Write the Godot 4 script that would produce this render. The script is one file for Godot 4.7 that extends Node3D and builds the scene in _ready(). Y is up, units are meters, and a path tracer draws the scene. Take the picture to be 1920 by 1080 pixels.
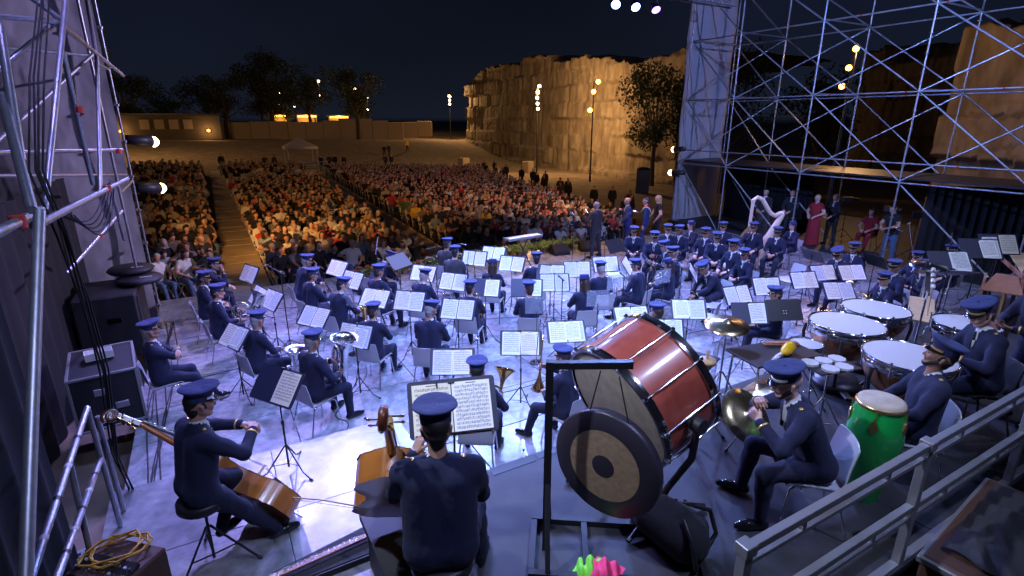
extends Node3D
# ---------------------------------------------------------------- the place
const GOLD_CAP := "peaked"
var looks_m := {}
var looks := {}

func _ready() -> void:
	rng.seed = 11
	var cam := Camera3D.new()
	cam.name = "camera"
	cam.fov = 56.74
	cam.near = 0.05
	cam.far = 3000.0
	cam.position = Vector3(0, 4.2, 0)
	cam.rotation_degrees = Vector3(-17.5, -29.5, 0)
	add_child(cam)
	cam.current = true
	var env := Environment.new()
	env.background_mode = Environment.BG_SKY
	var sky := ProceduralSkyMaterial.new()
	sky.sky_top_color = lin(0.0018, 0.0024, 0.0058)
	sky.sky_horizon_color = lin(0.007, 0.0095, 0.0165)
	sky.sky_curve = 0.12
	sky.ground_bottom_color = lin(0.002, 0.002, 0.003)
	sky.ground_horizon_color = lin(0.004, 0.005, 0.008)
	sky.sky_cover = noise_tex(0.012, Color(0, 0, 0, 1), Color(0.35, 0.4, 0.55, 1), 77, 5, 512)
	sky.sky_cover_modulate = Color(0.2, 0.22, 0.28, 1)
	env.sky = Sky.new()
	env.sky.sky_material = sky
	env.tonemap_mode = Environment.TONE_MAPPER_LINEAR
	env.tonemap_exposure = 1.0
	env.sdfgi_enabled = true
	env.ssao_enabled = true
	env.ssil_enabled = true
	var we := WorldEnvironment.new()
	we.name = "world"
	we.environment = env
	add_child(we)
	make_materials()
	light_stage()
	make_ground()
	build_stage()
	build_cliffs()
	build_distance()
	build_wings()
	build_band()
	build_percussion()
	build_front()
	build_rear()
	build_audience()

const COOL := Color(0.52, 0.63, 1.0)
const VIOLET := Color(0.64, 0.6, 1.0)
const WARM := Color(1.0, 0.76, 0.5)

func light_stage() -> void:
	var cool := glow("lamp_cool_glow", Color(0.6, 0.68, 1.0), 14.0)
	var violet := glow("lamp_violet_glow", Color(0.6, 0.4, 1.0), 10.0)
	glow("lamp_sodium_glow", Color(1.0, 0.62, 0.22), 22.0)
	glow("lamp_white_glow", Color(1.0, 0.86, 0.6), 16.0)
	# front truss, above the stage edge
	var tr := thing("lighting_truss", "aluminium lighting truss above the front of the stage", "truss", at(8.0, 14.6, 8.05), 0.0)
	for q in [[-0.14, 0.0], [0.14, 0.0], [0.0, 0.26]]:
		part("chord", MB.new().tube([Vector3(-9.4, q[1], q[0]), Vector3(9.4, q[1], q[0])], 0.025, 8).mesh(), M.aluminium, tr)
	var lace := MB.new()
	for i in 36:
		var x := -9.3 + i * 0.52
		lace.tube([Vector3(x, 0, -0.14), Vector3(x + 0.26, 0.26, 0), Vector3(x + 0.52, 0, -0.14)], 0.01, 5, false)
		lace.tube([Vector3(x, 0, 0.14), Vector3(x + 0.26, 0.26, 0), Vector3(x + 0.52, 0, 0.14)], 0.01, 5, false)
	part("lacing", lace.mesh(), M.aluminium, tr)
	var k := 0
	for a in [[0.6, 2.0, 8.0], [2.6, 2.5, 9.0], [4.6, 4.0, 6.5], [6.6, 5.0, 9.5], [8.6, 8.0, 8.5], [11.92, 5.0, 6.5], [12.73, 9.0, 5.5], [13.6, 11.5, 8.0]]:
		var vio: bool = k in [0, 1, 7]
		stage_lamp("%s stage lamp hanging from the front truss" % ("violet" if vio else "bluish white"), at(a[0], 14.5, 7.63), at(a[1], a[2], 0.0), VIOLET if vio else COOL, 98.0, 36.0, violet if vio else cool, "lamps on the front truss")
		k += 1
	# truss over the middle of the stage, lamps pointing down
	var t2 := thing("lighting_truss", "aluminium lighting truss above the middle of the band", "truss", at(7.0, 5.6, 9.2), 0.0)
	for q in [[-0.14, 0.0], [0.14, 0.0], [0.0, 0.26]]:
		part("chord", MB.new().tube([Vector3(-8.4, q[1], q[0]), Vector3(10.6, q[1], q[0])], 0.025, 8).mesh(), M.aluminium, t2)
	for a in [[-0.4, 0.6, 8.4, 0], [2.2, 2.6, 8.0, 1], [4.6, 4.4, 8.6, 1], [7.4, 6.6, 8.6, 1], [10.4, 11.0, 9.0, 0]]:
		stage_lamp("%s stage lamp hanging from the middle truss" % ("bluish white" if a[3] else "violet"), at(a[0], 5.5, 8.8), at(a[1], a[2], 0.0), COOL if a[3] else VIOLET, 82.0 if a[0] > 4.0 else 30.0, 37.0, cool if a[3] else violet, "lamps on the middle truss")

	stage_lamp("added unseen warm white lamp above the potted flowers", at(9.6, 14.5, 7.7), at(10.6, 13.2, 0.0), Color(1.0, 0.78, 0.55), 46.0, 30.0, M.lamp_white_glow, "lamps on the front truss")
	stage_lamp("added unseen warm white lamp above the potted flowers", at(6.2, 14.5, 7.7), at(6.4, 14.3, 0.0), Color(1.0, 0.78, 0.55), 36.0, 28.0, M.lamp_white_glow, "lamps on the front truss")  # extra lamp added to brighten the flowers at the stage front
	# unseen rear truss behind the viewer, added to hold fill lamps
	var t3 := thing("lighting_truss", "added unseen aluminium truss holding the rear fill lamps", "truss", at(7.0, -0.6, 9.4), 0.0)
	for q in [[-0.14, 0.0], [0.14, 0.0], [0.0, 0.26]]:
		part("chord", MB.new().tube([Vector3(-8.4, q[1], q[0]), Vector3(10.6, q[1], q[0])], 0.025, 8).mesh(), M.aluminium, t3)
	for a in [[1.0, 0.0, 6.5], [4.0, 4.0, 5.0], [8.0, 9.0, 6.0], [12.0, 17.0, 9.0]]:
		stage_lamp("added unseen bluish white fill lamp on the rear truss", at(a[0], -0.5, 9.0), at(a[1], a[2], 1.0), Color(0.72, 0.77, 1.0), 50.0 if a[0] > 3.0 else 24.0, 30.0, cool, "added fill lamps on the rear truss")  # added fill for players' backs, gong and sheets
	# added side lamps, kept out of view, brightening sheets, scaffold and percussion
	stage_lamp("added unseen violet side lamp brightening the masking sheet beside the flight cases", at(17.2, 10.0, 9.6), at(-2.5, 14.0, 3.5), Color(0.8, 0.74, 1.0), 420.0, 20.0, violet, "added side lamps out of view")  # added to lift the left masking sheet
	stage_lamp("added unseen bluish white side lamp brightening the scaffold wing beside the harp", at(-0.7, 12.6, 9.4), at(18.0, 8.0, 3.2), COOL, 220.0, 26.0, cool, "added side lamps out of view")  # added to lift the right scaffold tubes
	stage_lamp("added unseen white side lamp brightening the gong and bass drum", at(-0.85, 4.0, 6.6), at(3.6, 2.8, 1.6), Color(0.82, 0.86, 1.0), 30.0, 40.0, cool, "added side lamps out of view")  # added so the gong and near drumhead receive light
	stage_lamp("added unseen pale side lamp brightening the masking sheet beside the cliff", at(13.5, 0.2, 8.6), at(18.8, 14.5, 4.5), COOL, 150.0, 32.0, cool, "added side lamps out of view")  # added to lift the right masking sheet

# ---------------------------------------------------------------- stage
func build_stage() -> void:
	var deck := structure("stage_floor", MB.new().bx(at(8.05, 8.4, -0.055), Vector3(18.9, 0.05, 13.1)).mesh(), M.dark_metal)
	var panel := MB.new().bx(Vector3.ZERO, Vector3(1.988, 0.026, 0.988), 0.004).mesh()
	var last := MB.new().bx(Vector3.ZERO, Vector3(0.892, 0.026, 0.992), 0.002).mesh()
	for j in 13:
		var x := -1.35 - (j % 2) * 0.0
		for i in 10:
			var narrow := i == 9
			var m := last if narrow else panel
			part("deck_panel", m, M["deck%d" % ((i * 5 + j * 7) % 3)], deck, Transform3D(Basis(), at(-1.4 + i * 2.0 + (0.45 if narrow else 1.0), 2.4 + j * 1.0, -0.013 + 0.0012 * ((i * 3 + j * 5) % 3))))
	var skirt := MB.new().sheet(1, 260, func(u: float, t: float) -> Vector3: return at(-1.4 + u * 18.9, 14.97 + 0.025 * sin(u * 620.0), -0.03 - t * 1.6))
	solo("stage_skirt", skirt.mesh(), M.black_drape, "pleated black skirt along the front edge of the stage", "skirt")
	var rs := thing("percussion_riser", "dark grey scuffed riser carrying the percussion", "riser", at(6.65, 2.58, 0.0))
	for i in 6: part("deck_panel", MB.new().bx(Vector3(-4.96 + i * 1.984, 1.02, 0), Vector3(1.976, 0.06, 2.54), 0.004).mesh(), M.dark_mat, rs)
	part("skirt", MB.new().bx(Vector3(0, 0.495, 0), Vector3(11.8, 0.985, 2.5)).mesh(), M.dark_mat, rs)
	for i in 5: part("edge_tape", MB.new().bx(Vector3(-5.0 + i * 0.5, 1.0525, -1.2 + 0.01 * (i % 2)), Vector3(0.46, 0.003, 0.07)).mesh(), M.dark_metal, rs)
	var br := thing("bass_riser", "pale grey riser carrying the double basses", "riser", at(0.19, 3.7, 0.0))
	for i in 2:
		for j in 4: part("deck_panel", MB.new().bx(Vector3(-0.765 + i * 1.53, 0.475, -1.8 + j * 1.2), Vector3(1.524, 0.05, 1.194), 0.003).mesh(), M["deck%d" % ((i + j) % 3)], br)
	part("skirt", MB.new().bx(Vector3(0, 0.22, 0), Vector3(2.95, 0.44, 4.7)).mesh(), M.black_drape, br)
	# rear guard rail of square aluminium bars
	var rail := thing("guard_rail", "square aluminium guard rail along the rear edge of the percussion riser", "guard rail", at(2.18, 1.36, 1.05))
	for i in 6:
		part("post", MB.new().bx(Vector3(i * 1.9, 0.26, 0), Vector3(0.06, 1.54, 0.06), 0.004).mesh(), M.aluminium, rail)
		if i < 5:
			for h in [[1.0, 0.05], [0.9, 0.03], [0.5, 0.05], [0.4, 0.03], [-0.02, 0.06]]:
				part("bar", MB.new().bx(Vector3(i * 1.9 + 0.95, h[0], 0.0), Vector3(1.835, h[1], h[1]), 0.003).mesh(), M.aluminium, rail)
			for b in 2:
				for h in [0.95, 0.45]:
					part("spacer", MB.new().bx(Vector3(i * 1.9 + 0.5 + b * 0.9, h, 0.0), Vector3(0.035, 0.07, 0.03)).mesh(), M.aluminium, rail)
		part("bracket", MB.new().bx(Vector3(i * 1.9, 1.01, 0.0), Vector3(0.085, 0.07, 0.085), 0.005).mesh(), M.aluminium, rail)

func tube_part(o: Node3D, called: String, a: Vector3, b: Vector3, r := 0.0242) -> MeshInstance3D:
	return part(called, MB.new().tube([a - o.position, b - o.position], r, 10).mesh(), M.zinc, o)

func build_wings() -> void:
	# right wing: scaffold along the side of the stage, two rows of standards
	var o := thing("scaffold_wing", "tall open steel scaffold wing beside the harp", "scaffold", at(17.6, 8.0, -2.0))
	var ds := [16.6, 14.3, 11.23, 8.16, 5.09, 2.02]
	var hs := [-1.6, 0.55, 2.45, 3.0, 4.95, 7.15, 9.3]
	for row in 2:
		var x := 17.6 + row * 2.57
		for d: float in ds:
			var p := tube_part(o, "standard", at(x, d, -2.0), at(x, d, 10.5))
			for h: float in [0.5, 1.0, 1.5, 2.0, 2.5, 3.0, 3.5, 4.0, 4.5, 5.0, 5.5, 6.0, 6.5, 7.0]:
				part("rosette", MB.new().lathe([Vector2(0.024, -0.006), Vector2(0.058, -0.005), Vector2(0.058, 0.005), Vector2(0.024, 0.006)], 10, Transform3D(Basis(), at(x, d, h - 0.06) - o.position)).mesh(), M.zinc, p)
		for i in ds.size() - 1:
			for h: float in hs.slice(2, 7) if row == 0 else [2.45, 4.95, 7.15, 9.3]:
				tube_part(o, "ledger", at(x, ds[i], h), at(x, ds[i + 1], h))
			for h in [[2.45, 4.95], [4.95, 7.15], [7.15, 9.3]]:
				tube_part(o, "brace", at(x + 0.05, ds[i], h[1]), at(x + 0.05, ds[i + 1], h[0]))
			if i < 2 or row == 0 and i == 3: tube_part(o, "brace", at(x + 0.05, ds[i], 2.4), at(x + 0.05, ds[i + 1], -0.2))
	for d: float in ds:
		for h: float in [2.45, 4.95, 7.15, 9.3]:
			tube_part(o, "transom", at(17.6, d, h + 0.06), at(20.17, d, h + 0.06))
	for i in ds.size() - 1:
		for h in [[2.5, 4.95], [4.95, 7.15]]:
			tube_part(o, "brace", at(17.6, ds[i], h[0]), at(20.17, ds[i + 1], h[1]))
	for i in 26:
		var d := 16.2 - i * 0.55
		var h: float = [2.45, 3.0, 4.95, 7.15][i % 4]
		part("tape", MB.new().tube([at(17.6, d, h) - o.position, at(17.6, d - 0.06, h) - o.position], 0.026, 8, false).mesh(), M.red_tape, o)
	for i in 5:
		part("deck_board", MB.new().bx(at(18.9, ds[i + 1] + 1.53, 2.56) - o.position, Vector3(2.3, 0.05, 3.0)).mesh(), M.dark_metal, o)
	solo("masking_sheet", MB.new().sheet(24, 40, func(u: float, t: float) -> Vector3: return at(17.62 + u * 2.7, 16.85 + 0.05 * sin(u * 12.0) * sin(t * 3.0) + 0.03 * sin(t * 26.0 + u * 5.0), 11.0 - t * 12.8)).mesh(), M.sheeting, "pale grey masking sheet on the scaffold wing beside the cliff", "sheet")
	# dark tent and drapes under the wing
	var dp := func(x0: float, d0: float, x1: float, d1: float, h0: float, h1: float) -> ArrayMesh:
		return MB.new().sheet(4, 90, func(u: float, t: float) -> Vector3: return at(lerpf(x0, x1, u) + 0.04 * sin(u * 90.0), lerpf(d0, d1, u) + 0.04 * cos(u * 90.0), lerpf(h0, h1, t))).mesh()
	solo("black_curtain", dp.call(20.4, 16.4, 20.4, 12.4, 2.4, -1.6), M.black_drape, "black curtain hanging under the scaffold wing behind the harp", "curtain")
	solo("black_curtain", dp.call(18.2, 7.6, 20.2, 5.2, 2.4, -1.6), M.black_drape, "black curtain hanging under the scaffold wing beside the percussion", "curtain")
	# left wing: tubes close to the viewer
	var w := thing("scaffold_wing", "steel scaffold wing with cables taped to it beside the flight cases", "scaffold", at(-1.2, 8.0, 0.0))
	for t in [["standard", -0.83, 1.64, -1.2, -0.7, 3.79, -3.26], ["standard", -1.06, 3.57, -5.07, -0.91, 5.39, -7.21], ["standard", -1.1, 3.4, -7.9, -0.98, 4.94, -9.01], ["standard", -0.98, 4.94, -9.01, -1.05, 6.5, -10.2], ["brace", -0.99, 4.82, -6.81, -1.15, 3.49, -7.86], ["ledger", -0.83, 3.73, -3.0, -0.81, 3.73, -3.8], ["ledger", -0.83, 3.66, -3.7, -0.89, 3.46, -8.67], ["ledger", -1.55, 3.93, -6.3, -1.03, 3.77, -10.07], ["ledger", -1.5, 5.03, -6.4, -1.01, 5.11, -7.17], ["ledger", -2.4, 5.11, -9.8, -1.13, 5.11, -10.6], ["brace", -1.6, 4.45, -6.5, -1.07, 5.09, -7.19], ["brace", -1.35, 5.45, -7.0, -0.98, 5.12, -7.15], ["brace", -0.99, 5.07, -7.14, -0.95, 4.91, -11.63], ["brace", -1.98, 3.97, -8.26, -1.11, 5.09, -9.99], ["brace", -1.9, 2.14, -9.37, -1.38, 2.65, -11.66], ["standard", -1.26, 3.32, -10.03, -1.4, 2.2, -11.3], ["ledger", -2.37, 3.5, -9.52, -1.36, 3.17, -13.05], ["brace", -1.0, 4.77, -4.87, -0.89, 3.98, -4.04], ["brace", -0.99, 4.34, -4.46, -0.76, 3.78, -3.41], ["standard", -1.44, -0.4, -12.4, -1.44, 9.0, -12.4], ["standard", -1.42, -0.4, -14.6, -1.42, 12.0, -14.6], ["ledger", -1.43, 5.2, -12.4, -1.43, 5.2, -14.6], ["ledger", -1.43, 2.9, -12.4, -1.43, 2.9, -14.6]]:
		tube_part(w, t[0], Vector3(t[1], t[2], t[3]), Vector3(t[4], t[5], t[6]))
	for q in [[-1.02, 4.3, -7.2], [-1.0, 3.78, -9.4], [-0.86, 3.55, -6.6], [-1.6, 2.42, -10.6], [-0.82, 3.73, -3.4]]:
		part("tape", MB.new().tube([Vector3(q[0], q[1] - 0.03, q[2]) - w.position, Vector3(q[0], q[1] + 0.03, q[2]) - w.position], 0.034, 8).mesh(), M.red_tape, w)
	for i in 13:
		part("coupler", MB.new().bx(Vector3(-1.42, i * 0.75, -14.6) - w.position, Vector3(0.09, 0.06, 0.09), 0.012).mesh(), M.zinc, w)
	solo("masking_sheet", MB.new().sheet(26, 40, func(u: float, t: float) -> Vector3: return at(-1.5 - u * 6.0, 14.75 + 0.06 * sin(u * 14.0 + t * 2.0) + 0.03 * sin(t * 22.0 + u * 4.0), 12.0 - t * 13.0)).mesh(), M.sheeting, "pale grey masking sheet on the scaffold wing beside the flight cases", "sheet")
	# cables lashed to the left wing
	for i in 4:
		var j := i * 0.016
		var pts := []
		for q in [[-1.1, 6.2, -8.2], [-1.12, 5.2, -7.0], [-1.0, 4.5, -5.4], [-0.93, 3.9, -4.4], [-0.86, 3.5, -4.3], [-0.95, 2.9, -4.9], [-1.0, 2.2, -5.2], [-1.15, 1.2, -5.6], [-1.2, 0.3, -6.2]]:
			pts.append(Vector3(q[0] + j + 0.02 * sin(i * 3.0 + q[1]), q[1], q[2] + 0.03 * cos(i * 2.0 + q[1] * 2.0)))
		solo("cable", MB.new().tube(pts, 0.007, 6).mesh(), M.cable, "black cable in the bundle lashed to the scaffold wing beside the flight cases", "cable", Vector3.ZERO, 0.0, "cables lashed to the scaffold")
	for i in 5:
		var pts := []
		for k in 12:
			var t := k / 11.0
			pts.append(Vector3(-1.0 + 0.02 * i, 3.5 - 0.32 * sin(t * PI) * (0.6 + i * 0.12), -5.2 - t * 2.4))
		solo("cable", MB.new().tube(pts, 0.007, 5).mesh(), M.cable, "thin cable sagging in a loop under the scaffold tube", "cable", Vector3.ZERO, 0.0, "sagging cables")
	# drapes and the mesh stair at the left
	solo("black_curtain", MB.new().sheet(4, 110, func(u: float, t: float) -> Vector3: return at(-1.62 + 0.04 * sin(u * 50.0), 1.6 + u * 4.1 + 0.03 * cos(u * 50.0), 3.35 - t * 4.3)).mesh(), M.black_drape, "black curtain on the scaffold wing behind the handrail", "curtain")
	solo("black_curtain", MB.new().sheet(4, 60, func(u: float, t: float) -> Vector3: return at(-2.5 + 0.04 * sin(u * 90.0), 5.6 + u * 8.2, 3.1 - t * 3.6)).mesh(), M.black_drape, "black curtain hanging behind the loudspeaker stack", "curtain")
	var st := thing("access_stair", "perforated steel stair with tubular handrail at the corner of the stage", "stair", at(-1.3, 4.0, 0.0))
	for i in 5:
		var tread := part("tread", MB.new().bx(Vector3(-0.28, 0.16 - i * 0.02, 0.9 - i * 0.62), Vector3(0.55, 0.04, 0.58), 0.004).mesh(), M.zinc, st)
		var studs := MB.new()
		for a in 9:
			for b in 9: studs.bx(Vector3(-0.5 + a * 0.055, 0.186 - i * 0.02, 0.66 - i * 0.62 + b * 0.058 + (0.029 if a % 2 else 0.0)), Vector3(0.03, 0.012, 0.016))
		part("studs", studs.mesh(), M.dark_metal, tread)
	for t in [["handrail", -1.24, 1.62, -3.1, -1.18, 1.83, -5.35, 0.024], ["handrail", -1.14, 1.56, -3.54, -1.19, 1.3, -5.4, 0.024], ["rail_post", -1.22, 0.0, -4.4, -1.2, 1.76, -4.6, 0.022], ["rail_post", -1.18, 1.81, -5.34, -1.2, 0.1, -5.5, 0.022], ["rail_post", -1.19, 1.6, -5.64, -1.19, 0.1, -5.72, 0.022]]:
		var h := part(t[0], MB.new().tube([Vector3(t[1], t[2], t[3]) - st.position, Vector3(t[4], t[5], t[6]) - st.position], t[7], 10).mesh(), M.zinc, st)
		if t[0] == "handrail":
			for i in 5:
				var p := Vector3(t[1], t[2], t[3]).lerp(Vector3(t[4], t[5], t[6]), 0.15 + i * 0.16) - st.position
				part("tape", MB.new().tube([p, p + (Vector3(t[4], t[5], t[6]) - Vector3(t[1], t[2], t[3])).normalized() * 0.04], 0.0265, 8, false).mesh(), M.white_tape if i % 2 else M.stand_black, h)
	# loudspeaker and cases at the left
	var sp := thing("loudspeaker", "large black loudspeaker cabinet on the floor beside the masking sheet", "loudspeaker", at(-1.9, 12.0, 0.0))
	part("cabinet", MB.new().bx(Vector3(0, 0.6, 0), Vector3(0.95, 1.2, 1.3), 0.03).mesh(), M.case_black, sp)
	part("grille", MB.new().bx(Vector3(0.485, 0.6, 0), Vector3(0.02, 1.08, 1.16), 0.006).mesh(), M.dark_metal, sp)
	for i in 2: part("handle", MB.new().bx(Vector3(0.1, 0.75, 0.66), Vector3(0.22, 0.1, 0.02), 0.01).mesh(), M.dark_metal, sp)
	for i in 2:
		var c := thing("cymbal_case", "round black cymbal case with a white strip, %s on the loudspeaker" % ("lying flat" if i else "raised at the back"), "case", at(-1.55 + i * 0.15, 12.55 - i * 0.4, 1.22 + (1 - i) * 0.12))
		part("shell", MB.new().lathe([Vector2(0, 0.1), Vector2(0.36, 0.095), Vector2(0.4, 0.05), Vector2(0.36, 0.0), Vector2(0, 0.0)], 32).mesh(), M.case_black, c)
		part("strip", MB.new().bx(Vector3(0.12, 0.102, 0.1), Vector3(0.2, 0.006, 0.03)).mesh(), M.white_tape, c)
	var fc := thing("flight_case", "black flight case with aluminium edges behind the folded-arms player", "flight case", at(-1.72, 9.15, 0.0), 0.12)
	part("box", MB.new().bx(Vector3(0, 0.45, 0), Vector3(0.76, 0.78, 1.16)).mesh(), M.case_black, fc)
	for s: float in [-1.0, 1.0]:
		for s2: float in [-1.0, 1.0]:
			part("edge", MB.new().bx(Vector3(s * 0.385, 0.45, s2 * 0.585), Vector3(0.035, 0.82, 0.035), 0.004).mesh(), M.aluminium, fc)
			part("edge", MB.new().bx(Vector3(0, 0.45 + s * 0.395, s2 * 0.586), Vector3(0.735, 0.034, 0.034), 0.004).mesh(), M.aluminium, fc)
			part("edge", MB.new().bx(Vector3(s * 0.386, 0.45 + s2 * 0.395, 0), Vector3(0.034, 0.034, 1.135), 0.004).mesh(), M.aluminium, fc)
			part("wheel", MB.new().tube([Vector3(s * 0.3 - 0.02, 0.025, s2 * 0.48), Vector3(s * 0.3 + 0.02, 0.025, s2 * 0.48)], 0.025, 10).mesh(), M.stand_black, fc)
	for i in 2: part("latch", MB.new().bx(Vector3(-0.05 + i * 0.2, 0.6 - i * 0.25, 0.59), Vector3(0.16, 0.1, 0.02), 0.006).mesh(), M.aluminium, fc)
	solo("cardboard_tray", MB.new().bx(Vector3(0, 0.006, 0), Vector3(0.34, 0.012, 0.24)).bx(Vector3(0, 0.06, 0.12), Vector3(0.34, 0.11, 0.01)).bx(Vector3(0, 0.05, -0.12), Vector3(0.34, 0.09, 0.01)).bx(Vector3(-0.165, 0.05, 0), Vector3(0.01, 0.09, 0.23)).bx(Vector3(0.165, 0.04, 0), Vector3(0.01, 0.07, 0.23)).mesh(), M.white_plastic, "open white tray on top of the flight case", "tray", at(-1.75, 9.25, 0.866), 0.2)
	for i in 5:
		var r2 := RandomNumberGenerator.new()
		r2.seed = 100 + i
		var pts := []
		for k in 28:
			pts.append(at(-1.2 + 0.05 * i + 0.07 * sin(k * 0.28 + i * 1.3), 13.0 - k * 0.24, 0.011 + 0.002 * i))
		solo("cable", MB.new().tube(pts, 0.008, 5).mesh(), M.cable, "black cable in the tangle along the side edge of the stage", "cable", Vector3.ZERO, 0.0, "cables on the stage floor")
	for q in [[0.9, 6.4, 2.0, 8.9, 0.3], [-0.9, 9.8, 4.2, 10.6, 0.5], [1.0, 12.9, 6.5, 9.0, 0.4], [5.2, 12.6, 9.4, 9.6, 0.35], [7.2, 6.9, 12.4, 7.8, 0.4], [2.2, 6.9, 6.3, 7.1, 0.25], [9.2, 8.2, 9.8, 12.6, 0.3], [12.9, 8.0, 16.8, 11.5, 0.6]]:
		var pts := []
		for k in 26:
			var t := k / 25.0
			pts.append(at(lerpf(q[0], q[2], t) + q[4] * sin(t * 7.0 + q[0]) * sin(t * PI), lerpf(q[1], q[3], t) + q[4] * cos(t * 5.0 + q[1]) * sin(t * PI), 0.008))
		solo("cable", MB.new().tube(pts, 0.0055, 5).mesh(), M.cable, "thin black cable winding across the stage floor between the stands", "cable", Vector3.ZERO, 0.0, "cables winding across the stage")
# ---------------------------------------------------------------- the band
func look(skin: String, hair: String, extra := {}) -> Dictionary:
	var d := {"mats": {SKIN: M[skin], COAT: M.navy, LEGS: M.navy_trousers, SHOE: M.patent, SHIRT: M.white_shirt, HAIR: M[hair], EYE: M.eye, LIP: M.lip, TIE: M.black_suit}}
	return d.merged(extra)

var poses := {}
func seat_pose(k: String) -> ArrayMesh:
	if poses.has(k): return poses[k]
	var p := {
		"lap": {"lean": 3.0, "head": [0.0, -6.0]},
		"lap_b": {"lean": 8.0, "head": [14.0, -4.0], "hl": Vector3(-0.1, 0.7, -0.34), "hr": Vector3(0.06, 0.71, -0.36), "fl": Vector3(-0.16, 0.085, -0.5), "fr": Vector3(0.14, 0.085, -0.38)},
		"clar": {"lean": 7.0, "head": [0.0, -4.0], "hl": Vector3(-0.06, 0.84, -0.36), "hr": Vector3(0.09, 0.7, -0.39), "pl": Vector3(1, 0, 0), "pr": Vector3(-1, 0, 0), "curl": [0.9, 0.9, 0.5], "ll": Vector3(0.3, 0.1, -0.9), "lr": Vector3(-0.4, 0.1, -0.9)},
		"clar_b": {"lean": 12.0, "head": [-12.0, -10.0], "hl": Vector3(-0.05, 0.8, -0.38), "hr": Vector3(0.1, 0.68, -0.4), "pl": Vector3(1, 0, 0), "pr": Vector3(-1, 0, 0), "curl": [0.9, 0.9, 0.5], "fl": Vector3(-0.18, 0.085, -0.34)},
		"horn": {"lean": 5.0, "head": [4.0, -3.0], "hl": Vector3(-0.04, 0.86, -0.34), "hr": Vector3(0.17, 0.74, -0.3), "curl": [0.8, 0.8, 0.5], "fl": Vector3(-0.2, 0.085, -0.42), "fr": Vector3(0.2, 0.085, -0.4)},
		"fold": {"lean": -3.0, "head": [6.0, 2.0], "hl": Vector3(0.1, 0.9, -0.24), "hr": Vector3(-0.1, 0.87, -0.27), "el": Vector3(-1, -0.4, 0), "er": Vector3(1, -0.4, 0), "ll": Vector3(1, 0, 0.1), "lr": Vector3(-1, 0, 0.1), "fr": Vector3(0.12, 0.1, -0.62), "fl": Vector3(-0.14, 0.085, -0.5), "wide": 1.08},
		"chin": {"lean": 16.0, "head": [-4.0, -2.0], "hr": Vector3(0.07, 1.06, -0.33), "lr": Vector3(-0.1, 1, -0.1), "pr": Vector3(0, 0, 1), "er": Vector3(0.6, -1, -0.2), "hl": Vector3(-0.02, 0.72, -0.4)},
		"bow": {"lean": 36.0, "head": [0.0, -14.0], "hl": Vector3(-0.06, 0.56, -0.56), "hr": Vector3(0.06, 0.55, -0.58), "el": Vector3(-1, -0.3, 0.2), "er": Vector3(1, -0.3, 0.2), "fl": Vector3(-0.2, 0.085, -0.3), "fr": Vector3(0.18, 0.085, -0.42)},
		"phone": {"lean": 10.0, "head": [6.0, -22.0], "hl": Vector3(-0.1, 0.8, -0.34), "hr": Vector3(0.06, 0.8, -0.36), "pl": Vector3(0.3, 1, 0), "pr": Vector3(-0.3, 1, 0), "curl": [0.7, 0.7, 0.4]},
		"tromb": {"lean": 6.0, "head": [-6.0, -2.0], "hr": Vector3(0.1, 0.98, -0.42), "hl": Vector3(-0.1, 0.72, -0.3), "curl": [1.1, 1.0, 0.6], "pr": Vector3(-1, 0, 0), "fl": Vector3(-0.2, 0.085, -0.5), "fr": Vector3(0.2, 0.085, -0.34)},
	}
	var b := look("skin", "hair_black")
	if k == "fold": b = look("skin_tan", "hair_grey")
	if k == "woman": 
		poses[k] = figure({"lean": 5.0, "head": [8.0, -4.0], "wide": 0.9, "long": 0.96, "hl": Vector3(-0.08, 0.76, -0.36), "hr": Vector3(0.07, 0.73, -0.38), "curl": [0.8, 0.8, 0.4], "cell": 0.019}, look("skin_pale", "hair_brown", {"long": true}))
	elif k == "beard":
		poses[k] = figure({"lean": 4.0, "head": [-10.0, -5.0], "cell": 0.019}, look("skin_tan", "hair_black", {"beard": true}))
	else:
		poses[k] = figure((p[k] as Dictionary).merged({"cell": 0.019}), b)
	return poses[k]

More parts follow.
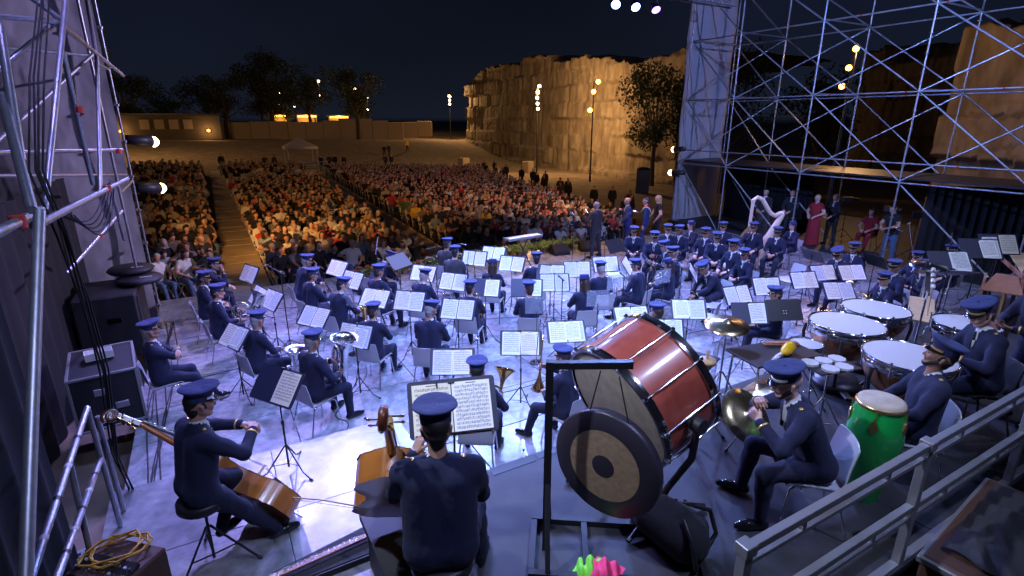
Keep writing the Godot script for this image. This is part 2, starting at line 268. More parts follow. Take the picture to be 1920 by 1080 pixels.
func build_band() -> void:
	var chair0: Node3D = null
	# x, depth, pose, look-at x, look-at depth, cap, instrument, what singles the player out
	var band := [
		[-0.3, 12.8, "chin", 8, 13, "peaked", "", "bandsman resting his chin on his hand beside the masking sheet"],
		[-0.37, 11.64, "beard", 6, 12, "peaked", "glasses", "bearded bandsman in glasses between the chin-resting and the euphonium players"],
		[-0.18, 10.41, "horn", 6, 11.5, "peaked", "euphonium", "bandsman with a silver euphonium on his lap behind the blue-topped score"],
		[-1.0, 8.87, "fold", 8, 10.5, "peaked", "", "bandsman with folded arms seated beside the flight case"],
		[0.28, 8.59, "lap_b", 7, 11.5, "peaked", "", "bandsman with a silver tuba standing beside his chair"],
		[0.89, 7.22, "horn", 8, 10.5, "peaked", "tuba", "bandsman holding a silver tuba beside the double bass player's music stand"],
		[1.46, 11.92, "chin", 8, 13, "peaked", "", "bandsman with his hand at his mouth beside the boom microphone"],
		[1.48, 10.81, "clar", 8, 13, "peaked", "clarinet", "bandsman holding an upright clarinet near the boom microphone"],
		[1.78, 9.72, "clar_b", 8, 13, "peaked", "sax", "bandsman in glasses with a brass saxophone behind a clear screen"],
		[3.04, 11.82, "bow", 8, 13, "peaked", "", "bandsman bent forward beside the red flowers"],
		[2.7, 10.26, "lap", 8, 13, "peaked", "", "bandsman seated behind the one bent forward by the flowers"],
		[3.39, 9.69, "clar_b", 8, 13, "peaked", "clarinet", "bandsman turned to his stand in the second row of clarinets"],
		[1.99, 8.16, "clar", 7, 13, "peaked", "clarinet", "bandsman with a clarinet seated next to the bottle on the floor"],
		[2.73, 7.53, "clar_b", 7, 13, "peaked", "clarinet", "bandsman with a clarinet seen from behind before the large score"],
		[4.89, 11.93, "lap", 8, 14, "peaked", "", "bandsman in a greyish jacket seated upright before the white flowers"],
		[4.64, 10.91, "lap_b", 8, 14, "peaked", "", "bandsman seated close behind the one in the greyish jacket"],
		[3.89, 8.49, "clar", 8, 13, "peaked", "sax", "bandsman with a small brass saxophone in the third row"],
		[5.06, 9.82, "woman", 8, 13, "brimmed", "", "bandswoman in a brimmed hat near the white flowers"],
		[6.02, 9.55, "lap", 8, 13, "peaked", "", "bandsman seated before the tan folded chair"],
		[4.82, 7.88, "lap_b", 8, 13, "peaked", "", "bandsman behind a clear acoustic screen in the flute row"],
		[5.94, 7.69, "woman", 8, 13, "brimmed", "flute", "bandswoman with long hair and brimmed hat holding a flute"],
		[6.8, 8.28, "lap", 8, 13, "peaked", "", "bandsman beside the bandswoman with the flute, seen from behind"],
		[2.47, 5.23, "horn", 7, 12, "peaked", "horn", "bandsman hidden behind the large open score, french horn at his side"],
		[3.73, 5.12, "tromb", 2.4, 9.0, "peaked", "trombone", "trombone player seated beside the bass drum"],
		[5.91, 5.74, "lap", 8, 13, "peaked", "", "bandsman half hidden between the bass drum and the music stands"],
		[10.14, 11.03, "lap_b", 5, 6, "peaked", "glasses", "bandsman in glasses facing the band beside the conductor's stand"],
		[9.96, 10.04, "clar", 5, 6, "peaked", "clarinet", "bandsman in sunglasses with a clarinet across from the conductor's stand"],
		[11.07, 10.68, "lap", 5, 6, "peaked", "", "bandsman looking across the band behind the clarinet player in sunglasses"],
		[11.25, 10.39, "beard", 4, 8, "peaked", "", "bearded bandsman looking sideways in the front woodwind row"],
		[12.19, 10.81, "woman", 6, 12, "brimmed", "", "bandswoman turned towards the speakers at the stage edge"],
		[11.58, 9.77, "lap", 5, 8, "peaked", "", "bandsman between the two front rows of woodwinds"],
		[12.9, 10.31, "lap", 6, 6, "peaked", "", "bandsman at the foot of the scaffold standard near the harp"],
		[11.33, 9.2, "lap_b", 5, 5, "peaked", "glasses", "bandsman in glasses with hands on his knees before the white chair"],
		[9.74, 9.26, "clar_b", 6, 11, "peaked", "clarinet", "clarinet player bent over his stand in the inner woodwind row"],
		[9.19, 8.58, "lap", 6, 11, "peaked", "", "bandsman in the inner woodwind row next to the bent clarinet player"],
		[8.47, 8.0, "woman", 6, 12, "brimmed", "clarinet", "bandswoman with long hair in the inner woodwind row"],
		[7.71, 8.12, "lap_b", 6, 12, "peaked", "", "bandsman behind the clear screen of the oboe row"],
		[9.44, 7.51, "bow", 3, 9, "peaked", "", "bandsman leaning forward with his forearms on his knees"],
		[10.91, 8.32, "lap", 4, 9, "peaked", "", "bandsman seated behind the one leaning on his knees"],
		[10.67, 7.77, "lap_b", 3, 9, "peaked", "", "bandsman with a white collar seated between two others by the empty chair"],
		[13.3, 9.6, "lap", 6, 6, "peaked", "", "bandsman seen through the strings of the harp"],
		[13.41, 8.9, "lap_b", 6, 7, "peaked", "glasses", "bandsman in dark glasses seated between harp and harpist"],
		[14.84, 9.4, "woman", 6, 11, "brimmed", "", "harpist in a brimmed hat seated at the harp"],
		[12.5, 6.65, "phone", 5, 7.5, "peaked", "", "bandsman reading with lowered head beside the black sideways music stand"],
		[13.27, 6.79, "beard", 4, 5, "peaked", "", "bearded bandsman turned to the percussion by the scaffold standard"],
		[12.24, 5.35, "lap_b", 5, 8, "peaked", "", "bandsman in profile behind the french horn player"],
		[13.79, 5.67, "lap", 5, 8, "peaked", "", "bandsman in profile beneath the crossed microphone booms"],
		[12.7, 5.05, "horn", 5, 8, "peaked", "", "bandsman looking down behind the rack of beaters"],
		[14.84, 5.45, "lap", 5, 8, "peaked", "", "bandsman behind the black music stand near the xylophone"],
		[11.21, 5.04, "horn", 4, 8, "peaked", "horn", "french horn player raising his instrument behind the kettledrums"],
		[8.55, 5.5, "lap", 4, 11, "peaked", "", "bandsman hidden behind the black music stand with four holes"],
	]
	for b in band:
		var where := at(b[0], b[1])
		var turn := face(where, at(b[3], b[4]))
		var mesh := seat_pose(b[2])
		var over := {}
		var roll := rng.randi_range(0, 5)
		if b[2] not in ["woman", "fold", "beard"]:
			over[SKIN] = [M.skin, M.skin_pale, M.skin_tan][roll % 3]
			over[HAIR] = [M.hair_black, M.hair_brown, M.hair_grey][roll / 2]
		if "greyish" in b[7]: over[COAT] = M.grey_suit
		var o := person(mesh, b[7], where, turn, "", b[5], over)
		if b[6] == "glasses" or "glasses" in b[7]: glasses(o, mesh)
		var cl := "grey plastic chair with tubular legs under the " + (b[7] as String).replace("bandsman", "player").replace("bandswoman", "woman player")
		cl = " ".join(cl.split(" ").slice(0, 16))
		if chair0 == null: chair0 = make_chair(cl, M.chair_grey, M.chrome, where, turn, "chairs of the band")
		else: copy(chair0, "chair", cl, where, turn, "chairs of the band")
		var xf := Transform3D(Basis(Vector3.UP, turn), where)
		match b[6]:
			"clarinet":
				make_clarinet("black clarinet held by the " + short(b[7]), xf * Transform3D(Basis(Vector3.RIGHT, 0.42), Vector3(0.015, 0.56, -0.55)))
			"sax":
				make_sax("brass saxophone held by the " + short(b[7]), xf * Transform3D(Basis(Vector3.RIGHT, 0.25), Vector3(0.1, 0.44, -0.42)))
			"euphonium":
				make_horn("euphonium", "silver euphonium with its bell turned outwards on a player's lap", "euphonium", xf * Transform3D(Basis(Vector3.UP, 0.9), Vector3(-0.02, 0.83, -0.42)), M.silver, 1.15)
			"horn":
				make_horn("french_horn", "brass french horn held by the " + short(b[7]), "french horn", xf * Transform3D(Basis(Vector3.UP, 0.4), Vector3(0.12, 0.8, -0.4)), M.brass, 1.0)
			"tuba":
				make_tuba("silver tuba on the lap of the player near the double bass stand", xf * Transform3D(Basis(Vector3.BACK, -0.12), Vector3(0.02, 0.5, -0.42)), M.silver)
			"trombone":
				make_trombone("brass trombone standing on its bell in its player's hand", xf * Transform3D(Basis(Vector3.UP, 0.6) * Basis(Vector3.RIGHT, 0.06), Vector3(0.1, 0.58, -0.56)))
			"flute":
				var fl := thing("flute", "silver flute held level by a bandswoman in a brimmed hat", "flute")
				fl.transform = xf * Transform3D(Basis(Vector3.UP, 0.2), Vector3(0, 0.77, -0.5))
				part("tube", MB.new().tube([Vector3(-0.33, 0, 0), Vector3(0.33, 0, 0)], 0.0095, 10).mesh(), M.silver, fl)
				var ks := MB.new()
				for i in 10: ks.lathe([Vector2(0, 0.008), Vector2(0.008, 0.007), Vector2(0.008, 0)], 8, Transform3D(Basis(), Vector3(-0.25 + i * 0.04, 0.008, 0)))
				part("keywork", ks.mesh(), M.silver, fl)
	make_chair("tan wooden chair standing empty before the ferns", M.pale_wood, M.dark_metal, at(6.45, 10.5), 0.3)
	make_tuba("silver tuba standing on the floor beside a seated player's chair", Transform3D(Basis(Vector3.UP, 0.6), at(0.75, 8.25, 0.0)), M.silver)
	# chairs left empty
	for q in [[8.3, 6.8, 0.5], [9.0, 7.15, 0.9], [8.75, 10.0, 1.4], [12.0, 9.3, 1.3], [7.0, 7.0, -0.2], [12.2, 7.6, 1.4]]:
		copy(chair0, "chair", "empty grey plastic chair with tubular legs among the seated players", at(q[0], q[1]), q[2], "empty chairs among the band")
	# music stands: x, depth, pages, look-at x, look-at depth, score, what singles it out
	var st := [
		[0.02, 8.65, "two", 7, 12, 0, "with a blue-topped score in front of the euphonium player"],
		[0.33, 5.57, "one", 5.5, 9, 1, "with a dark folder and white sheets before the double bass player"],
		[0.51, 12.3, "two", 4.5, 14, 2, "turned sideways beside the stage edge near the steps"],
		[0.53, 10.68, "two", 6, 12, 3, "beside the boom microphone in the tuba row"],
		[0.72, 10.14, "two", 6, 12, 0, "second in the pair beside the boom microphone"],
		[1.24, 8.96, "two", 7, 13, 1, "with a dark clip on its pages in front of the saxophone player"],
		[2.23, 11.77, "two", 7, 14, 2, "before the player with his hand at his mouth"],
		[2.32, 10.81, "two", 7, 13, 3, "before the upright clarinet player"],
		[2.39, 9.38, "two", 7, 13, 4, "in the second row before the saxophone player"],
		[1.64, 7.79, "two", 7, 12, 0, "in front of the tuba player's neighbour, tall and close to the bottle"],
		[3.61, 11.68, "none", 2.5, 13.5, 0, "seen from the side beside the red flowers"],
		[3.77, 10.55, "two", 8, 14, 1, "near the floor monitor by the red flowers"],
		[2.84, 8.75, "two", 7, 13, 2, "in front of the clarinet player near the bottle"],
		[4.07, 9.61, "two", 8, 13, 3, "before the second row of clarinets"],
		[3.42, 7.93, "two", 8, 13, 4, "in front of the clarinet player seen from behind"],
		[5.28, 11.14, "two", 8, 14, 4, "with very white pages before the player in the greyish jacket"],
		[5.79, 11.15, "two", 9, 14, 0, "next to the one with very white pages"],
		[5.76, 10.19, "two", 9, 13, 1, "before the bandswoman near the white flowers"],
		[4.39, 8.81, "one", 8, 13, 2, "with one sheet on a dark folder in the third row"],
		[5.07, 8.38, "one", 8, 13, 3, "with one sheet behind a clear screen"],
		[6.21, 9.27, "one", 9, 13, 4, "with one sheet before the player by the tan chair"],
		[5.79, 8.5, "two", 8, 13, 0, "before the bandswoman with the flute"],
		[6.78, 9.09, "two", 9, 13, 1, "before the player beside the flautist"],
		[7.55, 9.07, "two", 9, 13, 2, "nearest the conductor's stand in the flute row"],
		[3.7, 6.27, "two", 7, 12, 4, "with bright pages behind the standing trombone"],
		[4.55, 6.32, "two", 7, 12, 0, "with an orange clip beside the bass drum"],
		[2.58, 6.22, "two", 5.5, 12, 1, "with bright pages behind the largest score"],
		[1.36, 3.3, "wide", 3.0, 8.5, 2, "with the largest open score in front of the standing double bass"],
		[5.84, 5.53, "two", 9, 11, 3, "with wooden clips just behind the bass drum"],
		[5.86, 6.29, "two", 8, 12, 4, "half hidden behind the stand with wooden clips"],
		[7.04, 6.14, "two", 10, 11, 0, "with tilted pages behind the suspended cymbal"],
		[8.47, 6.27, "two", 9.5, 12, 1, "small and low beyond the wide navy folder"],
		[7.61, 5.35, "one", 10, 10, 2, "with a wide navy folder and one sheet behind the percussion table"],
		[9.28, 6.24, "two", 11, 11, 3, "before the row of empty chairs"],
		[10.34, 6.15, "two", 12, 11, 4, "on spindly legs between the empty chair and the horns"],
		[10.24, 5.38, "two", 12.5, 10, 0, "with a large pale score beside the french horn player"],
		[11.36, 6.36, "two", 13, 11, 1, "before the reading player"],
		[11.8, 6.01, "two", 13.5, 10, 2, "low beside the empty chair near the horns"],
		[9.75, 3.58, "one", 12, 7, 3, "beside the xylophone, its white sheet clipped to a black desk"],
		[11.0, 3.68, "one", 13.5, 7, 0, "over the far end of the xylophone, first of two"],
		[11.75, 3.7, "one", 14, 7, 1, "over the far end of the marimba, second of two"],
		[7.9, 8.75, "two", 5, 12, 2, "in the inner woodwind row beside the black microphone"],
		[8.89, 7.75, "two", 6, 11, 3, "with its pages turned to the leaning player"],
	]
	for s in st:
		var where := at(s[0], s[1])
		if s[0] > 9.7 and s[1] < 3.8: where.y = 1.052
		elif s[2] == "wide": where.y = 1.052
		elif s[1] < 5.6 and s[0] < 1.7: where.y = 0.5
		make_stand("music stand " + s[6], where, face(where, at(s[3], s[4])), s[2], "music stands of the band", rng.randf_range(30.0, 44.0), 1.1 if s[2] == "wide" else rng.randf_range(1.03, 1.12), s[5])
	for s in [[8.28, 5.18, 10.5, 10.0, "black music stand with four holes in its desk behind the percussion table"], [8.96, 10.41, 8.4, 13.5, "low black music stand of the conductor"], [13.34, 9.8, 16, 8, "black music stand at the harp"], [12.41, 7.29, 6, 9, "empty black music stand seen edge-on beside the reading player"], [13.18, 6.27, 6, 9, "empty black music stand seen edge-on at the scaffold standard"]]:
		var where := at(s[0], s[1])
		var o := make_stand(s[4], where, face(where, at(s[2], s[3])), "none", "", 34.0, 1.1)
		if "four holes" in s[4]:
			for i in 4: part("hole", MB.new().disc(Vector3(-0.02 + (i % 2) * 0.045, -0.06 + (i / 2) * 0.045, 0.0055), Vector3(0, 0, 1), 0.009, 10).mesh(), M.score4, o.get_node("desk"))
	# microphones
	for m in [[0.95, 10.4, 0.6, 1.5, 0.35, 0.1, "silver", "boom microphone between the tuba row and the upright clarinet"], [-0.05, 12.0, 1.0, 1.15, 0.3, 0.25, "silver", "boom microphone standing beside the masking sheet"], [3.0, 11.3, -0.4, 1.5, 0.4, 0.2, "silver", "white boom microphone beside the red flowers"], [4.6, 11.9, -1.6, 1.25, 0.7, 0.02, "silver", "boom microphone with a long level arm before the white flowers"], [9.05, 12.4, 0.5, 1.62, 0.0, 0.0, "silver", "upright microphone on a thin stand near the keyboard"], [9.75, 12.7, 0.2, 1.6, 0.0, 0.0, "silver", "upright microphone on a thin stand beside the man with his back turned"], [9.6, 11.6, -2.2, 1.3, 0.75, 0.5, "silver", "boom microphone slanting up before the speakers"], [5.35, 7.6, 0.2, 1.45, 0.0, 0.0, "black_plastic", "black microphone on a straight stand in the flute row"], [6.45, 7.2, 0.1, 1.45, 0.0, 0.0, "black_plastic", "black microphone on a straight stand behind the flautist's chair"], [8.1, 7.35, 0.3, 1.35, 0.0, 0.0, "black_plastic", "black microphone on a straight stand between the empty chairs"], [7.6, 7.75, 0.3, 1.4, 0.0, 0.0, "black_plastic", "black microphone on a straight stand behind the oboe row"], [4.2, 9.2, 2.6, 1.5, 0.9, -0.5, "black_plastic", "boom microphone slanting down over the third row"], [13.3, 4.95, 1.9, 1.75, 0.9, 0.35, "silver", "boom microphone crossing another above the beaters"], [11.2, 4.6, -0.9, 1.5, 1.0, 0.75, "silver", "boom microphone slanting up from the beater rack"], [13.9, 6.2, 0.4, 1.75, 0.0, 0.0, "silver", "small upright microphone by the scaffold standard"]]:
		make_mic(m[7], at(m[0], m[1]), m[2], m[3], m[4], m[5], M[m[6]])
	# clear acoustic screens behind some heads
	var glass := mat("acrylic", Color(0.9, 0.95, 1.0, 0.12), 0.05)
	glass.transparency = BaseMaterial3D.TRANSPARENCY_ALPHA
	for q in [[4.72, 7.45, 0.55], [5.9, 7.25, 0.5], [6.85, 7.85, 0.5], [7.95, 7.7, 0.7], [1.95, 9.45, -0.9]]:
		var o := thing("acoustic_screen", "small clear acrylic screen on a thin stand behind a player's head", "screen", at(q[0], q[1]), face(at(q[0], q[1]), at(8, 13)), "clear acoustic screens")
		part("pane", MB.new().bx(Vector3(0, 1.1, 0), Vector3(0.42, 0.3, 0.005)).mesh(), glass, o)
		part("shaft", MB.new().tube([Vector3(0, 0.02, 0.02), Vector3(0, 1.0, 0.02)], 0.008, 6).mesh(), M.stand_black, o)
		part("base", MB.new().lathe([Vector2(0, 0.022), Vector2(0.11, 0.018), Vector2(0.12, 0.0)], 16).mesh(), M.stand_black, o)
	var bottle := mat("bottle_plastic", Color(0.85, 0.95, 1.0, 0.25), 0.08)
	bottle.transparency = BaseMaterial3D.TRANSPARENCY_ALPHA
	for q in [[2.35, 8.0, "clarinet player seen from behind"], [1.45, 6.75, "tuba player"], [3.0, 5.0, "chair behind the large score"], [8.9, 6.95, "row of empty chairs"]]:
		var o := thing("water_bottle", "clear plastic water bottle on the floor near the " + q[2], "bottle", at(q[0], q[1]))
		part("bottle", MB.new().lathe([Vector2(0, 0.002), Vector2(0.03, 0.0), Vector2(0.032, 0.01), Vector2(0.031, 0.13), Vector2(0.014, 0.185), Vector2(0.013, 0.2)], 14).mesh(), bottle, o)
		part("cap", MB.new().tube([Vector3(0, 0.198, 0), Vector3(0, 0.218, 0)], 0.015, 10).mesh(), M.blue_suit, o)
	# harp
	var h := thing("harp", "large pale wooden concert harp with a curved neck", "harp", at(14.0, 9.75), face(at(14.0, 9.75), at(9.6, 12.2)))
	h.scale = Vector3.ONE * 1.12
	part("column", MB.new().tube([Vector3(0, 0.12, -0.42), Vector3(0, 1.68, -0.4), Vector3(0, 1.8, -0.4)], [0.045, 0.04, 0.06], 14).mesh(), M.harp_wood, h)
	part("neck", MB.new().tube([Vector3(0, 1.78, -0.4), Vector3(0, 1.86, -0.3), Vector3(0, 1.8, -0.16), Vector3(0, 1.6, -0.02), Vector3(0, 1.44, 0.1), Vector3(0, 1.38, 0.22), Vector3(0, 1.44, 0.34), Vector3(0, 1.46, 0.42)], [0.045, 0.05, 0.055, 0.055, 0.055, 0.055, 0.06, 0.05], 12).mesh(), M.harp_wood, h)
	part("soundbox", MB.new().tube([Vector3(0, 1.44, 0.42), Vector3(0, 0.75, 0.1), Vector3(0, 0.12, -0.2)], [0.06, 0.11, 0.17], 12).mesh(), M.harp_wood, h)
	part("base", MB.new().bx(Vector3(0, 0.07, -0.27), Vector3(0.34, 0.13, 0.48), 0.03).mesh(), M.harp_wood, h)
	for i in 30:
		var t := i / 29.0
		var z := lerpf(-0.34, 0.36, t)
		var top := 1.8 - 0.42 * smoothstep(0.1, 0.75, t) + 0.04 * smoothstep(0.8, 1.0, t)
		part("string", MB.new().tube([Vector3(0, top, z), Vector3(0, lerpf(0.3, 1.38, t), lerpf(-0.16, 0.38, t))], 0.0016, 4, false).mesh(), M.silver, h)

func short(s: String) -> String:
	return " ".join(s.split(" ").slice(0, 9))
# ---------------------------------------------------------------- percussion and the rear of the stage
func hero_look(skin: String, hair: String, extra := {}) -> Dictionary:
	return look(skin, hair, extra)

func build_percussion() -> void:
	var F := 1.052
	# bass drum
	var c := at(2.86, 2.9, 2.08)
	var ax := Vector3(1.0, 0.0, 0.0)
	var o := thing("bass_drum", "concert bass drum with a red wooden shell and calfskin heads", "bass drum", Vector3(c.x, F, c.z))
	var y := Vector3(0.93, 0.35, 0.0).normalized()
	var x := y.cross(Vector3.UP).normalized()
	var xf := Transform3D(Basis(x, y, x.cross(y)), Vector3(0, c.y - F, 0))
	var R := 0.54
	part("shell", MB.new().lathe([Vector2(R, -0.27), Vector2(R, 0.27)], 64, xf).mesh(), M.drum_shell, o)
	for s: float in [-1.0, 1.0]:
		part("drumhead", MB.new().lathe([Vector2(0, s * 0.278), Vector2(R * 0.97, s * 0.278), Vector2(R * 1.0, s * 0.27)], 56, xf).mesh(), M.calf_skin, o)
		part("hoop", MB.new().lathe([Vector2(R * 0.985, s * 0.292), Vector2(R * 1.03, s * 0.292), Vector2(R * 1.035, s * 0.25), Vector2(R * 1.0, s * 0.248)], 64, xf, true).mesh(), M.black_gloss, o)
		part("counter_hoop", MB.new().lathe([Vector2(R * 1.005, s * 0.25), Vector2(R * 1.03, s * 0.248), Vector2(R * 1.03, s * 0.225), Vector2(R * 1.003, s * 0.223)], 64, xf, true).mesh(), M.chrome, o)
	for i in 12:
		var a := TAU * i / 12.0 + 0.15
		var p := Vector3(cos(a) * (R + 0.035), 0, sin(a) * (R + 0.035))
		var rod := part("tension_rod", MB.new().tube([xf * (p + Vector3(0, -0.27, 0)), xf * (p + Vector3(0, 0.27, 0))], 0.006, 6).mesh(), M.chrome, o)
		part("lug", MB.new().tube([xf * (p + Vector3(0, -0.09, 0)), xf * (p + Vector3(0, 0.05, 0))], 0.014, 8).mesh(), M.chrome, rod)
		for s: float in [-1.0, 1.0]:
			part("claw", MB.new().box(xf * Transform3D(Basis(Vector3.UP, -a), Vector3(cos(a) * (R + 0.02), s * 0.28, sin(a) * (R + 0.02))), Vector3(0.05, 0.03, 0.03), 0.006).mesh(), M.chrome, rod)
	var side := Vector3(-ax.z, 0, ax.x).normalized()
	for s: float in [-1.0, 1.0]:
		var hub := Vector3(0, c.y - F, 0) + side * s * (R + 0.06)
		part("swivel", MB.new().tube([hub - side * s * 0.05, hub + side * s * 0.05], 0.06, 14).mesh(), M.black_plastic, o)
		part("stand_arm", MB.new().tube([hub, hub + Vector3(0, -0.3, 0) - side * s * 0.02, hub + Vector3(0, -0.7, 0) - side * s * 0.22, Vector3(0, 0.12, 0) + side * s * 0.3], 0.028, 10).mesh(), M.dark_metal, o)
		for e: float in [-1.0, 1.0]:
			part("foot", MB.new().tube([Vector3(0, 0.14, 0) + side * s * 0.3, Vector3(0, 0.02, 0) + side * s * 0.42 + ax * e * 0.42], 0.02, 8).mesh(), M.dark_metal, o)
	part("stand_bar", MB.new().tube([Vector3(0, 0.12, 0) - side * 0.3, Vector3(0, 0.12, 0) + side * 0.3], 0.025, 8).mesh(), M.dark_metal, o)
	# gong and its frame
	var g := thing("gong_stand", "black square-tube gong stand on a floor base", "gong stand", at(1.86, 2.76, F), 0.0)
	var gd := Vector3(0.9, 0, 0.62).normalized()     # along the frame
	var gn := Vector3(gd.z, 0, -gd.x)
	part("post", MB.new().beam(Vector3(0, 0, 0), Vector3(0, 1.58, 0), 0.055, 0.055, gd).mesh(), M.stand_black, g)
	part("arm", MB.new().beam(Vector3(0, 1.55, 0) - gn * 0.0, Vector3(0, 1.57, 0) + gd * 0.56 + gn * 0.02, 0.05, 0.05).mesh(), M.stand_black, g)
	for s: float in [-1.0, 1.0]:
		part("base_bar", MB.new().beam(gn * s * 0.28 - gd * 0.12 + Vector3(0, 0.026, 0), gn * s * 0.28 + gd * 1.2 + Vector3(0, 0.026, 0), 0.05, 0.05).mesh(), M.stand_black, g)
		part("brace", MB.new().beam(Vector3(0, 0.62, 0), gn * s * 0.28 + Vector3(0, 0.05, 0) + gd * 0.02, 0.035, 0.035).mesh(), M.stand_black, g)
	for t: float in [-0.1, 0.3, 1.15]:
		part("cross_bar", MB.new().beam(gn * 0.25 + gd * t + Vector3(0, 0.027, 0), -gn * 0.25 + gd * t + Vector3(0, 0.027, 0), 0.045, 0.045).mesh(), M.stand_black, g)
	part("strip", MB.new().beam(gd * 0.1 - gn * 0.7 + Vector3(0, 0.012, 0), gd * 1.6 - gn * 0.2 + Vector3(0, 0.012, 0), 0.05, 0.02).mesh(), M.aluminium, g)
	var gc := at(2.17, 2.5, F + 0.8)
	var go := thing("gong", "large bronze gong with a dark rim and dark centre boss", "gong", gc)
	var f2 := Vector3(-0.9, 0.0, 0.38).normalized()
	var gx := f2.cross(Vector3.UP).normalized()
	var gxf := Transform3D(Basis(gx, f2, gx.cross(f2)), Vector3.ZERO)
	part("rim", MB.new().lathe([Vector2(0.26, 0.012), Vector2(0.4, 0.004), Vector2(0.415, -0.01), Vector2(0.41, -0.075), Vector2(0.4, -0.078), Vector2(0.395, -0.01), Vector2(0.0, -0.004)], 56, gxf).mesh(), M.gong_dark, go)
	part("bronze_face", MB.new().lathe([Vector2(0.08, 0.021), Vector2(0.17, 0.018), Vector2(0.275, 0.0125)], 48, gxf).mesh(), M.gong_bronze, go)
	part("boss", MB.new().lathe([Vector2(0, 0.026), Vector2(0.06, 0.0255), Vector2(0.092, 0.02)], 32, gxf).mesh(), M.gong_dark, go)
	for s: float in [-1.0, 1.0]:
		part("cord", MB.new().tube([gxf * Vector3(s * 0.16, -0.03, 0.0) + Vector3(0, 0.33, 0), Vector3(0, 0.72, 0) + gx * s * 0.07], 0.005, 5).mesh(), M.cable, go)
	# kettledrums
	make_timpani("copper kettledrum behind the snare drum", at(6.4, 3.2, F), 0.4)
	make_timpani("copper kettledrum furthest from the conga, next to the horns", at(7.24, 3.32, F), 0.38)
	make_timpani("largest copper kettledrum beside the green conga", at(6.02, 2.36, F), 0.41)
	make_timpani("copper kettledrum in front of the standing bearded player", at(7.62, 2.5, F), 0.33)
	# conga
	var cg := thing("conga", "tall bright green conga drum with brass fittings", "conga", at(4.62, 1.92, F))
	cg.scale = Vector3.ONE * 1.2
	part("shell", MB.new().lathe([Vector2(0.11, 0.0), Vector2(0.125, 0.1), Vector2(0.165, 0.32), Vector2(0.178, 0.5), Vector2(0.165, 0.66), Vector2(0.145, 0.74)], 40).mesh(), M.conga_green, cg)
	part("drumhead", MB.new().lathe([Vector2(0, 0.785), Vector2(0.12, 0.784), Vector2(0.142, 0.776), Vector2(0.15, 0.75)], 36).mesh(), M.calf_skin, cg)
	part("hoop", MB.new().lathe([Vector2(0.15, 0.735), Vector2(0.157, 0.742), Vector2(0.157, 0.755), Vector2(0.15, 0.762)], 36).mesh(), M.gold, cg)
	for i in 5:
		var a := TAU * i / 5.0 + 0.3
		var d := Vector3(cos(a), 0, sin(a))
		part("lug", slab(MB.new(), [Vector2(0, -0.05), Vector2(0.028, 0), Vector2(0.016, 0.04), Vector2(0, 0.055), Vector2(-0.016, 0.04), Vector2(-0.028, 0)], 0.016, Transform3D(Basis(d.cross(Vector3.UP), Vector3.UP, -d), d * 0.168 + Vector3(0, 0.63, 0))).tube([d * 0.172 + Vector3(0, 0.66, 0), d * 0.166 + Vector3(0, 0.75, 0)], 0.005, 6).mesh(), M.gold, cg)
	# suspended and crash cymbals
	for q in [[4.78, 3.62, 0.98, 0.24, 0.12, 0.1, "suspended brass cymbal on a stand behind the bass drum"], [4.42, 2.86, 0.62, 0.29, -0.5, 0.35, "large hammered cymbal tilted beside the seated percussionist"], [9.4, 3.4, 0.98, 0.32, -0.3, -0.2, "large pale cymbal tilted above the beater rack"], [9.15, 3.62, 1.08, 0.24, 0.1, 0.1, "smaller pale cymbal behind the large tilted one"]]:
		var cy := thing("cymbal", q[6], "cymbal", at(q[0], q[1], F))
		make_tripod(cy, q[2])
		part("plate", cymbal_mesh(q[3]), M.cymbal_brass if q[0] < 8 else M.silver, cy, Transform3D(Basis.from_euler(Vector3(q[4], 0, q[5])), Vector3(0, q[2], 0)))
	var hc := thing("cymbal", "dark crash cymbal resting against the seated percussionist's knees", "cymbal", at(4.0, 2.7, F + 0.55))
	part("plate", cymbal_mesh(0.27), M.cymbal_brass, hc, Transform3D(Basis.from_euler(Vector3(0.75, 0.4, 0.25)), Vector3.ZERO))
	part("strap", MB.new().tube([Vector3(0, 0.06, 0), Vector3(0.05, 0.12, 0.03), Vector3(0.0, 0.07, 0.02)], 0.008, 5).mesh(), M.leather_brown, hc)
	# snare drum
	var sn := thing("snare_drum", "silver snare drum with a white head on a stand", "snare drum", at(5.62, 3.2, F))
	make_tripod(sn, 0.55, 0.3)
	part("shell", MB.new().lathe([Vector2(0.178, 0.58), Vector2(0.178, 0.73)], 36).mesh(), M.silver, sn)
	part("drumhead", MB.new().lathe([Vector2(0, 0.738), Vector2(0.17, 0.738), Vector2(0.178, 0.732)], 36).mesh(), M.drum_skin, sn)
	for h: float in [0.585, 0.74]: part("hoop", MB.new().lathe([Vector2(0.178, h - 0.012), Vector2(0.188, h - 0.01), Vector2(0.188, h + 0.01), Vector2(0.178, h + 0.012)], 36).mesh(), M.chrome, sn)
	lugs(sn, 0.17, 0.585, 0.74, 8, M.chrome, 0.004)
	# table of small percussion
	var tb := thing("percussion_table", "black trap table for small percussion behind the seated percussionist", "table", at(4.95, 3.14, F), face(at(4.95, 3.14), at(6.5, 12.0)))
	part("top", MB.new().bx(Vector3(0, 0.8, 0), Vector3(0.85, 0.025, 0.48), 0.006).mesh(), M.black_plastic, tb)
	for s: float in [-1.0, 1.0]:
		for s2: float in [-1.0, 1.0]:
			part("leg", MB.new().tube([Vector3(s * 0.36, 0.79, s2 * 0.18), Vector3(s * 0.38, 0.0, s2 * 0.22)], 0.013, 6).mesh(), M.chrome, tb)
	var tx := tb.transform
	var ma := thing("maraca", "bright yellow gourd maraca lying on the trap table", "maraca")
	ma.transform = tx * Transform3D(Basis(Vector3.UP, 0.5), Vector3(0.08, 0.873, 0.1))
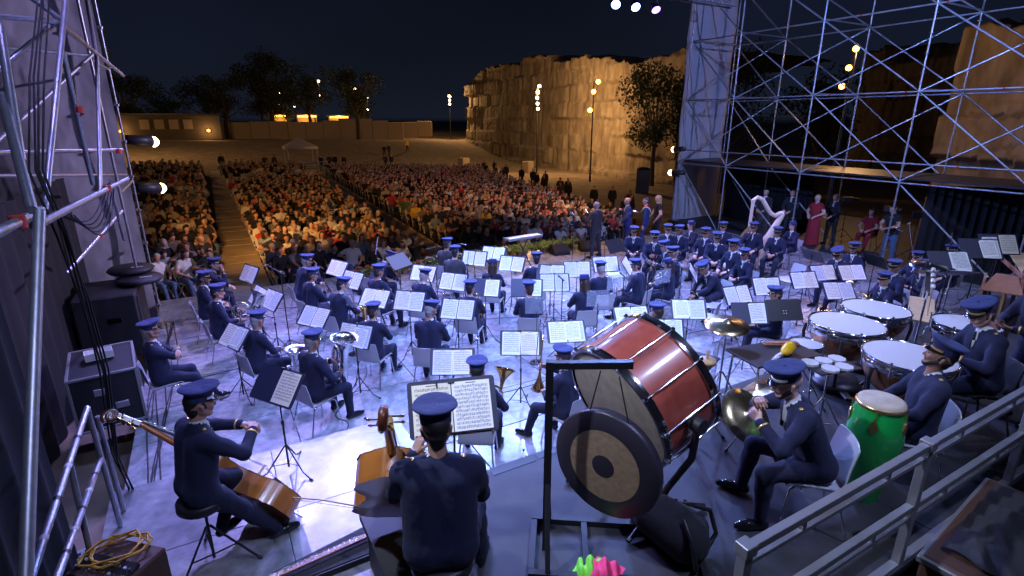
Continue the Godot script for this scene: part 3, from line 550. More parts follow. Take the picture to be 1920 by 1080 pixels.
	part("gourd", MB.new().lathe([Vector2(0, -0.16), Vector2(0.03, -0.15), Vector2(0.055, -0.09), Vector2(0.06, 0.0), Vector2(0.05, 0.08), Vector2(0.025, 0.14), Vector2(0, 0.15)], 22, Transform3D(Basis(Vector3.BACK, PI / 2), Vector3.ZERO)).mesh(), M.maraca_yellow, ma)
	var sb := thing("sleigh_bells", "stick of silver sleigh bells lying beside the maraca", "sleigh bells")
	sb.transform = tx * Transform3D(Basis(Vector3.UP, 0.5), Vector3(-0.1, 0.842, 0.16))
	part("handle", MB.new().tube([Vector3(-0.14, 0, 0), Vector3(0.22, 0, 0)], 0.014, 8).mesh(), M.pale_wood, sb)
	for i in 18:
		part("bell", MB.new().lathe([Vector2(0, -0.014), Vector2(0.011, -0.008), Vector2(0.014, 0), Vector2(0.011, 0.008), Vector2(0, 0.014)], 8, Transform3D(Basis(), Vector3(-0.13 + (i / 3) * 0.034, 0.014 * (1.0 if i % 3 else -0.2), ((i % 3) - 1) * 0.022))).mesh(), M.silver, sb)
	var tk := thing("slapstick", "wooden slapstick lying on the trap table", "slapstick")
	tk.transform = tx * Transform3D(Basis(Vector3.UP, -0.3), Vector3(0.22, 0.822, -0.12))
	part("blade", MB.new().bx(Vector3.ZERO, Vector3(0.4, 0.014, 0.06), 0.004).bx(Vector3(0, 0.018, 0), Vector3(0.36, 0.012, 0.06), 0.004).mesh(), M.rosewood, tk)
	# pad instrument (five pale pads)
	var pd := thing("drum_pads", "tray of pale octagonal percussion pads on a stand", "percussion pads", at(5.2, 2.68, F), face(at(5.2, 2.68), at(7.5, 12.0)))
	make_tripod(pd, 0.78)
	for i in 5:
		var oc := []
		for k in 8: oc.append(Vector2(cos(k * PI / 4 + PI / 8), sin(k * PI / 4 + PI / 8)) * 0.085)
		part("pad", slab(MB.new(), oc, 0.022, Transform3D(Basis(Vector3.RIGHT, -PI / 2), Vector3(-0.17 + (i % 3) * 0.17 + (0.085 if i > 2 else 0.0), 0.8, 0.085 if i > 2 else -0.085))).mesh(), M.drum_skin, pd)
	part("frame", MB.new().bx(Vector3(0, 0.782, 0), Vector3(0.5, 0.014, 0.3)).mesh(), M.black_plastic, pd)
	# small side table with beaters near the bass drum
	var bt := thing("beater_tray", "small tray with wooden beaters beside the bass drum", "tray", at(4.05, 3.35, F), 0.4)
	make_tripod(bt, 0.8)
	part("tray", MB.new().bx(Vector3(0, 0.81, 0), Vector3(0.48, 0.02, 0.3), 0.005).mesh(), M.black_plastic, bt)
	var bp := thing("wooden_clapper", "round pale wooden clapper with an upright handle on the beater tray", "clapper", at(4.1, 3.28, F + 0.822))
	part("disc", MB.new().lathe([Vector2(0, 0.05), Vector2(0.085, 0.045), Vector2(0.09, 0.0), Vector2(0, 0.0)], 24).mesh(), M.pale_wood, bp)
	part("handle", MB.new().lathe([Vector2(0.014, 0.04), Vector2(0.012, 0.1), Vector2(0.02, 0.13), Vector2(0, 0.15)], 12).mesh(), M.pale_wood, bp)
	var be := thing("drum_beater", "long wooden bass drum beater lying on the beater tray", "beater", at(3.98, 3.38, F + 0.84), 0.9)
	part("shaft", MB.new().tube([Vector3(-0.3, 0.0, 0), Vector3(0.22, 0, 0)], 0.011, 8).mesh(), M.rosewood, be)
	part("head", MB.new().lathe([Vector2(0, -0.05), Vector2(0.04, -0.03), Vector2(0.045, 0.0), Vector2(0.04, 0.03), Vector2(0, 0.05)], 14, Transform3D(Basis(Vector3.BACK, PI / 2), Vector3(0.25, 0, 0))).mesh(), M.red_dress, be)
	# clear screen left of the suspended cymbal
	var ag := mat("acrylic_smoke", Color(0.8, 0.85, 0.95, 0.3), 0.08)
	ag.transparency = BaseMaterial3D.TRANSPARENCY_ALPHA
	var asn := thing("acoustic_screen", "tall clear acrylic panel below the suspended cymbal", "screen", at(4.5, 3.5, F), 0.5)
	part("pane", MB.new().bx(Vector3(0, 0.45, 0), Vector3(0.32, 0.8, 0.006)).mesh(), ag, asn)
	part("foot", MB.new().bx(Vector3(0, 0.025, 0), Vector3(0.3, 0.05, 0.2), 0.01).mesh(), M.dark_metal, asn)
	# rack of beaters
	var rk := thing("beater_rack", "rack holding a row of hanging mallets behind the kettledrums", "mallet rack", at(8.45, 3.3, F), face(at(8.45, 3.3), at(6.0, 9.0)))
	for s: float in [-1.0, 1.0]: part("post", MB.new().tube([Vector3(s * 0.62, 0, 0), Vector3(s * 0.62, 1.05, 0)], 0.014, 8).mesh(), M.chrome, rk)
	part("rail", MB.new().bx(Vector3(0, 1.0, 0), Vector3(1.26, 0.03, 0.06), 0.004).mesh(), M.dark_metal, rk)
	part("shelf", MB.new().bx(Vector3(0, 0.62, 0), Vector3(1.2, 0.025, 0.3), 0.004).mesh(), M.pale_wood, rk)
	for i in 14:
		var mx := -0.55 + i * 0.084
		var ml := part("mallet", MB.new().tube([Vector3(mx, 1.08, 0.045), Vector3(mx + 0.02 * sin(i * 2.1), 0.7, 0.06)], 0.006, 6).mesh(), M.pale_wood, rk)
		part("mallet_head", MB.new().lathe([Vector2(0, -0.028), Vector2(0.024, -0.014), Vector2(0.027, 0.0), Vector2(0.022, 0.016), Vector2(0, 0.024)], 12, Transform3D(Basis(), Vector3(mx, 1.09, 0.045))).mesh(), [M.white_shirt, M.drum_skin, M.navy, M.gold][i % 4], ml)
	# xylophone and marimba
	for q in [[9.9, 2.95, 1.3, 0.42, 0.86, "rosewood", "xylophone with reddish bars and a cloth-covered end beside the beater rack"], [11.4, 3.1, 1.8, 0.6, 0.92, "pale_wood", "long marimba with pale bars near the scaffold wing"]]:
		var xo := thing("xylophone", q[6], "xylophone", at(q[0], q[1], F), face(at(q[0], q[1]), at(8.0, 9.0)))
		for s: float in [-1.0, 1.0]:
			part("rail", MB.new().bx(Vector3(0, q[4] - 0.03, s * q[3] / 2), Vector3(q[2], 0.06, 0.03), 0.004).mesh(), M.rosewood, xo)
			for s2: float in [-1.0, 1.0]: part("leg", MB.new().bx(Vector3(s2 * (q[2] / 2 - 0.05), q[4] / 2 - 0.03, s * q[3] * 0.4), Vector3(0.05, q[4] - 0.06, 0.05), 0.004).mesh(), M.dark_metal, xo)
		var n := int(q[2] / 0.075)
		for i in n:
			var t := float(i) / n
			part("bar", MB.new().bx(Vector3(-q[2] / 2 + 0.05 + i * (q[2] - 0.08) / n, q[4] + 0.02, lerpf(0.0, 0.03, t)), Vector3(0.05, 0.022, q[3] * lerpf(1.05, 0.6, t)), 0.004).mesh(), M[q[5]], xo)
			if i % 2 == 0: part("resonator", MB.new().tube([Vector3(-q[2] / 2 + 0.05 + i * (q[2] - 0.08) / n, q[4] - 0.03, 0.05), Vector3(-q[2] / 2 + 0.05 + i * (q[2] - 0.08) / n, lerpf(0.25, q[4] - 0.2, t), 0.05)], 0.022, 8).mesh(), M.gold, xo)
	# percussionists
	var m1 := figure({"cell": 0.014, "lean": 24.0, "head": [8.0, -6.0], "hl": Vector3(-0.12, 0.9, -0.45), "hr": Vector3(0.08, 0.98, -0.43), "pl": Vector3(1, 0, 0), "pr": Vector3(-1, 0.1, 0), "curl": [0.8, 0.8, 0.5], "fl": Vector3(-0.2, 0.085, -0.36), "fr": Vector3(0.24, 0.085, -0.42), "wide": 1.05}, hero_look("skin_pale", "hair_black", {"hair": false, "beard": true}))
	var w1 := at(3.88, 2.0, F)
	person(m1, "percussionist with shaved head under his cap seated behind the crash cymbal", w1, face(w1, at(1.6, 4.0)), "", "plain")
	make_chair("grey plastic chair under the percussionist with the crash cymbal", M.chair_grey, M.chrome, w1, face(w1, at(1.6, 4.0)))
	var m2 := figure({"cell": 0.016, "lean": -4.0, "head": [-10.0, 16.0], "tie": false}, hero_look("skin_tan", "hair_black", {"beard": true}))
	var w2 := at(5.15, 1.86, F)
	person(m2, "bandsman leaning back with raised chin behind the green conga", w2, face(w2, at(3.4, 3.9)), "", "peaked")
	make_chair("grey plastic chair under the bandsman behind the green conga", M.chair_grey, M.chrome, w2, face(w2, at(3.4, 3.9)))
	var w3 := at(6.75, 1.98, F)
	person(seat_pose("phone"), "kettledrum player seated looking down at a phone", w3, face(w3, at(4.6, 3.6)), "", "peaked", {SKIN: M.skin_pale, HAIR: M.hair_brown})
	make_chair("dark plastic chair under the kettledrum player with a phone", M.black_plastic, M.dark_metal, w3, face(w3, at(4.6, 3.6)))
	var pn := thing("mobile_phone", "small mobile phone in the kettledrum player's hands", "phone")
	pn.transform = Transform3D(Basis(Vector3.UP, face(w3, at(4.6, 3.6))), w3) * Transform3D(Basis(Vector3.RIGHT, 0.6), Vector3(-0.02, 0.86, -0.5))
	part("case", MB.new().bx(Vector3.ZERO, Vector3(0.07, 0.009, 0.14), 0.003).mesh(), M.black_gloss, pn)
	part("screen", MB.new().bx(Vector3(0, 0.0055, 0), Vector3(0.062, 0.002, 0.128)).mesh(), M.grey_suit, pn)
	var m4 := figure({"cell": 0.017, "hip": Vector3(0, 0.93, 0), "lean": 10.0, "head": [0.0, -18.0], "fl": Vector3(-0.12, 0.085, 0.05), "fr": Vector3(0.12, 0.085, -0.04), "kl": Vector3(0, 0, -1), "kr": Vector3(0, 0, -1), "hl": Vector3(-0.08, 1.12, -0.38), "hr": Vector3(0.1, 1.1, -0.4), "pl": Vector3(0.3, 1, 0), "pr": Vector3(-0.3, 1, 0), "curl": [0.6, 0.6, 0.4], "wide": 1.1}, hero_look("skin", "hair_grey", {"beard": true}))
	var w4 := at(7.35, 1.75, F)
	person(m4, "grey-bearded bandsman standing over the far kettledrum", w4, face(w4, at(5.2, 3.2)), "", "peaked")

func build_rear() -> void:
	# double bass players
	var cellist := at(-0.42, 4.5, 0.5)
	var turn := face(cellist, at(6.0, 7.4))
	var st := thing("bass_stool", "round black padded stool on a folding tripod under the double bass player", "stool", cellist, turn)
	part("cushion", MB.new().lathe([Vector2(0, 0.72), Vector2(0.17, 0.72), Vector2(0.195, 0.7), Vector2(0.198, 0.65), Vector2(0.18, 0.63), Vector2(0, 0.63)], 28).mesh(), M.stand_black, st)
	make_tripod(st, 0.64, 0.36, M.dark_metal)
	var m := figure({"cell": 0.0135, "hip": Vector3(0, 0.82, 0.02), "lean": 9.0, "head": [-4.0, -3.0], "hl": Vector3(-0.02, 1.16, -0.42), "hr": Vector3(0.2, 1.2, -0.4), "el": Vector3(-1, -0.3, 0.1), "er": Vector3(1, -0.5, 0.2), "lr": Vector3(-0.9, -0.1, -0.5), "ll": Vector3(0.8, 0.1, -0.5), "curl": [0.5, 0.6, 0.4], "fl": Vector3(-0.1, 0.25, -0.15), "fr": Vector3(0.12, 0.085, -0.5), "kl": Vector3(-0.3, 0.2, -1), "kr": Vector3(0.2, 0.4, -1), "wide": 1.06}, hero_look("skin", "hair_black", {"beard": false}))
	person(m, "double bass player on a round stool with arms crossed over the bass neck", cellist, turn, "", "plain")
	var bottom := at(0.26, 4.72, 0.6)
	var top := at(-1.05, 5.3, 1.72)
	var yy := (top - bottom).normalized()
	var zz := (Vector3(0.45, 0.75, -0.75) - yy * Vector3(0.45, 0.75, -0.75).dot(yy)).normalized()
	make_bass("orange double bass lying aslant across its player's lap", Transform3D(Basis(yy.cross(zz), yy, zz), bottom))
	var p2 := at(0.95, 2.58, 1.052)
	var turn2 := face(p2, at(2.9, 7.4))
	var st2 := thing("bass_stool", "round black padded stool under the double bass player seen from behind", "stool", p2, turn2)
	part("cushion", MB.new().lathe([Vector2(0, 0.52), Vector2(0.17, 0.52), Vector2(0.195, 0.5), Vector2(0.198, 0.45), Vector2(0.18, 0.43), Vector2(0, 0.43)], 28).mesh(), M.stand_black, st2)
	make_tripod(st2, 0.44, 0.3, M.dark_metal)
	var m2 := figure({"cell": 0.0135, "hip": Vector3(0, 0.6, 0.02), "lean": 8.0, "head": [4.0, -6.0], "hl": Vector3(-0.16, 0.95, -0.36), "hr": Vector3(0.12, 0.85, -0.36), "el": Vector3(-0.45, -1, 0.1), "er": Vector3(0.45, -1, 0.1), "fl": Vector3(-0.2, 0.085, -0.46), "fr": Vector3(0.26, 0.085, -0.42), "wide": 1.16, "long": 1.0}, hero_look("skin_tan", "hair_black"))
	person(m2, "double bass player seen from behind before the largest score", p2, turn2, "", "peaked").scale = Vector3.ONE * 1.06
	var b2 := at(1.0, 3.66, 1.16)
	var y2 := (at(0.66, 2.62, 2.6) - b2).normalized()
	var z2 := (Vector3(0.35, 0.5, -0.8) - y2 * Vector3(0.35, 0.5, -0.8).dot(y2)).normalized()
	var xf := Transform3D(Basis(y2.cross(z2), y2, z2), b2)
	make_bass("brown double bass standing in front of its seated player", xf)
	for q in [[0.26, 4.4, 0.62, 3.45, 1.0, "double bass bow held out level beside the player seen from behind"]]:
		var b := thing("bass_bow", q[5], "bow", at(q[0], q[1], q[4]), 0.0)
		var e := at(q[2], q[3], q[4] + 0.45) - b.position
		part("stick", MB.new().tube([Vector3.ZERO, e * 0.5 + Vector3(0, 0.015, 0), e], 0.006, 6).mesh(), M.pale_wood, b)
		part("hair", MB.new().tube([Vector3(0, -0.02, 0), e - Vector3(0, 0.02, 0)], 0.003, 4).mesh(), M.white_tape, b)
		part("tip", MB.new().tube([Vector3(0, 0.004, 0), Vector3(0, -0.024, 0)], 0.007, 6).mesh(), M.pink_cloth, b)
	# electric bass in its open case
	var gt := thing("guitar_case", "open black instrument case lying on the floor", "case", at(0.62, 4.05, 0.5), 0.1)
	part("tray", slab(MB.new(), [Vector2(-0.75, -0.1), Vector2(0.35, -0.2), Vector2(0.7, -0.17), Vector2(0.7, 0.17), Vector2(0.35, 0.2), Vector2(-0.75, 0.1)], 0.06, Transform3D(Basis(Vector3.RIGHT, -PI / 2), Vector3(0, 0.03, 0))).mesh(), M.case_black, gt)
	part("lining", slab(MB.new(), [Vector2(-0.72, -0.085), Vector2(0.35, -0.18), Vector2(0.67, -0.15), Vector2(0.67, 0.15), Vector2(0.35, 0.18), Vector2(-0.72, 0.085)], 0.006, Transform3D(Basis(Vector3.RIGHT, -PI / 2), Vector3(0, 0.064, 0))).mesh(), M.grey_suit, gt)
	var eb := thing("electric_bass", "electric bass guitar with a dotted fingerboard lying in its open case", "bass guitar", at(0.62, 4.05, 0.568), 0.1)
	part("body", slab(MB.new(), [Vector2(0.25, -0.1), Vector2(0.33, -0.16), Vector2(0.45, -0.15), Vector2(0.6, -0.14), Vector2(0.64, 0.0), Vector2(0.6, 0.14), Vector2(0.45, 0.15), Vector2(0.33, 0.16), Vector2(0.25, 0.1), Vector2(0.3, 0.0)], 0.04, Transform3D(Basis(Vector3.RIGHT, -PI / 2), Vector3(0, 0.02, 0))).mesh(), M.bass_rib, eb)
	part("neck", MB.new().bx(Vector3(-0.22, 0.042, 0), Vector3(1.1, 0.024, 0.058), 0.004).mesh(), M.rosewood, eb)
	part("headstock", MB.new().bx(Vector3(-0.82, 0.04, 0.01), Vector3(0.16, 0.02, 0.085), 0.006).mesh(), M.pale_wood, eb)
	for i in 16:
		part("fret", MB.new().bx(Vector3(-0.7 + i * 0.058 * (1.0 - i * 0.008), 0.0555, 0), Vector3(0.004, 0.003, 0.056)).mesh(), M.silver, eb)
		if i % 2: part("inlay", MB.new().disc(Vector3(-0.67 + i * 0.055, 0.0552, 0), Vector3.UP, 0.007, 8).mesh(), M.white_plastic, eb)
	for i in 4: part("string", MB.new().tube([Vector3(-0.82, 0.064, -0.02 + i * 0.013), Vector3(0.55, 0.068, -0.026 + i * 0.017)], 0.0014, 4, false).mesh(), M.silver, eb)
	# amplifier with a coiled yellow cable
	var am := thing("bass_amplifier", "brown bass amplifier with a sloping panel of knobs at the stage corner", "amplifier", at(-1.02, 4.3, 0.5), -0.75)
	part("cabinet", MB.new().bx(Vector3(0, 0.26, 0), Vector3(0.52, 0.5, 0.4), 0.015).mesh(), M.leather_brown, am)
	part("panel", MB.new().box(Transform3D(Basis(Vector3.RIGHT, 0.35), Vector3(0, 0.5, 0.1)), Vector3(0.46, 0.03, 0.2)).mesh(), M.black_plastic, am)
	for i in 30: part("knob", MB.new().tube([Vector3(-0.2 + (i % 10) * 0.045, 0.52 - (i / 10) * 0.02, 0.06 + (i / 10) * 0.055), Vector3(-0.2 + (i % 10) * 0.045, 0.545 - (i / 10) * 0.02, 0.065 + (i / 10) * 0.055)], 0.011, 8).mesh(), M.silver if i % 4 else M.white_plastic, am)
	var loops := []
	for i in 44:
		var a := i * 0.62
		loops.append(at(-1.02 + cos(a) * (0.2 + 0.05 * sin(i * 0.9)), 4.37 + sin(a) * 0.15, 1.035 + 0.02 * sin(i * 1.7) + i * 0.001))
	solo("yellow_cable", MB.new().tube(loops, 0.008, 6).mesh(), M.cable_orange, "coil of yellow cable lying on the brown amplifier", "cable")
	# backpack, clothes and stacked case by the rail
	var bk := thing("backpack", "black backpack lying on the platform below the gong", "backpack", at(2.72, 2.3, 1.055), 0.4)
	var bf := Field.new()
	bf.bone(Vector3(-0.05, 0.16, 0.12), Vector3(0.0, 0.2, -0.16), 0.17, 0.16, 0, 0.06)
	bf.bone(Vector3(0.12, 0.14, 0.1), Vector3(0.14, 0.16, -0.12), 0.13, 0.12, 0, 0.06)
	bf.bone(Vector3(0.0, 0.3, 0.05), Vector3(0.04, 0.31, -0.1), 0.08, 0.07, 0, 0.04)
	bf.bone(Vector3(0.05, 0.12, -0.28), Vector3(0.12, 0.1, -0.3), 0.1, 0.09, 0, 0.05)
	var bo := {}
	bf.run(0.018, bo)
	part("bag", (bo[0] as MB).mesh(), M.black_suit, bk)
	for s: float in [-1.0, 1.0]: part("strap", MB.new().tube([Vector3(s * 0.1, 0.36, 0.1), Vector3(s * 0.2, 0.3, 0.2), Vector3(s * 0.22, 0.1, 0.26), Vector3(s * 0.12, 0.04, 0.24)], 0.018, 6).mesh(), M.stand_black, bk)
	for i in 3: part("buckle", MB.new().bx(Vector3(0.02 + i * 0.06, 0.37 - i * 0.02, -0.08 + i * 0.05), Vector3(0.035, 0.015, 0.025), 0.004).mesh(), M.silver, bk)
	for q in [[2.05, 2.3, "pink_cloth", "crumpled bright pink cloth on the floor by the rear edge"], [2.0, 2.4, "lime_cloth", "strip of lime green cloth under the pink one"]]:
		solo("crumpled_cloth", MB.new().sheet(40, 40, func(u: float, t: float) -> Vector3:
			var r0 := Vector2(u - 0.5, t - 0.5)
			return Vector3(r0.x * 0.3, maxf(0.012, 0.13 - r0.length() * 0.22 + 0.035 * sin(u * 11.0 + t * 6.0) * cos(t * 9.0)) + (0.03 if q[2] == "pink_cloth" else -0.01), r0.y * 0.22)).mesh(), M[q[2]], q[3], "cloth", at(q[0], q[1], 1.055), 0.5)
	var tk := thing("equipment_trunk", "brown equipment trunk with a dark cloth on it outside the guard rail", "trunk", at(4.9, 0.92, 0.3), 0.1)
	part("box", MB.new().bx(Vector3(0, 0.45, 0), Vector3(1.5, 0.9, 0.8), 0.02).mesh(), M.leather_brown, tk)
	part("handle", MB.new().bx(Vector3(-0.4, 0.6, 0.41), Vector3(0.26, 0.12, 0.02), 0.02).mesh(), M.dark_metal, tk)
	for h: float in [0.06, 0.86]: part("edge", MB.new().bx(Vector3(0, h, 0), Vector3(1.54, 0.05, 0.84), 0.006).mesh(), M.aluminium, tk)
	solo("folded_cloth", MB.new().sheet(18, 24, func(u: float, t: float) -> Vector3: return Vector3((u - 0.5) * 1.2, 0.03 + 0.14 * sin(u * PI) * sin(t * PI) + 0.022 * sin(u * 31.0 + t * 12.0), (t - 0.5) * 0.66)).mesh(), M.grey_suit, "rumpled dark cloth lying on the equipment trunk", "cloth", at(4.9, 0.92, 1.21), 0.1)
# ---------------------------------------------------------------- front of the stage
func plant(label: String, kind: int, where: Vector3, sd: int) -> void:
	var key := "plant%d%d" % [kind, sd % 3]
	if not leaf_mesh.has(key):
		var r := RandomNumberGenerator.new()
		r.seed = kind * 10 + sd % 3 + 1
		var lv := MB.new()
		var fl := MB.new()
		for i in (70 if kind == 2 else 110):
			var a := r.randf() * TAU
			var d := Vector3(cos(a), 0, sin(a))
			if kind == 2:
				var l := r.randf_range(0.25, 0.5)
				var up := r.randf_range(0.5, 1.3)
				var w := Vector3(-d.z, 0, d.x) * r.randf_range(0.012, 0.022)
				var p0 := Vector3(0, 0.1, 0) + d * 0.05
				var p1 := p0 + (d + Vector3(0, up, 0)).normalized() * l * 0.55
				var p2 := p1 + (d + Vector3(0, up - 1.1, 0)).normalized() * l * 0.5
				lv.face([p0 - w * 0.5, p0 + w * 0.5, p1 + w, p1 - w])
				lv.face([p1 - w, p1 + w, p2])
			else:
				var p := Vector3(d.x * r.randf() * 0.26, 0.1 + r.randf() * 0.24, d.z * r.randf() * 0.22)
				var x := Vector3(r.randfn(), r.randfn() * 0.4, r.randfn()).normalized() * r.randf_range(0.03, 0.055)
				var y := x.cross(Vector3(r.randfn(), 1, r.randfn())).normalized() * r.randf_range(0.015, 0.03)
				lv.face([p - x, p + y, p + x, p - y])
		if kind < 2:
			for i in 26:
				var a := r.randf() * TAU
				var q := sqrt(r.randf())
				var p := Vector3(cos(a) * q * 0.26, 0.22 + 0.16 * (1.0 - q * q) + r.randf_range(-0.03, 0.03), sin(a) * q * 0.2)
				for k in 5:
					var b := TAU * k / 5.0 + a
					var d := Vector3(cos(b), 0.4, sin(b)) * 0.026
					var w := Vector3(-sin(b), 0, cos(b)) * 0.014
					fl.face([p, p + d * 0.6 + w, p + d, p + d * 0.6 - w])
		leaf_mesh[key] = [lv.mesh(), fl.mesh() if kind < 2 else null, MB.new().lathe([Vector2(0.09, 0.0), Vector2(0.12, 0.12), Vector2(0.125, 0.14), Vector2(0.1, 0.135)], 14).mesh()]
	var o := thing("potted_plant", label, "plant", where, float(sd) * 1.7, "plants along the front edge of the stage")
	part("pot", leaf_mesh[key][2], M.rosewood, o)
	part("foliage", leaf_mesh[key][0], M.plant_leaf, o)
	if kind < 2: part("blossom", leaf_mesh[key][1], M.petal_red if kind == 0 else M.petal_white, o)

func build_front() -> void:
	for i in 6: plant("pot of red flowers along the front edge of the stage", 0, at(3.25 + i * 0.33, 14.2 + 0.12 * sin(i * 2.0)), i)
	for i in 9: plant("pot of white flowers along the front edge of the stage", 1, at(5.3 + i * 0.33, 14.35 + 0.1 * sin(i * 2.6)), i)
	for i in 11: plant("pot of arching yellow-green ferns along the front edge of the stage", 2, at(7.6 + i * 0.3, 14.62 + 0.1 * sin(i * 1.9)), i)
	for q in [[3.15, 13.1, 0.5, "near the red flowers"], [9.75, 14.05, -0.1, "before the ferns"], [10.85, 14.0, -0.3, "beside the man with his back turned"]]:
		var o := thing("floor_monitor", "black wedge floor monitor " + q[3], "floor monitor", at(q[0], q[1]), q[2], "floor monitors")
		var prof := [Vector2(-0.2, 0.0), Vector2(0.2, 0.0), Vector2(0.2, 0.1), Vector2(-0.04, 0.34), Vector2(-0.2, 0.3)]
		part("cabinet", slab(MB.new(), prof, 0.56, Transform3D(Basis(Vector3.UP, -PI / 2), Vector3.ZERO)).mesh(), M.case_black, o)
		part("grille", MB.new().box(Transform3D(Basis(Vector3.RIGHT, PI / 4), Vector3(0, 0.225, 0.085)), Vector3(0.5, 0.012, 0.3)).mesh(), M.dark_metal, o)
	var kb := thing("keyboard", "electronic keyboard on a thin stand before the flowers", "keyboard", at(7.7, 12.95), 0.1)
	part("case", MB.new().bx(Vector3(0, 0.98, 0), Vector3(1.2, 0.07, 0.3), 0.012).mesh(), M.aluminium, kb)
	part("keys", MB.new().bx(Vector3(0, 1.018, 0.06), Vector3(1.1, 0.008, 0.13)).mesh(), M.white_plastic, kb)
	for s: float in [-1.0, 1.0]: part("leg", MB.new().tube([Vector3(s * 0.45, 0.0, -s * 0.2), Vector3(-s * 0.25, 0.95, s * 0.1)], 0.016, 6).mesh(), M.stand_black, kb)
	# people standing at the edge
	var stand := {"hip": Vector3(0, 0.95, 0), "fl": Vector3(-0.14, 0.085, 0.04), "fr": Vector3(0.14, 0.085, -0.02), "kl": Vector3(0, 0, -1), "kr": Vector3(0, 0, -1), "lean": 1.0, "cell": 0.018, "long": 1.04}
	var suit := func(skin: String, hair: String, coat: String, legs: String, extra := {}) -> Dictionary:
		var l := look(skin, hair, extra)
		l.mats = (l.mats as Dictionary).merged({COAT: M[coat], LEGS: M[legs]}, true)
		return l
	var m1 := figure(stand.merged({"hl": Vector3(-0.18, 1.08, -0.3), "hr": Vector3(0.2, 1.06, -0.28), "fl": Vector3(-0.22, 0.085, 0.06), "fr": Vector3(0.22, 0.085, 0.0)}, true), suit.call("skin", "hair_grey", "grey_suit", "grey_suit"))
	person(m1, "man in a dark suit standing with his back to the band", at(10.45, 13.1), face(at(10.45, 13.1), at(8.0, 30.0)))
	var m2 := figure(stand.merged({"hl": Vector3(-0.1, 1.0, -0.2), "hr": Vector3(0.06, 1.36, -0.26), "pr": Vector3(-1, 0, 0), "curl": [1.0, 1.0, 0.6]}, true), suit.call("skin", "hair_grey", "blue_suit", "blue_suit", {"hair": false}))
	var w2 := at(11.95, 13.35)
	person(m2, "bald man in a blue suit speaking into a microphone", w2, face(w2, at(6.0, 17.0)))
	var hm := thing("hand_microphone", "hand microphone held by the bald man in a blue suit", "microphone")
	hm.transform = Transform3D(Basis(Vector3.UP, face(w2, at(6.0, 17.0))), w2) * Transform3D(Basis(Vector3.RIGHT, 0.5), Vector3(0.02, 1.44, -0.3))
	part("handle", MB.new().tube([Vector3(0, -0.12, 0), Vector3(0, 0.05, 0)], 0.013, 8).mesh(), M.black_plastic, hm)
	part("head", MB.new().lathe([Vector2(0.013, 0.05), Vector2(0.025, 0.07), Vector2(0.02, 0.1), Vector2(0, 0.11)], 12).mesh(), M.dark_metal, hm)
	var m3 := figure(stand.merged({"hip": Vector3(0, 0.9, 0), "wide": 0.92, "hl": Vector3(-0.24, 0.84, -0.06), "hr": Vector3(0.24, 0.84, -0.06), "tie": false}, true), suit.call("skin_pale", "hair_black", "blue_suit", "blue_suit"))
	var w3 := at(12.72, 13.3)
	var sash := person(m3, "person in a blue outfit wearing a green, white and red sash", w3, face(w3, at(7.5, 19.0)))
	for i in 3:
		var mm: Material = [mat("sash_green", lin(0.02, 0.3, 0.08), 0.7), M.white_shirt, mat("sash_red", lin(0.5, 0.02, 0.03), 0.7)][i]
		var pts := []
		for k in 25:
			var a := TAU * k / 24.0
			pts.append(Vector3(cos(a) * 0.2 + 0.012, 1.17 + cos(a) * -0.27 + (i - 1) * 0.034, sin(a) * 0.155 - 0.01))
		part("sash_band", MB.new().tube(pts, 0.02, 6, false).mesh(), mm, sash)
	var m4 := figure(stand.merged({"hip": Vector3(0, 0.93, 0), "wide": 0.88, "bare": true, "collar": false, "tie": false, "hl": Vector3(-0.2, 0.95, -0.14), "hr": Vector3(0.12, 1.0, -0.26)}, true), suit.call("skin_pale", "hair_blonde", "black_suit", "black_suit", {"long": true}))
	person(m4, "blonde woman with long hair in a black dress with bare arms", at(13.35, 13.4), face(at(13.35, 13.4), at(8.0, 16.0)))
	# people waiting under the scaffold wing
	var g := -0.02
	var rear := [[17.9, 12.6, "black_suit", "skin", {"hair": false}, "man in black waiting before the black curtain, hands raised"], [18.6, 12.0, "black_suit", "skin_pale", {"hair": false}, "bald man in black waiting before the black curtain"], [18.9, 10.6, "black_suit", "skin", {"hair": false}, "tall bald man in a black suit beside the woman in red"]]
	for q in rear:
		person(figure(stand.merged({"cell": 0.022, "hl": Vector3(-0.12, 1.05, -0.28), "hr": Vector3(0.14, 1.07, -0.28)}, true), suit.call(q[3], "hair_grey", q[2], q[2], q[4])), q[5], at(q[0], q[1], g), face(at(q[0], q[1]), at(10.0, 11.0)), "")
	var bs := structure("backstage_floor", MB.new().bx(at(21.5, 9.5, -0.07), Vector3(7.9, 0.1, 15.0)).mesh(), M.dark_mat)
	var m5 := figure(stand.merged({"cell": 0.02, "hip": Vector3(0, 0.93, 0), "wide": 0.88, "bare": true, "collar": false, "tie": false, "hl": Vector3(-0.15, 1.05, -0.2), "hr": Vector3(0.15, 1.05, -0.2)}, true), suit.call("skin_pale", "hair_blonde", "red_dress", "red_dress"))
	var lady := person(m5, "blonde woman in a long red dress under the scaffold wing", at(18.35, 10.9, g), face(at(18.35, 10.9), at(10.0, 11.0)))
	part("skirt", MB.new().lathe([Vector2(0.15, 1.0), Vector2(0.19, 0.85), Vector2(0.2, 0.5), Vector2(0.25, 0.02)], 24).mesh(), M.red_dress, lady)
	var m6 := figure({"cell": 0.022, "bare": true, "collar": false, "tie": false, "wide": 0.9}, suit.call("skin", "hair_black", "red_dress", "red_dress", {"long": true}))
	person(m6, "dark-haired woman in a red dress seated under the scaffold wing", at(19.4, 9.6, g), face(at(19.4, 9.6), at(12.0, 9.0)))
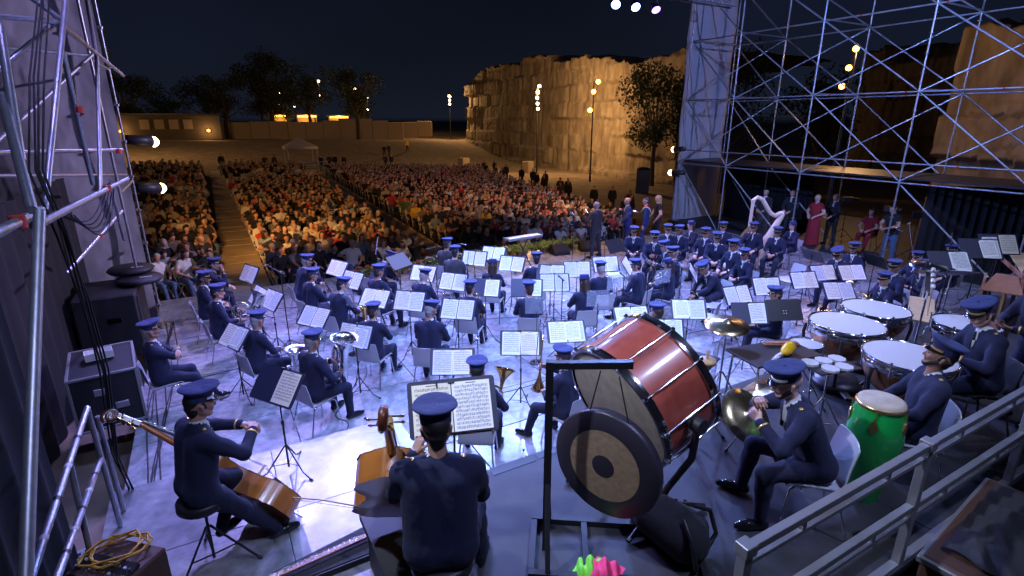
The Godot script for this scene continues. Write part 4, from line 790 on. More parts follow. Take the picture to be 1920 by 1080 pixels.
	make_chair("black chair under the seated woman in a red dress", M.black_plastic, M.dark_metal, at(19.4, 9.6, g), face(at(19.4, 9.6), at(12.0, 9.0)))
	var m7 := figure(stand.merged({"cell": 0.02, "bare": true, "collar": false, "tie": false, "lean": 8.0, "hl": Vector3(-0.12, 1.1, -0.36), "hr": Vector3(0.1, 1.12, -0.36), "head": [0.0, -15.0]}, true), suit.call("skin", "hair_black", "black_suit", "denim"))
	person(m7, "man in a black shirt and denim shorts holding camera gear", at(18.1, 8.3, g), face(at(18.1, 8.3), at(14.0, 9.2)))
	var tp := thing("camera_tripod", "video camera on a tall tripod under the scaffold wing", "camera tripod", at(19.0, 8.9, g))
	make_tripod(tp, 1.35, 0.45, M.dark_metal)
	part("camera", MB.new().bx(Vector3(0, 1.48, 0), Vector3(0.16, 0.18, 0.34), 0.02).tube([Vector3(0, 1.49, 0.16), Vector3(0, 1.49, 0.34)], 0.05, 12).mesh(), M.black_plastic, tp)
	for q in [[18.6, 7.9], [20.0, 10.8]]:
		copy(tp, "camera_tripod", "video camera on a tall tripod under the scaffold wing", at(q[0], q[1], g), 0.8, "cameras on tripods")
	tag(tp, "", "", "cameras on tripods")

# ---------------------------------------------------------------- cliffs and what lies beyond
func build_cliffs() -> void:
	quarry_wall(106.0, 44.0, 49.0, 46.0, func(d: float) -> float: return 11.4 + smoothstep(50.0, 90.0, d) * 2.2 - smoothstep(96.0, 106.0, d) * 2.6, 5, "tall pale quarry cliff with dark weathering stains beyond the audience")
	quarry_wall(46.0, 16.0, 82.0, 60.0, func(d: float) -> float: return 13.0, 8, "dark quarry cliff set back beyond the scaffold wing")
	quarry_wall(15.0, -8.0, 35.5, 30.0, func(d: float) -> float: return 9.2, 12, "lit quarry cliff rising close behind the scaffold wing")
	for q in [[45.5, 44.0, 14.0, 9.0, 3], [46.0, 40.5, 14.0, 9.5, 5], [48.0, 37.0, 14.0, 10.0, 2], [54.0, 31.0, 13.0, 11.0, 1]]:
		make_tree("dark leafy tree at the foot of the cliff beside the masking sheet", at(q[0] - 3.0, q[1], ground_height(q[0], q[1])), q[2], q[3], q[4], "trees at the foot of the cliff")
	# masts with sodium floodlights
	var so: Material = M.lamp_sodium_glow
	var wh: Material = M.lamp_white_glow
	mast("lamp mast with one large orange floodlight before the cliff", at(38.0, 49.2, ground_height(38.0, 49.2)), 10.6, [Vector2(0.0, 9.6), Vector2(-0.45, 10.6), Vector2(0.3, 7.7)], WARM, 230.0, at(30, 30, 0), so, 0.3, "sodium floodlight masts", at(46.0, 66.0, 2.0))
	mast("lamp mast with a string of five floodlights before the cliff", at(36.5, 58.2, ground_height(36.5, 58.2)), 10.5, [Vector2(0.0, 9.8), Vector2(-0.2, 10.5), Vector2(0.05, 9.15), Vector2(0.0, 8.5), Vector2(-0.05, 7.9)], WARM, 150.0, at(30, 35, 0), wh, 0.22)
	mast("lamp mast with three floodlights behind the scaffold wing", at(27.0, 15.5, -2.2), 9.6, [Vector2(0.0, 9.5), Vector2(0.15, 8.7), Vector2(0.3, 7.9)], WARM, 22.0, at(40, 10, 0), so, 0.16)
	mast("lamp mast with three white lamps at the end of the cliff", at(48.0, 112.0, 0.0), 9.2, [Vector2(0.0, 9.0), Vector2(0.0, 8.2), Vector2(0.0, 7.4)], WARM, 190.0, at(30, 80, 0), wh, 0.28)
	mast("lamp mast lighting the esplanade behind the scaffold wing and its masking sheet", at(-9.6, 74.0, 0.0), 9.0, [Vector2(0.0, 9.0), Vector2(0.2, 8.2)], WARM, 100.0, at(10, 80, 0), wh, 0.26)
	for q in [[37.5, 150.0, 11.0], [28.5, 150.0, 12.5], [46.0, 170.0, 9.5], [24.0, 190.0, 11.0], [31.0, 210.0, 11.0]]:
		mast("distant lamp mast with two small lights beyond the esplanade", at(q[0], q[1], 1.0), q[2], [Vector2(0.0, q[2]), Vector2(0.1, q[2] - 3.4)], WARM, 40.0, at(20, 80, 0), wh, 0.34, "distant lamp masts")
	# floodlights on the two wings, turned on the audience
	for q in [[-0.98, 15.3, 3.72, 24.0, 34.0, 0], [-1.0, 15.2, 2.66, 16.0, 30.0, 0], [17.55, 16.95, 3.0, 18.0, 52.0, 1], [17.5, 16.95, 2.03, 8.0, 42.0, 1]]:
		var where := at(q[0], q[1], q[2])
		var to := at(q[3], q[4], 0.0)
		var d := (to - where).normalized()
		var o := thing("floodlight", "warm floodlight on the scaffold wing beside the %s, turned on the audience" % ("cliff" if q[5] else "flight cases"), "floodlight", where, 0.0, "floodlights turned on the audience")
		var b := Basis.looking_at(d, Vector3.UP) * Basis(Vector3.RIGHT, -PI / 2)
		part("barrel", MB.new().lathe([Vector2(0, -0.55), Vector2(0.1, -0.54), Vector2(0.12, -0.2), Vector2(0.13, 0.0), Vector2(0.12, 0.0), Vector2(0.11, -0.04)], 18, Transform3D(b, Vector3.ZERO)).mesh(), M.black_plastic, o)
		part("lens", MB.new().lathe([Vector2(0, 0.17), Vector2(0.07, 0.15), Vector2(0.115, 0.09), Vector2(0.122, 0.0)], 18, Transform3D(b, Vector3.ZERO)).mesh(), wh, o)
		part("clamp", MB.new().beam(Vector3.ZERO, Vector3(0.35 if q[5] else -0.4, 0.0, 0.1), 0.05, 0.05).mesh(), M.dark_metal, o)
		var l := SpotLight3D.new()
		l.name = "audience_floodlight"
		l.light_color = Color(1.0, 0.7, 0.38)
		l.light_energy = 38.0
		l.spot_angle = 42.0
		l.spot_angle_attenuation = 1.0
		l.spot_range = 200.0
		l.light_size = 0.1
		add_child(l, true)
		aim(l, where + d * 0.2, to + (at(4.0, 46.0, 0.0) - to) * (0.0 if q[5] else 0.45))

func build_distance() -> void:
	# walls, kiosks, trees and buildings beyond the esplanade
	var wall := thing("stone_wall", "long low stone retaining wall beyond the esplanade", "wall", at(4.0, 112.0, ground_height(4, 112)))
	var r := RandomNumberGenerator.new()
	r.seed = 3
	for i in 26:
		part("block", MB.new().bx(Vector3(-42.0 + i * 3.2, 1.3 + 0.2 * sin(i * 1.3), r.randf_range(-0.12, 0.12)), Vector3(3.17, 3.6 + 0.5 * sin(i * 0.7), 0.9), 0.06).mesh(), M.render_wall, wall)
	var hs := thing("low_building", "low flat-roofed building with two lit entrances beyond the esplanade", "building", at(-4.0, 106.0, ground_height(-4, 106)))
	part("wall", MB.new().bx(Vector3(0, 1.9, -2.0), Vector3(15.0, 3.8, 4.0)).mesh(), M.dark_wall, hs)
	part("roof", MB.new().bx(Vector3(0, 3.95, -2.0), Vector3(16.0, 0.25, 5.0)).mesh(), M.dark_metal, hs)
	for i in 4: part("window", MB.new().bx(Vector3(-3.2 + i * 2.0, 2.4, 0.05), Vector3(1.3, 1.5, 0.12)).mesh(), M.render_wall, hs)
	var ent: Material = glow("entrance_lamp_glow", Color(1.0, 0.6, 0.2), 9.0)
	for x: float in [-6.4, 5.6]:
		var lp := part("entrance_lamp", MB.new().lathe([Vector2(0, -0.25), Vector2(0.25, -0.1), Vector2(0.25, 0.1), Vector2(0, 0.25)], 12, Transform3D(Basis(), Vector3(x, 1.4, 0.5))).mesh(), ent, hs)
		var l := OmniLight3D.new()
		l.name = "entrance_light"
		l.light_color = WARM
		l.light_energy = 6.0
		l.light_size = 0.2
		l.shadow_enabled = true
		add_child(l, true)
		l.position = hs.position + Vector3(x, 1.4, 0.9)
	var kg: Material = glow("kiosk_lamp_glow", Color(1.0, 0.7, 0.25), 7.0)
	for q in [[16.0, 132.0, 3.6, 0], [22.0, 134.0, 4.2, 1], [29.5, 136.0, 4.4, 2]]:
		var k := thing("kiosk", ["brightly lit yellow kiosk with a round canopy beside a tree", "brightly lit yellow kiosk with a square front", "brightly lit yellow kiosk standing apart beside a direction sign"][q[3]], "kiosk", at(q[0], q[1], ground_height(q[0], q[1]) + 1.6))
		part("counter", MB.new().bx(Vector3(0, 0.6, 0), Vector3(q[2], 1.2, 2.0), 0.05).mesh(), M.render_wall, k)
		for s: float in [-1.0, 1.0]: part("post", MB.new().bx(Vector3(s * q[2] * 0.48, 1.5, 0.8), Vector3(0.2, 3.0, 0.2)).mesh(), M.render_wall, k)
		part("roof", MB.new().lathe([Vector2(q[2] * 0.62, 2.9), Vector2(q[2] * 0.66, 3.1), Vector2(q[2] * 0.4, 3.6), Vector2(0.0, 3.8)], 18).mesh() if q[3] == 0 else MB.new().bx(Vector3(0, 3.1, 0), Vector3(q[2] * 1.1, 0.3, 2.6), 0.05).mesh(), M.render_wall, k)
		part("light_strip", MB.new().bx(Vector3(0, 2.78, 1.1), Vector3(q[2] * 0.95, 0.3, 0.1)).mesh(), kg, k)
		part("back_wall", MB.new().bx(Vector3(0, 1.5, -0.9), Vector3(q[2] * 0.9, 3.0, 0.1)).mesh(), M.render_wall, k)
		var l := OmniLight3D.new()
		l.name = "kiosk_light"
		l.light_color = Color(1.0, 0.72, 0.32)
		l.light_energy = 16.0
		l.light_size = 0.3
		l.shadow_enabled = true
		add_child(l, true)
		l.position = k.position + Vector3(0, 2.5, 1.5)
	for i in 16:
		var x := -46.0 + i * 5.2 + 1.5 * sin(i * 2.3)
		make_tree("dark tree in the row beyond the esplanade", at(x, 120.0 + 9.0 * sin(i * 1.7), 0.8), r.randf_range(9.0, 15.0), r.randf_range(9.0, 14.0), i, "trees beyond the esplanade")
	make_tree("broad tree lit from one side beside the lit kiosks", at(13.0, 118.0, 0.8), 16.0, 17.0, 2, "")
	make_tree("yellow-lit tree close behind the scaffold wing", at(-14.0, 92.0, 0.3), 15.0, 12.0, 1, "")
	# sound desk tent in the audience
	var t := thing("sound_tent", "small white tent over the sound desk behind the seated audience", "tent", at(9.2, 62.0, ground_height(9.2, 62)))
	for s: float in [-1.0, 1.0]:
		for s2: float in [-1.0, 1.0]: part("post", MB.new().tube([Vector3(s * 1.45, 0, s2 * 1.45), Vector3(s * 1.45, 2.6, s2 * 1.45)], 0.05, 8).mesh(), M.aluminium, t)
	part("canopy", MB.new().lathe([Vector2(2.2, 2.35), Vector2(2.2, 2.6), Vector2(0.9, 3.1), Vector2(0.0, 3.6)], 4, Transform3D(Basis(Vector3.UP, PI / 4), Vector3.ZERO), true).mesh(), M.sheeting, t)
	part("desk", MB.new().bx(Vector3(0, 0.95, 1.2), Vector3(2.6, 0.12, 0.9)).mesh(), M.dark_metal, t)
	part("barrier", MB.new().bx(Vector3(0, 0.55, 2.1), Vector3(4.2, 0.05, 0.05)).bx(Vector3(0, 1.05, 2.1), Vector3(4.2, 0.05, 0.05)).mesh(), M.aluminium, t)
	for i in 9: part("barrier_bar", MB.new().bx(Vector3(-2.0 + i * 0.5, 0.55, 2.1), Vector3(0.03, 1.05, 0.03)).mesh(), M.aluminium, t)
	# things at the foot of the cliff
	for q in [[37.5, 62.0], [30.0, 66.0], [26.5, 24.5]]:
		solo("service_box", MB.new().bx(Vector3(0, 0.7, 0), Vector3(1.3, 1.5, 1.0), 0.04).mesh(), M.render_wall, "yellowish service box standing beyond the seats", "box", at(q[0], q[1], ground_height(q[0], q[1])), 0.4, "service boxes")
	var pt := thing("portable_toilet", "dark portable toilet cabin at the foot of the cliff", "toilet cabin", at(35.5, 38.0, ground_height(35.5, 38)), 0.9)
	part("cabin", MB.new().bx(Vector3(0, 1.1, 0), Vector3(1.15, 2.2, 1.15), 0.04).mesh(), M.dark_metal, pt)
	part("roof", MB.new().lathe([Vector2(0.8, 2.2), Vector2(0.75, 2.3), Vector2(0.0, 2.42)], 4, Transform3D(Basis(Vector3.UP, PI / 4), Vector3.ZERO)).mesh(), M.dark_metal, pt)
	part("door", MB.new().bx(Vector3(0, 1.05, 0.585), Vector3(0.8, 1.9, 0.03), 0.01).mesh(), M.case_black, pt)

# ---------------------------------------------------------------- audience
func build_audience() -> void:
	# walkways between the blocks
	var wk := structure("path", MB.new().sheet(30, 2, func(u: float, t: float) -> Vector3:
		var d := 16.0 + t * 46.0
		var x := 6.95 + u * 0.85 + (d - 16.0) * 0.06
		return at(x, d, ground_height(x, d) + 0.16)).mesh(), M.walkway_stone)
	var kerb := MB.new()
	for i in 30:
		var d := 16.0 + i * 1.53
		for s: float in [0.0, 0.85]:
			var x := 6.95 + s + (d - 16.0) * 0.06
			part("kerb", MB.new().beam(at(x, d, ground_height(x, d) + 0.1), at(x + 0.092, d + 1.52, ground_height(x, d) + 0.1), 0.07, 0.24).mesh(), M.walkway_stone, wk)
	var st := structure("steps", MB.new().sheet(1, 1, func(u: float, t: float) -> Vector3: return at(0.0 + u * 1.2 + t * 0.6, 16.0 + t * 44.0, -0.52)).mesh(), M.walkway_stone)
	for i in 42:
		part("step", MB.new().bx(at(0.6 + i * 0.012, 16.3 + i * 1.02, -0.5 + 0.012 * (i % 3)), Vector3(1.22, 0.1, 1.0), 0.01).mesh(), M.walkway_stone, st)
	# figures
	var tops := [["white", lin(0.62, 0.6, 0.56), 16], ["cream", lin(0.5, 0.43, 0.32), 8], ["black", lin(0.012, 0.012, 0.013), 32], ["navy", lin(0.018, 0.022, 0.05), 16], ["grey", lin(0.14, 0.14, 0.14), 10], ["pale blue", lin(0.25, 0.33, 0.42), 7], ["red", lin(0.4, 0.03, 0.03), 4], ["beige", lin(0.35, 0.26, 0.17), 6], ["yellow", lin(0.55, 0.4, 0.03), 1], ["green", lin(0.05, 0.12, 0.05), 2], ["pink", lin(0.5, 0.16, 0.18), 2]]
	var bag := []
	var tm := {}
	for i in tops.size():
		tm[i] = mat("top_" + (tops[i][0] as String).replace(" ", "_"), tops[i][1], 0.9)
		for k in tops[i][2]: bag.append(i)
	var hairs := [M.hair_black, M.hair_brown, M.hair_grey, M.hair_black]
	var crowd_top := mat("crowd_top", Color.WHITE, 0.9)
	crowd_top.vertex_color_use_as_albedo = true
	var figs := []
	for i in 10:
		var p := {"rough": true, "cell": 0.032, "lean": [2.0, 8.0, 14.0, 3.0, 6.0, -2.0, 10.0, 26.0, 4.0, 0.0][i], "head": [[0, 0], [18, -4], [-16, -8], [8, 2], [-6, 0], [12, 0], [-20, -4], [0, -10], [48, 0], [-46, -2]][i], "tilt": [0.0, 3.0, -4.0, 0.0, 5.0, -3.0, 0.0, 2.0, -5.0, 6.0][i], "collar": false, "tie": false, "bare": i % 2 == 1, "wide": [1.0, 0.92, 1.0, 1.06, 0.9, 1.0, 0.94, 1.0, 0.96, 1.04][i]}
		if i == 2: p.merge({"hr": Vector3(0.06, 1.05, -0.3), "hl": Vector3(0.02, 0.75, -0.36)})
		if i == 3: p.merge({"hl": Vector3(0.1, 0.9, -0.22), "hr": Vector3(-0.1, 0.87, -0.25)})
		if i == 8: p.merge({"hr": Vector3(0.05, 1.12, -0.42), "hl": Vector3(-0.05, 1.1, -0.42)})
		if i == 9: p.merge({"hr": Vector3(0.28, 0.9, -0.1)})
		if i == 5: p.merge({"hl": Vector3(-0.05, 0.72, -0.38), "hr": Vector3(0.05, 0.72, -0.38), "fr": Vector3(0.05, 0.2, -0.6)})
		var l := look(["skin", "skin_pale", "skin_tan"][i % 3], ["hair_black", "hair_brown", "hair_grey"][i % 3], {"long": i in [1, 4, 6, 8], "hair": i != 5})
		l.mats = (l.mats as Dictionary).merged({COAT: crowd_top, LEGS: [M.black_suit, M.denim, M.grey_suit, M.navy_trousers][i % 4]}, true)
		figs.append(figure(p, l))
	var spots := []
	var empty := []
	var r := RandomNumberGenerator.new()
	r.seed = 21
	for row in 43:
		var d := 16.7 + row * 0.96
		var right: float = 13.2 + (d - 16.7) * 1.4 if d < 20.5 else lerpf(19.5, 27.5, clampf((d - 20.5) / 36.0, 0, 1))
		for blk in 3:
			var x0: float = [maxf(-0.1 * d - 0.4, -6.5), 1.5, 8.3 + (d - 16.0) * 0.06][blk]
			var x1: float = [-0.35, 6.5 + (d - 16.0) * 0.055, right][blk]
			var n := int((x1 - x0) / 0.54)
			for i in n:
				var x := (x1 - i * 0.54 if blk == 0 else x0 + i * 0.54) + r.randf_range(-0.08, 0.08)
				var free := 0.08
				if blk == 0 and d > 27.0 and d < 49.0: free = 0.72 if x < -1.2 else 0.4
				if blk == 1 and d > 42.0 and d < 50.0: free = 0.7
				if blk == 2 and row < 3 and i < 7: free = 0.45
				var p := at(x, d + r.randf_range(-0.16, 0.16), ground_height(x, d))
				var turn := face(p, at(8.0, 4.0)) * 0.8 + r.randf_range(-0.15, 0.15)
				# they look back at the stage
				turn = atan2(-(8.0 - p.x) * 0.6, -(p.z * -1.0 + 6.0) * -1.0 * -1.0) if false else face(p, at(lerpf(x, 8.0, 0.6), 6.0)) + r.randf_range(-0.18, 0.18)
				if r.randf() < free: empty.append([p, turn, blk, row])
				else: spots.append([p, turn, blk, row, p.length()])
	spots.sort_custom(func(a, b) -> bool: return a[4] < b[4])
	var where := ["in the block beside the scaffold wing", "between the stepped aisle and the raised walkway", "beyond the raised walkway"]
	var rest := [[], [], [], [], [], [], [], [], [], []]
	for i in spots.size():
		var s: Array = spots[i]
		var k := r.randi() % 10
		var top: int = bag[r.randi() % bag.size()]
		if i < 222:
			if s[3] < 3 and r.randf() < 0.5: top = [2, 3, 2, 0][r.randi() % 4]
			var o := MeshInstance3D.new()
			o.name = numbered("person")
			o.mesh = figs[k]
			add_child(o)
			o.position = s[0]
			o.rotation.y = s[1]
			o.scale = Vector3.ONE * r.randf_range(0.92, 1.07)
			var order: Array = figs[k].get_meta("order")
			o.set_surface_override_material(order.find(COAT), tm[top])
			var hi := order.find(HAIR)
			if hi >= 0: o.set_surface_override_material(hi, hairs[i % 4])
			tag(o, "%s in a %s top seated %s" % ["long-haired spectator" if k in [1, 4, 6, 8] else ("bald spectator" if k == 5 else "short-haired spectator"), tops[top][0], where[s[2]]], "person", "spectators " + where[s[2]])
		else:
			rest[k].append([s[0], s[1], tops[top][1]])
	for k in 10:
		var mm := MultiMesh.new()
		mm.transform_format = MultiMesh.TRANSFORM_3D
		mm.use_colors = true
		mm.mesh = figs[k]
		mm.instance_count = rest[k].size()
		for i in rest[k].size():
			mm.set_instance_transform(i, Transform3D(Basis(Vector3.UP, rest[k][i][1]) * r.randf_range(0.9, 1.08), rest[k][i][0]))
			mm.set_instance_color(i, (rest[k][i][2] as Color).srgb_to_linear())
		var o := MultiMeshInstance3D.new()
		o.name = numbered("crowd")
		o.multimesh = mm
		add_child(o)
		tag(o, "rest of the seated audience filling the rows towards the esplanade", "crowd", "audience crowd", "stuff")
	# chairs: the empty ones one by one, those under people as one mass
	var cm := audience_chair()
	empty.sort_custom(func(a, b) -> bool: return (a[0] as Vector3).length() < (b[0] as Vector3).length())
	for i in mini(empty.size(), 300):
		var e: Array = empty[i]
		var dark: bool = e[2] == 2
		var o := MeshInstance3D.new()
		o.name = numbered("chair")
		o.mesh = cm
		add_child(o)
		o.position = e[0]
		o.rotation.y = e[1]
		o.set_surface_override_material(0, M.black_plastic if dark else M.white_plastic)
		tag(o, "empty %s folding chair %s" % ["black" if dark else "white", where[e[2]]], "chair", "empty chairs " + where[e[2]])
	var mm2 := MultiMesh.new()
	mm2.transform_format = MultiMesh.TRANSFORM_3D
	mm2.mesh = cm
	mm2.instance_count = spots.size()
	for i in spots.size():
		mm2.set_instance_transform(i, Transform3D(Basis(Vector3.UP, spots[i][1]), spots[i][0]))
	var co := MultiMeshInstance3D.new()
	co.name = "occupied_chairs"
	co.multimesh = mm2
	add_child(co)
	tag(co, "white folding chairs under the seated audience", "chairs", "", "stuff")
	# people standing beyond the seats
	var sm := []
	for i in 3:
		var l := look(["skin", "skin_tan", "skin_pale"][i], "hair_black")
		l.mats = (l.mats as Dictionary).merged({COAT: [M.black_suit, M.grey_suit, M.navy][i], LEGS: M.black_suit}, true)
		sm.append(figure({"rough": true, "cell": 0.034, "collar": false, "tie": false, "hip": Vector3(0, 0.93, 0), "fl": Vector3(-0.13, 0.085, 0.03), "fr": Vector3(0.13, 0.085, 0.0), "kl": Vector3(0, 0, -1), "kr": Vector3(0, 0, -1), "hl": Vector3(-0.26, 0.86, -0.05), "hr": [Vector3(0.26, 0.86, -0.05), Vector3(0.08, 1.1, -0.26), Vector3(0.24, 0.86, -0.1)][i]}, l))
	for i in 34:
		var q: Array
		if i < 22: q = [lerpf(27.5, 20.5, i / 22.0) + r.randf_range(-1.0, 3.0), lerpf(58.0, 21.0, i / 22.0) + r.randf_range(-1.5, 1.5)]
		else: q = [[12.5, 64.0], [13.2, 64.5], [14.0, 63.6], [5.5, 60.5], [23.0, 78.0], [23.8, 78.5], [19.5, 66.0], [20.3, 66.2], [11.2, 62.0], [6.4, 61.0], [28.5, 84.0], [1.6, 61.0]][i - 22]
		var p := at(q[0], q[1], ground_height(q[0], q[1]))
		var o := solo("person", sm[i % 3], null, "", "person", p, face(p, at(8, 8)) + r.randf_range(-0.6, 0.6), "people standing beyond the seats")
		tag(o, ["person in black standing beyond the seats, arms down", "person in grey standing beyond the seats, one arm bent", "person in navy standing beyond the seats"][i % 3])
		if i == 32:
			tag(o, "person in a bright yellow vest walking on the esplanade", "person")
			o.set_surface_override_material((sm[i % 3].get_meta("order") as Array).find(COAT), M.maraca_yellow)

func audience_chair() -> ArrayMesh:
	var c := MB.new()
	c.box(Transform3D(Basis(Vector3.RIGHT, 0.06), Vector3(0, 0.44, -0.02)), Vector3(0.42, 0.025, 0.4), 0.008)
	c.box(Transform3D(Basis(Vector3.RIGHT, 0.2), Vector3(0, 0.7, 0.22)), Vector3(0.42, 0.24, 0.02), 0.006)
	for s: float in [-1.0, 1.0]:
		c.tube([Vector3(s * 0.2, 0.0, -0.22), Vector3(s * 0.2, 0.44, 0.1), Vector3(s * 0.2, 0.82, 0.26)], 0.012, 5)
		c.tube([Vector3(s * 0.19, 0.0, 0.24), Vector3(s * 0.19, 0.43, -0.14)], 0.012, 5)
	var m := c.mesh()
	m.surface_set_material(0, M.white_plastic)
	return m
# ---------------------------------------------------------------- helpers
var M := {}
var taken := {}
var rng := RandomNumberGenerator.new()

func numbered(called: String) -> String:
	var k: int = taken.get(called, -1) + 1
	taken[called] = k
	return called if k == 0 else "%s_%03d" % [called, k]

func tag(o: Node, label := "", category := "", group := "", kind := "") -> void:
	if label: o.set_meta("label", label)
	if category: o.set_meta("category", category)
	if group: o.set_meta("group", group)
	if kind: o.set_meta("kind", kind)

func thing(called: String, label: String, category: String, at := Vector3.ZERO, turn := 0.0, group := "") -> Node3D:
	var o := Node3D.new()
	o.name = numbered(called)
	add_child(o)
	o.position = at
	o.rotation.y = turn
	tag(o, label, category, group)
	return o

func solo(called: String, mesh: Mesh, m: Material, label: String, category: String, at := Vector3.ZERO, turn := 0.0, group := "") -> MeshInstance3D:
	var o := MeshInstance3D.new()
	o.name = numbered(called)
	o.mesh = mesh
	if m: o.material_override = m
	add_child(o)
	o.position = at
	o.rotation.y = turn
	tag(o, label, category, group)
	return o

func structure(called: String, mesh: Mesh, m: Material) -> MeshInstance3D:
	var o := MeshInstance3D.new()
	o.name = numbered(called)
	o.mesh = mesh
	if m: o.material_override = m
	add_child(o)
	o.set_meta("kind", "structure")
	return o

func part(called: String, mesh: Mesh, m: Material, parent: Node, xf := Transform3D()) -> MeshInstance3D:
	var o := MeshInstance3D.new()
	o.name = called
	o.mesh = mesh
	if m: o.material_override = m
	parent.add_child(o, true)
	o.transform = xf
	return o

func copy(o: Node3D, called: String, label: String, at: Vector3, turn: float, group := "") -> Node3D:
	var c: Node3D = o.duplicate()
	c.name = numbered(called)
	add_child(c)
	c.position = at
	c.rotation = Vector3(0, turn, 0)
	tag(c, label, "", group)
	return c

func at(x: float, d: float, h := 0.0) -> Vector3:
	return Vector3(x, h, -d)

func face(from: Vector3, to: Vector3) -> float:
	return atan2(-(to.x - from.x), -(to.z - from.z))

func lin(r: float, g: float, b: float) -> Color:
	return Color(r, g, b).linear_to_srgb()

func mat(called: String, c: Color, rough := 0.8, metal := 0.0) -> StandardMaterial3D:
	var m := StandardMaterial3D.new()
	m.resource_name = called
	m.albedo_color = c
	m.roughness = rough
	m.metallic = metal
	M[called] = m
	return m

func noise_tex(freq: float, lo: Color, hi: Color, sd := 1, oct := 4, size := 256, kind := FastNoiseLite.TYPE_SIMPLEX_SMOOTH, mid := 0.5) -> NoiseTexture2D:
	var n := FastNoiseLite.new()
	n.noise_type = kind
	n.frequency = freq
	n.fractal_octaves = oct
	n.seed = sd
	var t := NoiseTexture2D.new()
	t.width = size
	t.height = size
	t.seamless = true
	t.noise = n
	var g := Gradient.new()
	g.set_color(0, lo)
	g.set_color(1, hi)
	if mid != 0.5:
		g.add_point(mid, lo.lerp(hi, 0.5))
	t.color_ramp = g
	return t

func bump_tex(freq: float, sd := 1, oct := 4, size := 256) -> NoiseTexture2D:
	return noise_tex(freq, Color.BLACK, Color.WHITE, sd, oct, size)

